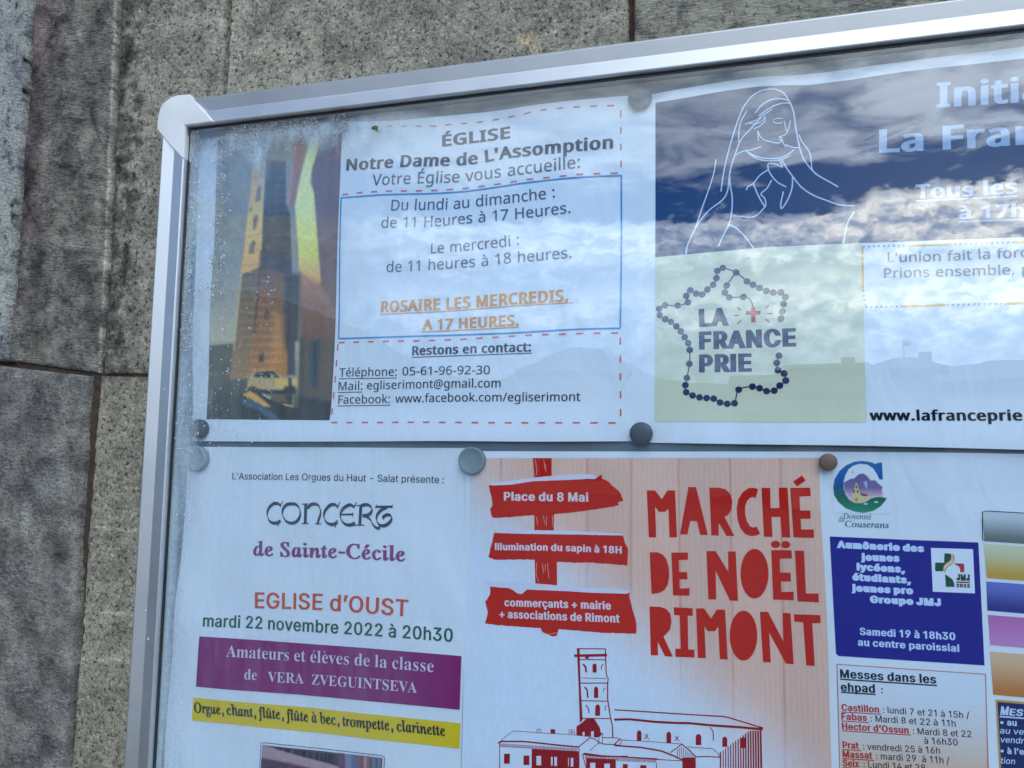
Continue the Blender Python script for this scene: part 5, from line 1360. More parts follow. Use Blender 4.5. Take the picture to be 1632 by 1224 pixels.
def build_board():
    root = thing('notice_board', 'glazed notice board with silver aluminium frame, fixed to a rough stone wall', 'notice board', (XI0 + XI1) / 2, YI1 + FW, 6)
    prof = [(1.6, 8.0), (0.25, 7.0), (0.0, -7.2), (0.3, -8.8), (0.8, -10.6), (1.5, -11.6), (2.3, -12.3), (3.0, -12.6), (10.9, -10.5), (11.4, -10.5), (20.0, -12.6), (20.6, -12.4), (21.0, -11.8), (21.2, -10.6), (21.2, -8.9), (16.0, -8.9), (16.0, 8.0)]
    x0, y0, x1, y1 = XI0 - FW, YI0 - FW, XI1 + FW, YI1 + FW

    def rail(kind):
        mb = MB()
        ends = []
        for e in (0, 1):
            loop = []
            for s, d in prof:
                if kind == 'top':
                    loop.append((x0 + s if e == 0 else x1 - s, y0 + s, d))
                elif kind == 'bottom':
                    loop.append((x0 + s if e == 0 else x1 - s, y1 - s, d))
                elif kind == 'left':
                    loop.append((x0 + s, y0 + s if e == 0 else y1 - s, d))
                else:
                    loop.append((x1 - s, y0 + s if e == 0 else y1 - s, d))
            ends.append(loop)
        n = len(prof)
        V = ends[0] + ends[1]
        F = [(i, (i + 1) % n, (i + 1) % n + n, i + n) for i in range(n)]
        mb.add(V, F)
        return mb.build('frame_rail', M_ALU, root)
    for k in ('top', 'bottom', 'left', 'right'):
        o = rail(k)
        # consistent outward normals
        bm = bmesh.new()
        bm.from_mesh(o.data)
        bmesh.ops.recalc_face_normals(bm, faces=bm.faces)
        bm.to_mesh(o.data)
        bm.free()

    # rubber seal between rail and pane
    m_seal = mat_plain('black_rubber', (0.018, 0.018, 0.02), 0.5)
    a, b = 1.0, 1.6
    mb = MB()
    for (xa, ya, xb, yb) in ((XI0 - a, YI0 - a, XI1 + a, YI0 + b), (XI0 - a, YI1 - b, XI1 + a, YI1 + a), (XI0 - a, YI0 + b, XI0 + b * .5, YI1 - b), (XI1 - b, YI0 + b, XI1 + a, YI1 - b)):
        za, zb = -8.9 + .06, GZ - .05
        mb.add([(xa, ya, za), (xb, ya, za), (xb, yb, za), (xa, yb, za), (xa, ya, zb), (xb, ya, zb), (xb, yb, zb), (xa, yb, zb)],
               [(0, 3, 2, 1), (0, 1, 5, 4), (1, 2, 6, 5), (2, 3, 7, 6), (3, 0, 4, 7), (4, 5, 6, 7)])
    mb.build('rubber_seal', m_seal, root)

    # corner caps
    m_cap = mat_plain('grey_plastic', (0.74, 0.75, 0.76), 0.42, spec=0.5, nscale=60, nvar=0.06)
    raw = [(307.5, 151.3), (298, 151.6), (286, 153), (277.5, 156.5), (271, 161.5), (264, 168), (259.5, 176), (257, 186), (255.6, 197), (255.4, 208), (275, 231), (296.5, 254.5), (299.6, 254.2), (301.8, 202.4), (348, 196.3), (329, 175)]
    C0 = np.array([at(x, y, -12.2) for x, y in raw])
    ci = C0[13].copy()
    C0 = C0 - ci + np.array([XI0 - .1, YI0 - .1])     # inner angle sits on the opening

    def cap_depth(X, Y):
        s = np.minimum(X - x0, Y - y0)
        return -13.15 - 0.9 * np.clip(1 - ((s - 11.5) / 12.5) ** 2, -1, 1)
    ins = np.array(fatten([C0], -0.9)[0])
    mids = np.array(fatten([C0], -0.28)[0])
    V, F = tri([ins], 2.0)
    n = len(C0)
    for (fx, fy) in ((1, 1), (-1, 1), (1, -1), (-1, -1)):
        def mp(P, d):
            X, Y = P[:, 0], P[:, 1]
            X = X if fx > 0 else (XI0 + XI1) - X
            Y = Y if fy > 0 else (YI0 + YI1) - Y
            return np.c_[X, Y, np.broadcast_to(d, X.shape)]
        mb = MB()
        mb.add(mp(V, cap_depth(V[:, 0], V[:, 1])), F)
        rings = [mp(C0, 8.2), mp(C0, -11.8), mp(mids, cap_depth(mids[:, 0], mids[:, 1]) + .55), mp(ins, cap_depth(ins[:, 0], ins[:, 1]))]
        base = len(mb.v)
        for rg in rings:
            mb.v += [tuple(q) for q in rg]
        for k in range(3):
            for i in range(n):
                j = (i + 1) % n
                mb.f.append((base + k * n + i, base + k * n + j, base + (k + 1) * n + j, base + (k + 1) * n + i))
        o = mb.build('corner_cap', m_cap, root)
        bm = bmesh.new()
        bm.from_mesh(o.data)
        bmesh.ops.remove_doubles(bm, verts=bm.verts, dist=1e-5)
        bmesh.ops.recalc_face_normals(bm, faces=bm.faces)
        bm.to_mesh(o.data)
        bm.free()

    # case: inner walls and the steel back panel the magnets hold to
    m_case = mat_plain('case_aluminium', (0.62, 0.66, 0.63), 0.5, metal=0.15, nscale=40, nvar=0.1)
    mb = MB()
    e = 0.6
    a0, b0, a1, b1 = XI0 - e, YI0 - e, XI1 + e, YI1 + e
    zf, zb = -5.3, 3.2
    for (p, q) in (((a0, b0), (a1, b0)), ((a0, b1), (a1, b1)), ((a0, b0), (a0, b1)), ((a1, b0), (a1, b1))):
        mb.add([(*p, zf), (*q, zf), (*q, zb), (*p, zb)], [(0, 1, 2, 3)])
        # a small groove lip half way down the case wall
        ix = 1 if p[0] == q[0] and p[0] == a0 else -1 if p[0] == q[0] else 0
        iy = 1 if p[1] == q[1] and p[1] == b0 else -1 if p[1] == q[1] else 0
        P2, Q2 = (p[0] + ix * .7, p[1] + iy * .7), (q[0] + ix * .7, q[1] + iy * .7)
        mb.add([(*p, -2.6), (*q, -2.6), (*Q2, -2.3), (*P2, -2.3), (*Q2, -1.2), (*P2, -1.2), (*q, -0.9), (*p, -0.9)],
               [(0, 1, 2, 3), (3, 2, 4, 5), (5, 4, 6, 7)])
    mb.build('case_wall', m_case, root)
    m_panel = mat_plain('grey_panel', (0.12, 0.16, 0.20), 0.35, nscale=15, nvar=0.05)
    mb = MB()
    mb.add([(a0, b0, 2.6), (a1, b0, 2.6), (a1, b1, 2.6), (a0, b1, 2.6), (a0, b0, 7), (a1, b0, 7), (a1, b1, 7), (a0, b1, 7)],
           [(0, 3, 2, 1), (4, 5, 6, 7), (0, 1, 5, 4), (1, 2, 6, 5), (2, 3, 7, 6), (3, 0, 4, 7)])
    mb.build('back_panel', m_panel, root)

    # the pane
    mb = MB()
    g0, g1 = GZ, GZ + 3.0
    q = 0.9
    c = [(XI0 - q, YI0 - q), (XI1 + q, YI0 - q), (XI1 + q, YI1 + q), (XI0 - q, YI1 + q)]
    mb.add([(*p, g0) for p in c] + [(*p, g1) for p in c], [(0, 3, 2, 1), (4, 5, 6, 7), (0, 1, 5, 4), (1, 2, 6, 5), (2, 3, 7, 6), (3, 0, 4, 7)])
    mb.build('glass_pane', M_GLASS, root)

    # condensation: a milky film inside the pane and beads of water on it
    nu, nv = 230, 260
    U, Vv = np.meshgrid(np.linspace(0, 1, nu), np.linspace(0, 1, nv))
    PX = 150 + U * 640
    PY = 100 + Vv * 1180
    X, Y = atv(PX.ravel(), PY.ravel(), GZ + 3.15)
    X, Y = np.clip(X, XI0 + .3, None), np.clip(Y, YI0 + .3, None)
    wob = np.array([noise.fractal(Vector((x / 18, y / 45, 2)), .8, 2, 4) for x, y in zip(X, Y)])
    px, py = PX.ravel(), PY.ravel()
    el = px - np.interp(py, [200, 408, 816, 1224], [301, 288, 264, 242])         # px from the left rail
    et = py - (201 - 0.1193 * (px - 302))                                       # px below the top rail
    al = 0.52 * sstep(75, 5, el + 34 * wob) * (0.55 + .45 * sstep(900, 500, py))
    al = np.maximum(al, 0.46 * sstep(62, 18, el + 14 * wob))
    al = np.maximum(al, 0.60 * sstep(95, 20, et + 40 * wob) * sstep(12, 26, et) * sstep(760, 520, px))
    al = np.maximum(al, 0.26 * sstep(250, 90, el + 50 * wob) * sstep(420, 230, py))
    al = np.maximum(al, 0.12 * sstep(110, 40, el + 40 * wob) * sstep(1000, 600, py))
    for sx, y0_, y1_, wd_, am in ((384, 800, 1010, 5, .22), (372, 770, 930, 7, .16), (345, 740, 1080, 6, .14), (402, 820, 900, 4, .12), (300, 900, 1150, 6, .18), (430, 225, 300, 4, .2), (425, 200, 262, 5, .25), (395, 230, 420, 8, .14), (462, 240, 330, 7, .12)):
        al = np.maximum(al, am * np.exp(-((px - sx + 2.5 * np.sin(py * .03)) / wd_) ** 2) * sstep(y0_ - 10, y0_ + 25, py) * sstep(y1_ + 20, y1_ - 40, py))
    al = np.maximum(al, 0.075 * sstep(785, 560, px))
    clear = sstep(34, 16, np.hypot(px - 338, (py - 218) * 1.1) + 10 * wob)      # a wiped wet patch in the corner
    al = al * (1 - .85 * clear)
    fl = link_mesh('condensation_film', np.c_[X, Y, np.full(X.shape, GZ + 3.15)].tolist(), grid_faces(nu, nv), M_FILM, root,
                   np.repeat(al[:, None], 3, 1))
    fl['kind'] = 'stuff'
    fl['label'] = 'milky condensation inside the pane along its left and top edges'
    mb = MB()
    ring = [(math.cos(t), math.sin(t)) for t in np.linspace(0, 2 * math.pi, 8, endpoint=False)]

    def bead(px_, py_, r, GZ=GZ, rail=False):
        x, y = at(px_, py_, GZ)
        if not rail and (x < XI0 + r + .8 or y < YI0 + r + 1.0):
            return
        sx, sy = r * random.uniform(.85, 1.1), r * random.uniform(.9, 1.3)
        h = r * random.uniform(.45, .7)
        V = [(x + a * sx, y + b * sy, GZ - .01) for a, b in ring] + [(x + a * sx * .78, y + b * sy * .78 + .06 * r, GZ - h * .62) for a, b in ring] \
            + [(x + a * sx * .4, y + b * sy * .4 + .1 * r, GZ - h * .93) for a, b in ring] + [(x, y + .1 * r, GZ - h)]
        F = []
        for k in (0, 8):
            for i in range(8):
                j = (i + 1) % 8
                F.append((k + i, k + 8 + i, k + 8 + j, k + j))
        for i in range(8):
            F.append((16 + i, 24, 16 + (i + 1) % 8))
        F.append(tuple(range(8)))
        mb.add(V, F)
    topy = lambda x: 201 - 0.1193 * (x - 302)
    lx = lambda y: np.interp(y, [200, 408, 816, 1224], [303, 290, 266, 244])
    for _ in range(2400):       # dense fine beads under the top rail
        x = random.uniform(308, 560)
        y = topy(x) + 8 + abs(random.gauss(0, 20))
        if noise.noise(Vector((x / 22, y / 14, 1))) > -.12 and math.hypot(x - 338, y - 210) > 22:
            bead(x, y, random.lognormvariate(-1.15, .45))
    for _ in range(800):       # along the left rail
        y = random.uniform(215, 560)
        x = lx(y) + 4 + abs(random.gauss(0, 9))
        bead(x, y, random.lognormvariate(-1.2, .45))
    for _ in range(1300):       # the strip beside the photograph
        y = random.uniform(215, 480)
        x = np.interp(y, [215, 300, 400, 480], [352, 352, 346, 342]) + random.gauss(0, 7)
        if noise.noise(Vector((x / 9, y / 20, 5))) > -.1:
            bead(x, y, random.lognormvariate(-1.15, .45))
    for k in range(420):        # scattered larger beads over the lower photograph
        y = random.uniform(430, 720)
        x = lx(y) + 6 + random.random() ** 1.3 * 150
        bead(x, y, random.lognormvariate(-1.0, .35))
    for _ in range(150):
        y = random.uniform(700, 960)
        x = lx(y) + 6 + random.random() ** 1.6 * 110
        bead(x, y, random.lognormvariate(-1.2, .35))
    for x, y in ((243, 520), (236, 690), (233, 972), (236, 1018), (213, 1098), (229, 870), (262, 620)):
        bead(x, y, random.uniform(.6, 1.1), -11.7, True)
    dr = mb.build('water_beads', M_WATER, root, smooth=True)
    dr['kind'] = 'stuff'
    dr['label'] = 'small beads of water on the upper left of the pane'


build_board()
# ------------------------------------------------------------------ the papers
BLK = (26, 28, 34)


def A_(o, sx, sy=None):          # crop coordinates to photograph pixels
    return lambda pts: [(o[0] + x / sx, o[1] + y / (sy or sx)) for x, y in pts]


def underline(sh, mb, pts, w=0.45, lift=0.3):
    P = smooth_line(atl(pts), 6)
    sh.line(mb, P, w, lift, cap=False)


# ---- 1: church opening hours ------------------------------------------------
def hours_poster():
    wv = waves(11, .55, 70)

    def h(X, Y):
        z = 0.9 + wv(X, Y)
        z = z - 3.0 * sstep(-26, 0, Y) * sstep(6, 60, X) * sstep(304, 262, X)         # lower edge curls forward
        z = z - 1.3 * np.exp(-(((X - 110) / 60) ** 2 + ((Y + 150) / 35) ** 2))
        return z
    sh = Sheet(h)
    t = thing('poster', 'white church opening hours poster with a tower photograph on its left', 'poster', 150, 0, 0)
    sheet_mesh('sheet', sh,
               [(316, 203), (420, 196), (540, 194), (640, 190), (770, 178), (860, 165), (1022, 149)],
               [(1022, 149), (1023, 430), (1022, 703)],
               [(305, 703), (480, 704), (700, 703), (860, 704), (1022, 703)],
               [(316, 203), (313, 330), (310, 440), (306, 580), (305, 703)], t, n=(130, 100))
    # heading
    mb = MB()
    text(sh, mb, "ÉGLISE", 'V', [(704.5, 233), (760, 225.5), (812.5, 218.5)], 17.5, .075)
    text(sh, mb, "Notre Dame de L'Assomption", 'V', [(551.5, 271.5), (640, 266), (720, 263.5), (765, 259), (800, 252), (880, 243.5), (977, 235)], 18.5, .072)
    mb.build('heading', ink((58, 62, 76)), t)  # dark print lightened: the pane's reflected haze is put into the ink
    mb = MB()
    text(sh, mb, "Votre Église vous accueille:", 'V', [(593, 296), (667, 292.5), (735, 289.5), (797, 281.5), (860, 273.5), (924, 266.5)], 18.5, .012)
    text(sh, mb, "Du lundi au dimanche :", 'V', [(624, 336), (716, 333.3), (751, 330), (812, 323), (869, 316), (884, 313.5)], 17.5, .012)
    text(sh, mb, "de 11 Heures à 17 Heures.", 'V', [(608, 363.3), (681, 361.7), (756, 355), (811, 349.5), (909, 338.5)], 17, .012)
    text(sh, mb, "Le mercredi :", 'V', [(686.7, 404), (720, 402), (812, 391.7), (827, 389.5)], 17, .012)
    text(sh, mb, "de 11 heures à 18 heures.", 'V', [(614.7, 433), (674, 431), (757, 425), (811, 419), (910.7, 410.7)], 17, .012)
    mb.build('opening_hours_text', ink((88, 93, 106)), t)  # grey stands in for reflection washing out the dark print
    mb = MB()
    text(sh, mb, "ROSAIRE LES MERCREDIS,", 'V', [(605.5, 497), (704, 493), (748, 489.7), (811, 485), (906, 479.5)], 17.5, .085)
    text(sh, mb, "A 17 HEURES.", 'V', [(672, 525), (719, 523.5), (827, 518)], 16, .085)
    underline(sh, mb, [(604, 500.5), (704, 496), (811, 488), (914, 482)], .6)
    underline(sh, mb, [(670, 528.5), (750, 525), (827, 521)], .6)
    mb.build('rosary_notice_text', ink((226, 148, 34)), t)
    mb = MB()
    text(sh, mb, "Restons en contact:", 'V', [(655.7, 565.5), (731, 563), (846, 559.5)], 14, .07)
    underline(sh, mb, [(655, 569), (760, 565.5), (847, 562.5)], .5)
    text(sh, mb, "Téléphone:", 'V', [(540, 600), (631, 598.5)], 13.5, .014)
    text(sh, mb, "05-61-96-92-30", 'V', [(640, 598), (712, 596.5), (780, 596)], 13.5, .014)
    text(sh, mb, "Mail:", 'V', [(539, 622), (577, 621)], 13.5, .014)
    text(sh, mb, "egliserimont@gmail.com", 'V', [(584, 620.5), (690, 618), (797, 617)], 13.5, .014)
    text(sh, mb, "Facebook:", 'V', [(539, 643.5), (620, 642)], 13.5, .014)
    text(sh, mb, "www.facebook.com/egliserimont", 'V', [(628.5, 641.5), (760, 639.5), (925, 639)], 13.5, .014)
    for p in ([(540, 603.5), (631, 602)], [(538, 625.5), (577, 624.5)], [(538, 647), (621, 645.5)]):
        underline(sh, mb, p, .45)
    mb.build('contact_text', ink((36, 40, 62)), t)
    # rules
    mb = MB()
    top = [(544, 315.5), (611, 311), (677, 309), (727, 306), (757, 302.7), (792, 297.7), (827, 292), (877, 286), (927, 281.7), (990, 279)]
    for P in (top, [(990, 279), (990, 400), (988.5, 523)], [(538, 539), (610, 537), (677, 535), (811, 530.7), (911, 525), (988.5, 523)], [(544, 315.5), (541, 420), (538, 539)]):
        sh.line(mb, smooth_line(atl(P), 6), 1.0, .25)
    mb.build('blue_box', ink((58, 146, 196)), t)
    mb = MB()
    red1 = [(546, 209), (564, 204.5), (616, 200), (642, 200), (694, 200.7), (717, 198), (767, 193), (817, 184), (844, 178), (867, 174), (894, 171.5), (921, 169.7), (947, 168.3), (989, 167)]
    red2 = [(546, 310.5), (577, 307), (626, 305), (677, 304), (727, 301), (757, 297.7), (792, 292.7), (817, 289), (841, 285), (867, 282.7), (894, 280), (921, 277), (949, 276), (989, 275)]
    red3 = [(538, 545.5), (591, 544), (662, 542.7), (737, 540), (811, 535.7), (837, 534), (864, 533), (891, 532.7), (921, 531.5), (988, 530.5)]
    red4 = [(530, 673.5), (660, 673), (800, 673.7), (988, 674)]
    for grp in ((red1, red2, [(989, 175), (989.5, 270)]), (red3, red4, [(988.5, 538), (989, 674)], [(537, 548), (533, 610), (528.5, 672)])):
        mb = MB()
        for P in grp:
            sh.dash(mb, smooth_line(atl(P), 6), 4.3, 6.2, .95, .25)
        mb.build('red_dashed_box', ink((224, 106, 94)), t)
    # photograph of the church tower
    p = Painter([(346, 222), (545, 212), (527, 670), (328, 668)], 1.3, 1.3)
    p.vgrad([(200, (134, 140, 142)), (330, (122, 132, 138)), (430, (134, 144, 146)), (500, (160, 166, 162)), (540, (176, 178, 164)), (560, (138, 148, 140))])
    p.poly([(320, 552), (375, 546), (372, 604), (320, 606)], (86, 92, 84), 3)
    p.poly([(320, 592), (400, 596), (400, 680), (320, 680)], (84, 90, 88), 5, [(592, (96, 100, 90)), (630, (66, 70, 66)), (670, (48, 56, 58))])
    # wall of the house on the right
    p.poly([(512, 200), (560, 200), (545, 690), (490, 690), (507, 430), (500, 300), (497, 270)], None, 2, [(215, (104, 92, 108)), (400, (106, 88, 94)), (450, (112, 84, 74)), (520, (80, 58, 50)), (600, (56, 46, 40)), (670, (30, 28, 26))])
    p.poly([(495, 221), (512, 208), (506.6, 239), (497.7, 270), (495, 291), (501, 309), (506.7, 400), (511, 450), (503, 460), (490, 444), (474, 436), (472.5, 400), (470, 331), (480, 280)], None, 2, [(215, (222, 220, 176)), (330, (226, 226, 166)), (400, (228, 218, 116)), (430, (232, 182, 88)), (455, (206, 142, 76))])
    p.poly([(474, 430), (508, 452), (540, 500), (540, 545), (505, 560), (478, 545)], None, 9, [(430, (172, 126, 84)), (480, (134, 92, 68)), (550, (92, 70, 58))])
    p.poly([(472.5, 218), (491, 216), (470, 324), (457, 332)], (152, 118, 112), 2.5)
    p.line([(473, 222), (458, 330)], 1.3, (206, 160, 150), .8)
    p.poly([(464, 330), (471, 331), (475, 400), (476, 438), (463, 440)], (128, 138, 142), 2.5)
    # tower
    p.poly([(400.6, 262.6), (422, 255), (418, 330), (415, 420), (396, 439), (382, 437), (388, 400), (394, 330)], None, 1.2, [(255, (186, 168, 130)), (330, (204, 180, 124)), (400, (210, 174, 104)), (440, (204, 160, 88))])
    for q in ([(407, 300), (411, 293), (415, 296), (414, 318), (405, 322)], [(402, 347), (407, 340), (411, 344), (407, 364), (401, 368)], [(397, 390), (402, 382), (407, 385), (404, 404), (395, 404)], [(395, 333), (399, 326), (400, 334), (396, 338)]):
        p.poly(q, (112, 104, 92), 1.2)
    p.line([(391, 377), (416, 371)], 1.0, (120, 94, 54))
    p.line([(399, 283), (421, 277)], 1.0, (140, 118, 78))
    p.line([(384, 424), (410, 420)], 1.0, (150, 116, 56))
    p.poly([(422, 254), (454.5, 255.5), (456, 324), (463, 342), (464, 440), (414, 440), (417, 380)], None, 1.4, [(255, (76, 82, 90)), (320, (66, 68, 72)), (350, (60, 54, 48)), (440, (58, 48, 42))])
    p.poly([(384, 437), (414, 425), (464, 437), (462, 500), (459, 600), (366, 604), (370, 560)], None, 1.2, [(425, (88, 70, 54)), (470, (128, 88, 48)), (520, (142, 98, 54)), (600, (172, 120, 60))])
    p.poly([(384, 437), (409, 432), (404, 500), (396, 604), (366, 604), (371, 557)], None, 4, [(437, (104, 90, 76)), (520, (128, 108, 82)), (600, (146, 122, 90))])
    p.poly([(452, 437), (478, 435), (477, 545), (457, 560), (446, 520)], (46, 42, 44), 9)
    p.poly([(430, 445), (452, 445), (450, 500), (432, 470)], (120, 92, 60), 12, k=.6)
    p.poly([(436, 500), (452, 505), (450, 580), (430, 590)], (196, 144, 66), 14, k=.6)
    p.line([(415, 400), (412, 440), (408, 480), (404, 530)], 4.5, (74, 54, 38), .75)
    p.line([(384, 437), (371, 557)], 1.4, (206, 196, 130))
    for k in range(16):
        y = 448 + k * 5.6
        p.line([(465, y), (470, y + .4)], 1.6, (112, 94, 68), .7)
    for q in ([(421, 497), (424, 492), (427.5, 497), (427, 508), (420.5, 508)], [(412.5, 566), (416, 559), (421, 563), (420.5, 577), (412, 577)]):
        p.poly(q, (46, 40, 34), 1)
    p.line([(424, 498), (424, 506)], 1.2, (140, 118, 84), .8)
    # house front, post and doorway on the right
    p.poly([(478, 545), (530, 540), (528, 650), (474, 650)], (86, 74, 60), 5)
    p.poly([(491, 545), (509, 541), (507, 618), (489, 618)], (52, 62, 72), 4)
    p.poly([(499, 545), (503, 545), (502, 618), (498, 618)], (34, 40, 48), 2)
    p.poly([(478, 535), (485, 540), (483, 660), (474, 655)], (70, 66, 44), 3)
    p.poly([(459, 545), (471, 543), (470, 598), (457, 598)], (50, 54, 60), 2)
    p.poly([(470.5, 544), (476, 544), (475, 574), (470, 574)], (164, 162, 150), 1.2)
    # parked car
    C = A_((330, 540), 7.77)
    p.poly(C([(505, 520), (545, 430), (600, 400), (700, 388), (800, 390), (850, 405), (905, 445), (960, 488), (1050, 492), (1105, 490), (1105, 640), (930, 640), (660, 640), (560, 600), (495, 600)]), (176, 160, 118), 1.5)
    p.poly(C([(840, 500), (1100, 495), (1100, 570), (930, 600), (860, 580)]), (224, 188, 92), 7, k=.8)
    p.poly(C([(565, 472), (625, 408), (750, 396), (825, 402), (905, 482), (770, 486)]), (26, 26, 26), 1.2)
    p.line(C([(640, 432), (690, 432)]), 1, (200, 196, 180))
    p.line(C([(780, 438), (840, 460)]), 1, (220, 214, 190))
    p.line(C([(700, 398), (705, 484)]), 1, (60, 56, 50))
    p.line(C([(665, 610), (920, 618)]), 1.6, (214, 184, 150))
    p.poly(C([(490, 620), (560, 580), (640, 620), (930, 632), (960, 590), (1060, 570), (1105, 620), (1105, 690), (500, 690)]), (30, 22, 18), 4)
    p.poly(C([(780, 690), (1000, 690), (1060, 840), (1000, 840), (820, 740)]), (44, 36, 28), 3)
    for k in range(3):
        p.line(C([(800 + 40 * k, 705 + 26 * k), (950 + 20 * k, 712 + 30 * k)]), 1.4, (150, 130, 106), .8)
    p.poly(C([(1000, 480), (1045, 480), (1050, 850), (1010, 850)]), (20, 18, 18), 1.6)
    p.poly(C([(1055, 700), (1110, 700), (1115, 855), (1065, 850)]), (92, 86, 66), 3)
    # bonnet in the foreground
    p.poly(C([(480, 650), (560, 625), (700, 680), (900, 780), (1060, 838), (1200, 900), (1560, 960), (1560, 1060), (420, 1060), (430, 740)]), (34, 36, 36), 3)
    p.poly(C([(1130, 700), (1540, 780), (1540, 1040), (1100, 900)]), (32, 38, 40), 8)
    p.poly(C([(445, 690), (530, 642), (640, 715), (785, 842), (700, 835), (560, 755)]), (206, 160, 76), 2.5)
    p.poly(C([(430, 735), (560, 765), (800, 905), (950, 1030), (830, 1030), (620, 880), (430, 815)]), (52, 84, 112), 2.5)
    p.line(C([(690, 685), (775, 735)]), 1.6, (232, 228, 214))
    p.line(C([(775, 735), (960, 815)]), .9, (140, 132, 110), .7)
    p.line(C([(950, 812), (1055, 836)]), 1.6, (210, 196, 160))
    p.c = np.clip(p.c * np.array([1.55, 1.25, .95]), 0, 1)      # brightened and warmed to offset the pane's blue tint
    # masonry courses on the shaft, then the softness of a cheap print
    cell = np.floor(p.y / 6.5) * 37 + np.floor((p.x + 5 * (np.floor(p.y / 6.5) % 2)) / 10)
    on = (p.sd([(422, 256), (454, 256), (463, 342), (464, 437), (459, 596), (368, 600), (384, 437), (414, 425)]) < -1)
    p.c *= np.where(on, 1 + .17 * np.sin(cell * 12.9898), 1)[..., None]
    p.c *= np.where(on & ((p.y % 6.5) < 1.3), .86, 1)[..., None]
    for _ in range(2):
        q_ = np.pad(p.c, ((1, 1), (1, 1), (0, 0)), 'edge')
        p.c = (q_[:-2, 1:-1] + q_[2:, 1:-1] + q_[1:-1, :-2] + q_[1:-1, 2:] + 2 * q_[1:-1, 1:-1]) / 6
    p.c *= 1 + .10 * np.sin(p.x * 1.7 + 1.5 * np.sin(p.y * .05))[..., None] * .5
    p.grain(.08)
    p.build('tower_photograph', sh, .2, t)
    return sh


SH1 = hours_poster()


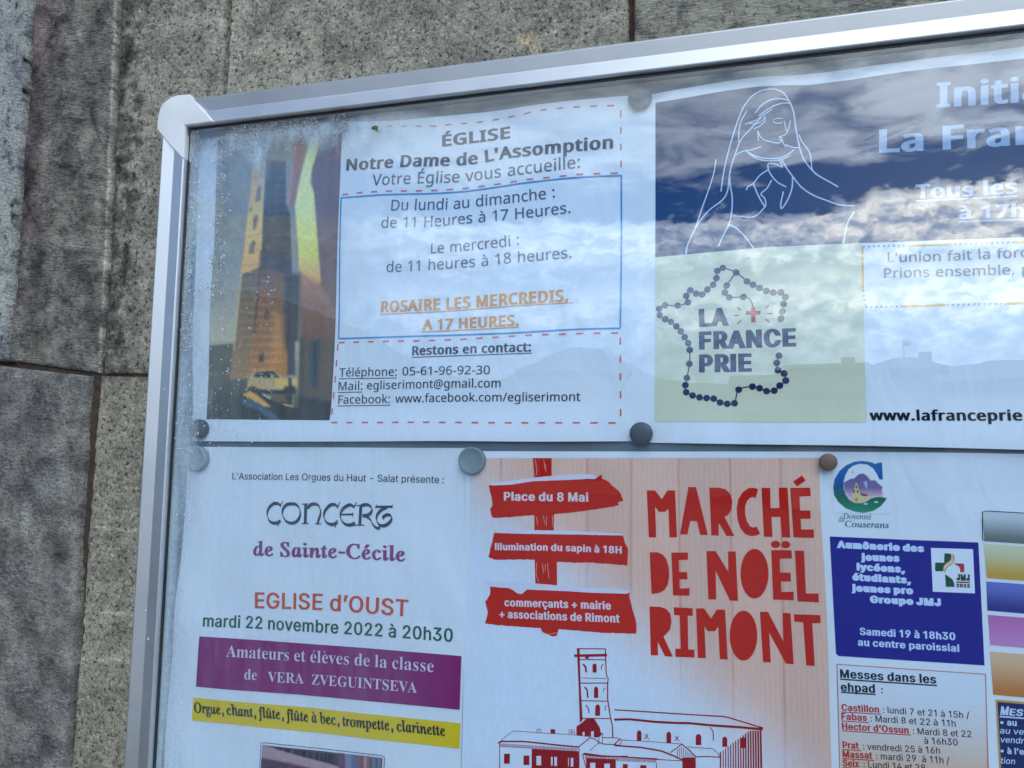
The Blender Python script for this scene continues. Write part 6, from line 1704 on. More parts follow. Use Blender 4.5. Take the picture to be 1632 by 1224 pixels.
# ---- 2: prayer poster -------------------------------------------------------
def prayer_poster():
    wv = waves(23, .5, 80)

    def h(X, Y):
        return 1.25 + wv(X, Y) * .6 - 3.2 * sstep(-28, 2, Y) * sstep(308, 345, X) - .5 * np.exp(-((Y + 196) / 9) ** 2)
    sh = Sheet(h)
    t = thing('poster', 'prayer poster with navy top, white drawing of a veiled woman and bead map of France', 'poster', 460, 0, 0)
    top = [(1017, 153), (1100, 138), (1208, 121), (1290, 116), (1455, 95), (1632, 72), (1830, 44)]
    right = [(1830, 44), (1842, 380), (1850, 724)]
    bot = [(1016, 705), (1180, 708), (1340, 710), (1480, 713), (1632, 717), (1850, 724)]
    sheet_mesh('sheet', sh, top, right, bot, [(1017, 153), (1017, 430), (1016, 705)], t, n=(130, 90))
    # navy panel
    tp = [(1044.5, 163), (1088, 156), (1155, 144), (1205, 136.7), (1248, 134), (1288, 134), (1355, 126), (1455, 111.7), (1632, 91.5), (1836, 66)]
    bt = [(1842, 368), (1632, 376.7), (1361, 386.7), (1221, 393.3), (1088, 405), (1044, 409)]
    mb = MB()
    sh.shape(mb, [atl(tp + bt)], .18, 6)
    mb.build('navy_panel', ink((14, 46, 92), .35), t)
    WHT = ink((198, 214, 234))
    HD = ink((162, 184, 212))
    mb = MB()
    text(sh, mb, "Initiative", 'V', [(1493, 169.5), (1632, 160), (1800, 147.5)], 38, .075)
    text(sh, mb, "La France", 'V', [(1401, 242), (1468, 238.5), (1632, 228), (1748, 219.5)], 37, .075)
    text(sh, mb, "Tous les", 'V', [(1459.7, 315.3), (1553, 311.3), (1623, 306.3)], 22, .075)
    underline(sh, mb, [(1459, 319.5), (1553, 315), (1623, 311)], .8)
    text(sh, mb, "à 17h", 'V', [(1528.7, 348), (1608, 345), (1634, 344)], 20, .075)
    underline(sh, mb, [(1528, 352.5), (1634, 348.5)], .8)
    mb.build('heading', HD, t)
    # line drawing of the veiled woman
    q = A_((1085, 130), 4.372)
    mb = MB()
    st = [([(280, 758), (300, 620), (335, 470), (380, 320), (430, 190), (490, 105), (560, 58), (640, 45), (705, 65), (750, 120), (785, 200), (800, 300), (820, 410), (850, 520), (905, 600), (960, 650), (1030, 690), (1095, 728)], 2.1),
          ([(825, 365), (850, 420), (895, 480), (910, 540), (915, 600), (940, 640)], 1.8),
          ([(458, 205), (420, 270), (405, 340), (403, 412)], 1.8),
          ([(520, 212), (570, 155), (640, 118), (710, 115), (755, 130)], 1.9),
          ([(545, 235), (575, 210), (620, 180), (680, 152), (740, 143), (770, 152)], 2.0),
          ([(560, 245), (490, 320), (420, 400), (380, 500), (350, 590), (335, 680), (325, 760), (290, 820), (200, 890), (130, 970), (80, 1060), (45, 1140), (35, 1200)], 2.1),
          ([(338, 640), (345, 720), (358, 800), (355, 900), (335, 990), (300, 1060), (262, 1142)], 2.1),
          ([(335, 990), (390, 1020), (450, 1080), (508, 1158)], 2.1),
          ([(245, 540), (228, 640), (190, 760), (150, 870), (110, 990), (85, 1055)], 1.9),
          ([(378, 510), (430, 482), (500, 468), (560, 448)], 1.8),
          ([(462, 482), (510, 510), (580, 528), (660, 530), (730, 512), (790, 470)], 2.1),
          ([(466, 488), (520, 527), (600, 546), (690, 540), (762, 513)], 1.7),
          ([(688, 540), (700, 565), (708, 590), (660, 570), (612, 568), (612, 610), (640, 660), (680, 700), (732, 728)], 1.9),
          ([(705, 540), (740, 600), (780, 655), (840, 730), (920, 785), (1020, 825), (1110, 855), (1208, 862)], 2.1),
          ([(780, 655), (775, 740), (745, 820), (705, 880), (697, 850), (715, 765)], 2.0),
          ([(608, 610), (550, 650), (505, 705), (470, 725), (458, 750)], 2.0),
          ([(505, 705), (540, 790), (585, 865), (592, 845), (585, 810), (560, 778), (600, 740), (632, 685)], 2.0),
          ([(590, 865), (540, 920), (490, 942), (430, 938), (365, 932)], 2.0),
          ([(1205, 910), (1165, 980), (1145, 1060), (1133, 1125)], 2.2),
          ([(538, 340), (560, 385), (610, 410), (680, 422), (705, 405)], 1.7), ([(538, 338), (540, 405)], 1.5),
          ([(765, 265), (755, 310), (740, 350), (715, 370), (685, 378), (705, 386), (690, 398), (708, 402), (716, 425), (735, 450)], 1.5),
          ([(722, 270), (730, 310), (738, 340)], 1.3), ([(645, 272), (670, 284), (705, 280)], 1.5), ([(642, 262), (670, 250), (706, 250)], 1.2),
          ([(735, 435), (780, 452), (828, 455)], 1.8), ([(450, 290), (520, 265), (580, 225), (636, 188)], 1.4),
          ([(470, 285), (545, 283), (590, 240)], 1.3), ([(505, 325), (555, 302), (588, 262), (580, 232)], 1.3), ([(640, 165), (690, 152)], 2.0)]
    for P, w in st:
        sh.line(mb, atl(q(P)), w * mmpx((1200, 250)), .3, smooth=5)
    mb.build('veiled_woman_drawing', WHT, t)
    # cream panel with the map of beads
    mb = MB()
    sh.shape(mb, [atl([(1044, 409), (1088, 405), (1221, 393.3), (1375, 386), (1377, 480), (1379, 580), (1381.5, 673), (1220, 673), (1043.5, 672)])], .22, 6)
    mb.build('cream_panel', ink((222, 217, 186)), t)
    NV = ink((34, 46, 84))
    B = A_((1040, 410), 4.896)
    mb = MB()
    bd = [(1003, 476), (1013, 420), (1023, 363), (1037, 308), (1002, 270), (943, 272), (888, 260), (836, 237), (785, 212), (737, 185), (652, 115), (548, 80), (505, 103), (498, 160), (473, 212), (428, 248), (387, 287), (340, 282), (293, 255), (262, 298), (275, 348), (195, 375), (95, 372), (50, 400), (55, 448), (98, 480), (143, 502), (184, 536), (221, 577), (250, 621), (277, 668), (290, 720), (287, 830), (268, 941), (256, 996), (262, 1052), (312, 1077), (366, 1092), (422, 1097), (477, 1102), (527, 1132), (583, 1142), (640, 1138), (672, 1032), (780, 1007), (836, 1020), (890, 1043), (950, 1040), (993, 1000), (1040, 960), (1027, 905), (980, 878), (970, 822), (987, 765)]
    inn = [(652, 115), (579, 217), (564, 273), (598, 310), (710, 307)]
    m = mmpx((1150, 540))
    sh.line(mb, atl(B(bd)), 1.9 * m, .34, smooth=4)
    sh.line(mb, atl(B(inn + [(760, 325), (785, 382)])), 1.9 * m, .34, smooth=4)
    for p in bd + inn[1:]:
        cx, cy = at(*B([p])[0])
        sh.k += 1
        V = np.array(ell(cx, cy, 5.2 * m, 5.2 * m, 18))
        sh.put(mb, V, [tuple(range(17, -1, -1))], .40 + .0012 * (sh.k % 40))
    mb.build('bead_map', NV, t)
    mb = MB()
    text(sh, mb, "LA", 'A', [(1114, 519.5), (1162, 517)], 26.5, .13)
    text(sh, mb, "FRANCE", 'A', [(1114, 555.5), (1190, 553), (1269.3, 550.3)], 26.5, .13)
    text(sh, mb, "PRIE", 'A', [(1114, 592), (1198.3, 590.5)], 26.5, .13)
    mb.build('map_lettering', NV, t)
    mb = MB()
    sh.line(mb, atl(B([(785, 385), (788, 505)])), 6.2 * m, .36, cap=False)
    sh.line(mb, atl(B([(730, 431), (842, 429)])), 5.6 * m, .36, cap=False)
    for a, b in (((660, 385), (688, 410)), ((635, 450), (675, 452)), ((660, 518), (690, 492)), ((880, 395), (910, 372)), ((895, 436), (935, 436)), ((882, 480), (912, 503))):
        sh.line(mb, atl(B([a, b])), 1.9 * m, .36, cap=False)
    mb.build('red_cross', ink((190, 52, 52)), t)
    # right hand text box
    mb = MB()
    text(sh, mb, "L'union fait la force", 'V', [(1415.5, 416.5), (1497, 415), (1576, 411.5), (1654, 408)], 15.5, .014)
    text(sh, mb, "Prions ensemble, pour", 'V', [(1410, 442), (1481, 440), (1618, 436.5), (1690, 434.5)], 15.5, .014)
    mb.build('prayer_text', ink((104, 108, 114)), t)  # ink greyed to carry the cloud reflection that washes over these lines
    mb = MB()
    text(sh, mb, "www.lafranceprie.fr", 'V', [(1385.7, 669.8), (1632, 670), (1662, 670)], 16.5, .07)
    mb.build('web_address', ink((22, 24, 36)), t)
    mb = MB()
    seg = [([(1375, 392), (1376, 461)], 0), ([(1376, 462), (1380, 488)], 1), ([(1380, 488.5), (1440, 487.5)], 1), ([(1440, 487), (1508, 485)], 0), ([(1510, 485), (1600, 483)], 1), ([(1602, 483), (1680, 481)], 0),
           ([(1376, 392), (1452, 390)], 1), ([(1452, 390), (1520, 388)], 0), ([(1522, 388), (1612, 385)], 1), ([(1614, 385), (1690, 383)], 0)]
    for P, dot in seg:
        mb = MB()
        if dot:
            sh.dash(mb, atl(P), 1.0, 1.5, .9, .3)
        else:
            sh.line(mb, atl(P), 1.0, .3, cap=False)
        mb.build('dotted_rule' if dot else 'yellow_rule', ink((140, 144, 150) if dot else (226, 168, 62)), t)


prayer_poster()


# ---- 3: concert -------------------------------------------------------------
def concert_poster():
    wv = waves(37, .5, 70)

    def h(X, Y):
        return 1.5 + wv(X, Y) - .9 * sstep(14, -8, X) * (1 + .6 * np.sin(Y / 14))
    sh = Sheet(h)
    t = thing('poster', 'white concert poster with a purple strip and a yellow strip of instrument names', 'poster', 100, 300, 0)
    sheet_mesh('sheet', sh, [(298, 712), (520, 713), (746, 714)], [(746, 714), (743, 850), (738, 1050), (733, 1250), (727, 1560)],
               [(248, 1500), (480, 1535), (727, 1560)], [(298, 712), (296, 780), (289, 850), (285, 915), (278, 985), (269, 1090), (266, 1150), (261, 1224), (248, 1500)], t, n=(90, 120))
    mb = MB()
    text(sh, mb, "L'Association Les Orgues du Haut - Salat présente :", 'A', [(367.7, 764), (544, 766.5), (705.7, 770.3)], 11.2, .012)
    mb.build('introduction_text', ink((52, 56, 64)), t)
    # uncial CONCERT, drawn with a broad pen
    Q = A_((410, 790), 6.8)
    m = mmpx((520, 820))
    mb = MB()
    pen = (math.radians(68), .22)
    T = 5.6
    for P, w in (([(245, 105), (215, 86), (170, 88), (125, 125), (103, 175), (102, 225), (125, 275), (165, 297), (215, 293), (243, 272)], T),
                 ([(365, 87), (310, 100), (272, 150), (270, 215), (310, 280), (370, 298), (425, 275), (458, 215), (452, 140), (415, 97), (365, 87)], T),
                 ([(535, 140), (575, 98), (630, 92), (668, 125), (678, 190), (660, 255), (645, 303)], T),
                 ([(862, 118), (830, 97), (785, 102), (740, 145), (716, 195), (716, 240), (740, 287), (785, 312), (830, 306), (860, 285)], T),
                 ([(1042, 125), (1000, 100), (945, 122), (905, 165), (892, 215), (900, 260), (935, 305), (980, 320), (1020, 313), (1045, 295)], T),
                 ([(1118, 108), (1175, 98), (1222, 122), (1230, 165), (1200, 205), (1130, 222)], T),
                 ([(1165, 222), (1210, 255), (1240, 310), (1280, 350), (1322, 350)], T),
                 ([(1395, 125), (1335, 155), (1290, 210), (1283, 265), (1310, 315), (1360, 328), (1415, 300), (1446, 250), (1425, 212), (1380, 214), (1352, 240), (1362, 258)], T)):
        sh.line(mb, atl(Q(P)), w * m, .3, smooth=6, pen=pen, cap=False)
    for P, w in (([(520, 95), (513, 305)], 5.2), ([(1112, 108), (1100, 318)], 5.2), ([(1272, 122), (1455, 120)], 3.6), ([(1282, 98), (1270, 135)], 1.5), ([(1455, 100), (1448, 135)], 1.5),
                 ([(268, 60), (240, 125)], 1.6), ([(243, 262), (213, 328)], 1.6), ([(885, 72), (860, 140)], 1.6), ([(862, 266), (833, 348)], 1.6), ([(1065, 70), (1035, 140)], 1.6),
                 ([(895, 206), (1025, 203)], 2.8), ([(1027, 185), (1022, 230)], 1.5), ([(482, 93), (545, 88)], 1.7), ([(475, 305), (550, 302)], 1.7), ([(618, 307), (688, 306)], 1.7),
                 ([(1062, 110), (1140, 102)], 1.7), ([(1048, 321), (1150, 321)], 1.7), ([(1048, 290), (1042, 335)], 1.2)):
        sh.line(mb, atl(Q(P)), w * m, .3, cap=False)
    mb.build('concert_title', ink((44, 58, 76)), t)
    mb = MB()
    text(sh, mb, "de Sainte-Cécile", 'C', [(403, 885.3), (475, 888), (560, 890.5), (647, 895)], 23, .055, shear=-.30)
    mb.build('subtitle', ink((140, 58, 112)), t)
    mb = MB()
    text(sh, mb, "EGLISE d’OUST", 'A', [(404, 969.5), (518, 973), (649, 983)], 25.5, .04)
    mb.build('venue_text', ink((214, 76, 42)), t)
    mb = MB()
    text(sh, mb, "mardi 22 novembre 2022 à 20h30", 'A', [(322, 998.7), (416.7, 1003), (544, 1010.8), (612, 1015.3), (720.7, 1023.5)], 20, .04)
    mb.build('date_text', ink((22, 92, 66)), t)

    def strip(name, tl, tr, br, bl, col, lift):
        T_ = [tl, ((tl[0] + tr[0]) / 2, (tl[1] + tr[1]) / 2 - .8), tr]
        B_ = [br, ((bl[0] + br[0]) / 2, (bl[1] + br[1]) / 2 - .8), bl]
        mb = MB()
        c = atl(list(smooth_line(T_, 4)) + list(smooth_line(B_, 4)))
        V, F = tri([c], 5)
        d = h(V[:, 0], V[:, 1]) - lift - .7 * sstep(192, 202, V[:, 0])
        mb.add(np.c_[V, d], F)
        k = len(c)
        d0 = h(c[:, 0], c[:, 1]) - lift - .7 * sstep(192, 202, c[:, 0])
        base = len(mb.v)
        mb.v += [tuple(q) for q in np.c_[c, d0]] + [tuple(q) for q in np.c_[c, d0 + .25]]
        mb.f += [(base + i, base + (i + 1) % k, base + (i + 1) % k + k, base + i + k) for i in range(k)]
        return mb.build(name, ink(col), t)
    s = strip('purple_strip', (316.7, 1014.5), (734.7, 1046), (732, 1131.5), (310.5, 1095), (140, 22, 102), .35)
    sh2 = Sheet(lambda X, Y: h(X, Y) - .5 - .7 * sstep(192, 202, X))
    mb = MB()
    text(sh2, mb, "Amateurs et élèves de la classe", 'S', [(360, 1046.7), (544, 1059.5), (690.7, 1071.5)], 19.5, -.012)
    text(sh2, mb, "de", 'S', [(389, 1083), (408, 1084)], 16.5, -.012)
    text(sh2, mb, "VERA", 'S', [(425, 1087.5), (482, 1090.5)], 16.5, -.012)
    text(sh2, mb, "ZVEGUINTSEVA", 'S', [(495, 1091.5), (580, 1097.5), (664, 1104.5)], 16.5, -.012)
    mb.build('performers_text', ink((226, 206, 228)), s)
    s = strip('yellow_strip', (306, 1112.5), (733, 1153.5), (731, 1194), (304, 1148.7), (234, 198, 14), .35)
    mb = MB()
    text(sh2, mb, "Orgue, chant, flûte, flûte à bec, trompette, clarinette", 'C', [(309.5, 1136), (403, 1143), (533, 1156), (624, 1164.5), (710.7, 1173.8)], 17, .045, shear=-.30)
    mb.build('instruments_text', ink((24, 22, 14)), s)
    # organ photograph with a fine keyline
    O = A_((400, 1170), 6.8)
    p = Painter([(416.5, 1188), (609, 1208.5), (600, 1330), (407, 1306)], 1.2, 1.4)
    p.fill((176, 140, 146))
    p.poly(O([(110, 120), (1420, 270), (1420, 420), (960, 420), (520, 245), (250, 160)]), (92, 66, 84), 2)
    for k, x in enumerate([255, 350, 455, 530, 605, 680, 735, 780, 820, 850, 880, 905, 925]):
        y = 135 + (x - 110) * .115
        w = max(12, 74 - k * 5.5)
        p.poly(O([(x, y), (x + w, y + 6), (x + w, y + 150), (x, y + 150)]), (18, 18, 34), 1.2)
    p.poly(O([(100, 135), (250, 165), (520, 245), (820, 325), (960, 370), (960, 800), (60, 800)]), (184, 146, 150), 2)
    p.poly(O([(100, 262), (420, 318), (700, 390), (700, 900), (60, 900)]), (84, 44, 66), 3)
    for k in range(14):
        p.line(O([(100, 285 + k * 42), (420, 335 + k * 42), (700, 405 + k * 42)]), 1.6, (120, 70, 90), .6)
    for x, c in ((940, (110, 52, 70)), (1010, (150, 140, 160)), (1045, (128, 138, 166)), (1080, (96, 110, 150)), (1130, (150, 90, 96)), (1180, (150, 86, 90)), (1215, (196, 160, 160)), (1240, (150, 96, 96)), (1300, (120, 130, 150)), (1360, (120, 128, 146))):
        p.poly(O([(x, 150), (x + 45, 150), (x + 45, 900), (x, 900)]), c, 2.4, k=.9)
    p.grain(.06)
    p.build('organ_photograph', sh, .2, t)
    mb = MB()
    sh.line(mb, atl([(406, 1320), (414.5, 1184), (612, 1205.5), (604, 1340)]), .4, .2, cap=False)
    mb.build('keyline', ink((52, 66, 84)), t)


concert_poster()


# ---- 4: christmas market ----------------------------------------------------
def market_poster():
    wv = waves(53, .5, 75)

    def h(X, Y):
        return 1.1 + wv(X, Y) - 2.9 * sstep(374, 403, X) * sstep(6, 40, Y)
    sh = Sheet(h)
    t = thing('poster', 'Christmas market poster with large red letters and a village drawing on a wood print', 'poster', 300, 300, 0)
    R1 = [(1313, 719.5), (1308, 790), (1309, 830), (1314, 900), (1318, 976), (1321, 1060), (1323, 1140), (1326, 1224), (1345, 1600)]
    sheet_mesh('sheet', sh, [(744, 719), (1030, 719.5), (1313, 719.5)], R1, [(727, 1558), (1030, 1585), (1345, 1600)], [(744, 719), (741, 816), (737, 1100), (735, 1224), (727, 1558)], t, n=(110, 110))
    p = Painter([(750, 730), (1305, 729.5), (1341, 1590), (729, 1550)], 1.8, 4.0)
    # keep the print inside the wavy right edge of the sheet
    xr = np.interp(p.y, [q[1] for q in R1], [q[0] for q in R1]) - 1.2 - 3.2 * sstep(800, 740, p.y)
    p.x = p.x[:, :1] + (p.x - p.x[:, :1]) * ((xr[:, -1:] - p.x[:, :1]) / (p.x[:, -1:] - p.x[:, :1]))
    tt = (p.x - 760) / 560 - (p.y - 740) / 500
    gx = p.x * .055
    gr = np.sin(p.x * .8 + 3 * np.sin(p.y * .008 + p.x * .02)) * .5 + np.sin(p.x * 1.9 + 2 * np.sin(p.y * .011)) * .35
    wood = np.array(s2la((238, 190, 166)))[None, None] * (1 + .06 * gr[..., None])
    lines = [796, 866, 937, 1005, 1083, 1165, 1246]
    pl = np.searchsorted(lines, p.x)
    wood = wood * np.array([1.0, .96, 1.03, .97, 1.02, .95, 1.01, .98])[pl][..., None]
    for xl in lines:
        dx = np.abs(p.x - xl - 2.0 * np.sin(p.y * .004 + xl) - (p.y - 730) * .012 * (xl - 1000) / 300)
        wood = wood * (1 - .34 * np.exp(-(dx / 1.8) ** 2)[..., None] * np.array([.5, 1, 1.0]))
    p.c[:] = s2la((226, 232, 240))
    p.blend(sstep(-.30, .14, tt), wood)
    p.blend(.18 * sstep(1180, 1260, p.y), (232, 184, 158))
    p.grain(.015, 2)
    p.build('wood_print', sh, .16, t)
    RED = ink((206, 30, 16))
    # title
    a = A_((1020, 750), 5.44)
    b = A_((1020, 900), 5.44)
    mb = MB()
    for f, c in ((a, [(58, 172), (130, 172), (188, 250), (235, 172), (303, 172), (320, 580), (255, 580), (245, 330), (215, 358), (163, 358), (130, 315), (140, 580), (75, 580)]),
                 (a, [(418, 143), (485, 143), (588, 560), (522, 560), (492, 440), (435, 438), (410, 555), (345, 555)]),
                 (a, [(600, 148), (680, 148), (740, 162), (785, 205), (800, 270), (793, 340), (765, 385), (732, 402), (818, 568), (750, 568), (682, 455), (682, 565), (618, 563)]),
                 (a, [(1025, 162), (990, 149), (940, 152), (890, 188), (852, 250), (838, 330), (845, 420), (870, 500), (910, 550), (960, 570), (1010, 565), (1043, 548), (1010, 485), (985, 495), (955, 485), (927, 440), (912, 380), (912, 310), (930, 262), (955, 234), (980, 228), (1003, 237)]),
                 (a, [(1053, 150), (1130, 150), (1132, 325), (1210, 325), (1203, 148), (1280, 148), (1303, 580), (1230, 578), (1218, 402), (1140, 402), (1150, 576), (1075, 574)]),
                 (a, [(1303, 150), (1475, 148), (1480, 220), (1382, 225), (1388, 345), (1475, 345), (1478, 415), (1392, 418), (1397, 510), (1505, 508), (1505, 582), (1330, 578)]),
                 (a, [(1328, 95), (1405, 43), (1437, 85), (1362, 138)]),
                 (a, [(82, 710), (145, 708), (195, 728), (228, 770), (248, 840), (252, 920), (240, 990), (210, 1040), (160, 1066), (98, 1073)]),
                 (a, [(270, 712), (415, 712), (415, 775), (335, 778), (338, 882), (408, 882), (410, 945), (340, 945), (343, 1025), (430, 1022), (428, 1088), (285, 1085)]),
                 (a, [(575, 700), (655, 700), (765, 880), (763, 703), (830, 703), (850, 1133), (780, 1130), (655, 870), (660, 1120), (592, 1120)]),
                 (a, ell(993, 896, 122, 216, 40)),
                 (a, [(1138, 690), (1313, 690), (1318, 762), (1212, 765), (1216, 885), (1305, 885), (1310, 962), (1222, 962), (1226, 1052), (1333, 1050), (1333, 1125), (1155, 1120)]),
                 (a, ell(1175, 640, 40, 32, 20)), (a, ell(1263, 642, 40, 32, 20)),
                 (a, [(1342, 692), (1420, 692), (1437, 1062), (1545, 1060), (1548, 1138), (1365, 1132)]),
                 (b, [(80, 365), (170, 368), (225, 385), (262, 430), (272, 500), (258, 570), (203, 628), (283, 800), (215, 797), (152, 672), (155, 790), (92, 788)]),
                 (b, [(290, 372), (455, 380), (457, 447), (413, 445), (418, 738), (470, 740), (472, 808), (305, 802), (305, 732), (352, 732), (343, 443), (295, 440)]),
                 (b, [(485, 382), (555, 382), (615, 470), (665, 393), (738, 393), (760, 826), (692, 822), (678, 540), (650, 580), (588, 580), (558, 535), (570, 815), (500, 812)]),
                 (b, ell(897, 618, 120, 217, 40)),
                 (b, [(1040, 410), (1110, 410), (1243, 665), (1237, 418), (1305, 420), (1333, 862), (1265, 858), (1120, 590), (1135, 850), (1067, 848)]),
                 (b, [(1333, 428), (1560, 430), (1563, 500), (1492, 503), (1513, 872), (1440, 868), (1413, 497), (1338, 492)])):
        sh.shape(mb, [atl(f(c))], .3, 3.5)
    mb.build('market_title', RED, t)
    # signpost
    g = A_((765, 725), 4.012)
    mb = MB()
    sh.shape(mb, [atl(g([(335, 20), (455, 20), (455, 160), (470, 372), (470, 500), (490, 675), (492, 850), (505, 1105), (490, 1158), (460, 1163), (430, 1150), (395, 1133), (380, 1095), (352, 840), (348, 660), (345, 500), (345, 375), (345, 165)]))], .24, 3.5)
    po = mb.build('signpost', RED, t)
    for P in ([(350, 30), (360, 100), (355, 130)], [(405, 30), (412, 90)], [(415, 55), (418, 110)], [(358, 395), (368, 450)], [(402, 388), (412, 440)], [(425, 392), (420, 455)], [(460, 390), (465, 465)], [(362, 690), (358, 760), (372, 810)], [(398, 695), (405, 755)], [(430, 690), (440, 790)], [(415, 700), (418, 745)], [(392, 1140), (440, 1148), (492, 1138)]):
        ml = MB()
        sh.line(ml, atl(g(P)), .28, .27, smooth=3, cap=False)
        ml.build('grain_line', ink((226, 180, 164)), po)

    def rough(c, amp=.35):
        c = resample(np.vstack([atl(g(c)), atl(g(c))[:1]]), 1.1)[:-1]
        r = np.array([noise.fractal(Vector((x / 2.0, y / 2.0, 8)), .8, 2, 3) for x, y in c])
        r2 = np.array([noise.fractal(Vector((x / 2.0, y / 2.0, 18)), .8, 2, 3) for x, y in c])
        return c + np.c_[r, r2] * amp
    boards = (([(55, 195), (200, 185), (340, 162), (560, 155), (700, 150), (735, 150), (785, 122), (775, 150), (825, 172), (840, 195), (880, 222), (905, 262), (920, 290), (880, 305), (890, 322), (850, 330), (700, 355), (470, 380), (340, 385), (170, 400), (80, 403), (62, 350), (80, 320), (75, 280)],
               [(65, 180), (350, 145), (550, 125), (690, 122), (745, 135), (740, 155), (700, 152), (560, 160), (340, 168), (200, 190), (80, 196)],
               [("Place du 8 Mai", [(152, 291), (692, 298)], 13.6)]),
              ([(90, 490), (270, 497), (600, 505), (915, 515), (925, 560), (945, 600), (942, 707), (700, 690), (490, 685), (300, 668), (90, 672), (50, 655), (65, 590), (80, 545)],
               [(80, 478), (360, 482), (600, 487), (915, 503), (915, 516), (600, 510), (280, 505), (95, 499)],
               [("Illumination du sapin à 18H", [(93, 608), (500, 614), (905, 631)], 10.8)]),
              ([(60, 845), (190, 855), (235, 885), (262, 890), (300, 860), (560, 868), (960, 885), (950, 900), (975, 1000), (1000, 1080), (998, 1145), (800, 1140), (500, 1115), (300, 1105), (90, 1090), (25, 1080), (45, 1010), (28, 945), (60, 890)],
               [(18, 808), (350, 822), (600, 845), (900, 860), (965, 870), (940, 890), (700, 882), (560, 872), (300, 862), (262, 892), (235, 886), (190, 854), (60, 844), (25, 832)],
               [("commerçants + mairie", [(152, 969), (500, 977), (838, 990)], 12.2), ("+ associations de Rimont", [(120, 1043), (500, 1057), (893, 1073)], 12.6)]))
    for bd, sn, tx in boards:
        mb = MB()
        sh.shape(mb, [rough(bd)], .30, 3.5)
        o = mb.build('sign_board', RED, t)
        ms = MB()
        sh.shape(ms, [rough(sn, .12)], .36, 3.5)
        ms.build('snow', ink((226, 220, 230)), o)
        mt = MB()
        for s, P, cap in tx:
            text(sh, mt, s, 'A', g(P), cap, .08, lift=.42)
        mt.build('sign_lettering', ink((234, 214, 218)), o)
    # village drawing
    D = ink((160, 22, 30))
    c5 = A_((780, 1024), 6.118)
    c6 = A_((980, 1084), 6.528)
    mb = MB()
    k5, k6 = mmpx((880, 1120)) / 6.118, mmpx((1100, 1150)) / 6.528

    def L5(P, w, **k):
        sh.line(mb, atl(c5(P)), w * k5, .3, cap=False, **k)

    def L6(P, w, **k):
        sh.line(mb, atl(c6(P)), w * k6, .3, cap=False, **k)

    def F5(P):
        sh.shape(mb, [atl(c5(P))], .29, 4)

    def F6(P):
        sh.shape(mb, [atl(c6(P))], .29, 4)

    def arch(cx, cy, w, hh):
        return [(cx - w / 2, cy + hh / 2), (cx - w / 2, cy - hh / 4), (cx - w / 3, cy - hh / 2.3), (cx, cy - hh / 2), (cx + w / 3, cy - hh / 2.3), (cx + w / 2, cy - hh / 4), (cx + w / 2, cy + hh / 2)]
    F5([(850, 60), (877, 60), (885, 400), (905, 760), (878, 790), (865, 400)])
    L5([(850, 62), (1132, 65)], 10)
    L5([(1128, 60), (1138, 352), (1158, 356), (1150, 405)], 11)
    L5([(1150, 400), (1150, 560), (1165, 660), (1180, 760), (1195, 800), (1200, 935)], 12)
    L5([(825, 132), (1145, 126)], 26)
    L5([(930, 150), (968, 150)], 22)
    L5([(870, 168), (1135, 172)], 9)
    L5([(890, 350), (1140, 355)], 6)
    L5([(885, 400), (1158, 400)], 10)
    L5([(890, 572), (1150, 578)], 9)
    L5([(900, 745), (1172, 748)], 9)
    for q in ((1023, 252, 40, 90), (1037, 490, 42, 112), (1052, 665, 48, 112)):
        F5(arch(*q))
    for P, w in (([(910, 212), (935, 220), (940, 295)], 18), ([(925, 438), (948, 455), (957, 545)], 16), ([(935, 615), (960, 630), (968, 695)], 11), ([(1110, 210), (1092, 225), (1090, 270)], 9), ([(1130, 445), (1112, 452), (1110, 487)], 7), ([(1138, 618), (1125, 632), (1125, 670)], 8)):
        L5(P, w)
    F5([(940, 750), (1020, 750), (1075, 840), (1085, 920), (1040, 935), (990, 920), (845, 910), (845, 825), (895, 790)])
    L5([(80, 985), (225, 865), (480, 885), (760, 900), (990, 925)], 5)
    L5([(870, 1020), (990, 925), (1090, 995), (1200, 1000), (1346, 1020)], 9)
    L5([(1060, 985), (975, 1060)], 6)
    L5([(80, 985), (110, 968), (330, 970), (480, 985), (660, 1005), (870, 1025)], 15)
    for i in range(58):
        x = 105 + i * 13
        y = 988 + (x - 105) * .066
        L5([(x, y), (x + 2, y + 30)], 6)
    L5([(100, 1018), (405, 1036)], 4)
    L5([(97, 990), (97, 1240)], 8)
    F5([(138, 1090), (195, 1090), (195, 1187), (138, 1187)])
    F5([(328, 1108), (385, 1108), (385, 1200), (328, 1200)])
    F5([(408, 1040), (865, 1066), (870, 1420), (405, 1420)])
    L5([(870, 1020), (872, 1240)], 8)
    for P in ([(458, 888), (458, 850), (503, 850), (503, 890)], [(480, 852), (480, 885)], [(772, 905), (772, 857), (825, 857), (825, 907)], [(798, 857), (798, 905)], [(785, 880), (820, 880)]):
        L5(P, 6)
    F5([(592, 850), (638, 850), (638, 895), (592, 895)])
    L5([(1065, 1000), (1065, 885), (1100, 885), (1100, 1000)], 7)
    L5([(1070, 895), (1098, 895)], 16)
    L5([(1100, 935), (1240, 935), (1290, 960), (1270, 1005)], 8)
    L5([(1290, 955), (1346, 960)], 6)
    L5([(1215, 1000), (1275, 945)], 10)
    F5([(900, 1095), (925, 1080), (1100, 1105), (1240, 1112), (1346, 1110), (1346, 1124), (1100, 1122), (930, 1105)])
    for i in range(24):
        x = 935 + i * 13
        L5([(x, 1108 + i * .8), (x + 2, 1140 + i * .6)], 6)
    F5([(940, 1132), (1230, 1145), (1230, 1420), (945, 1420)])
    L5([(905, 1095), (945, 1240)], 9)
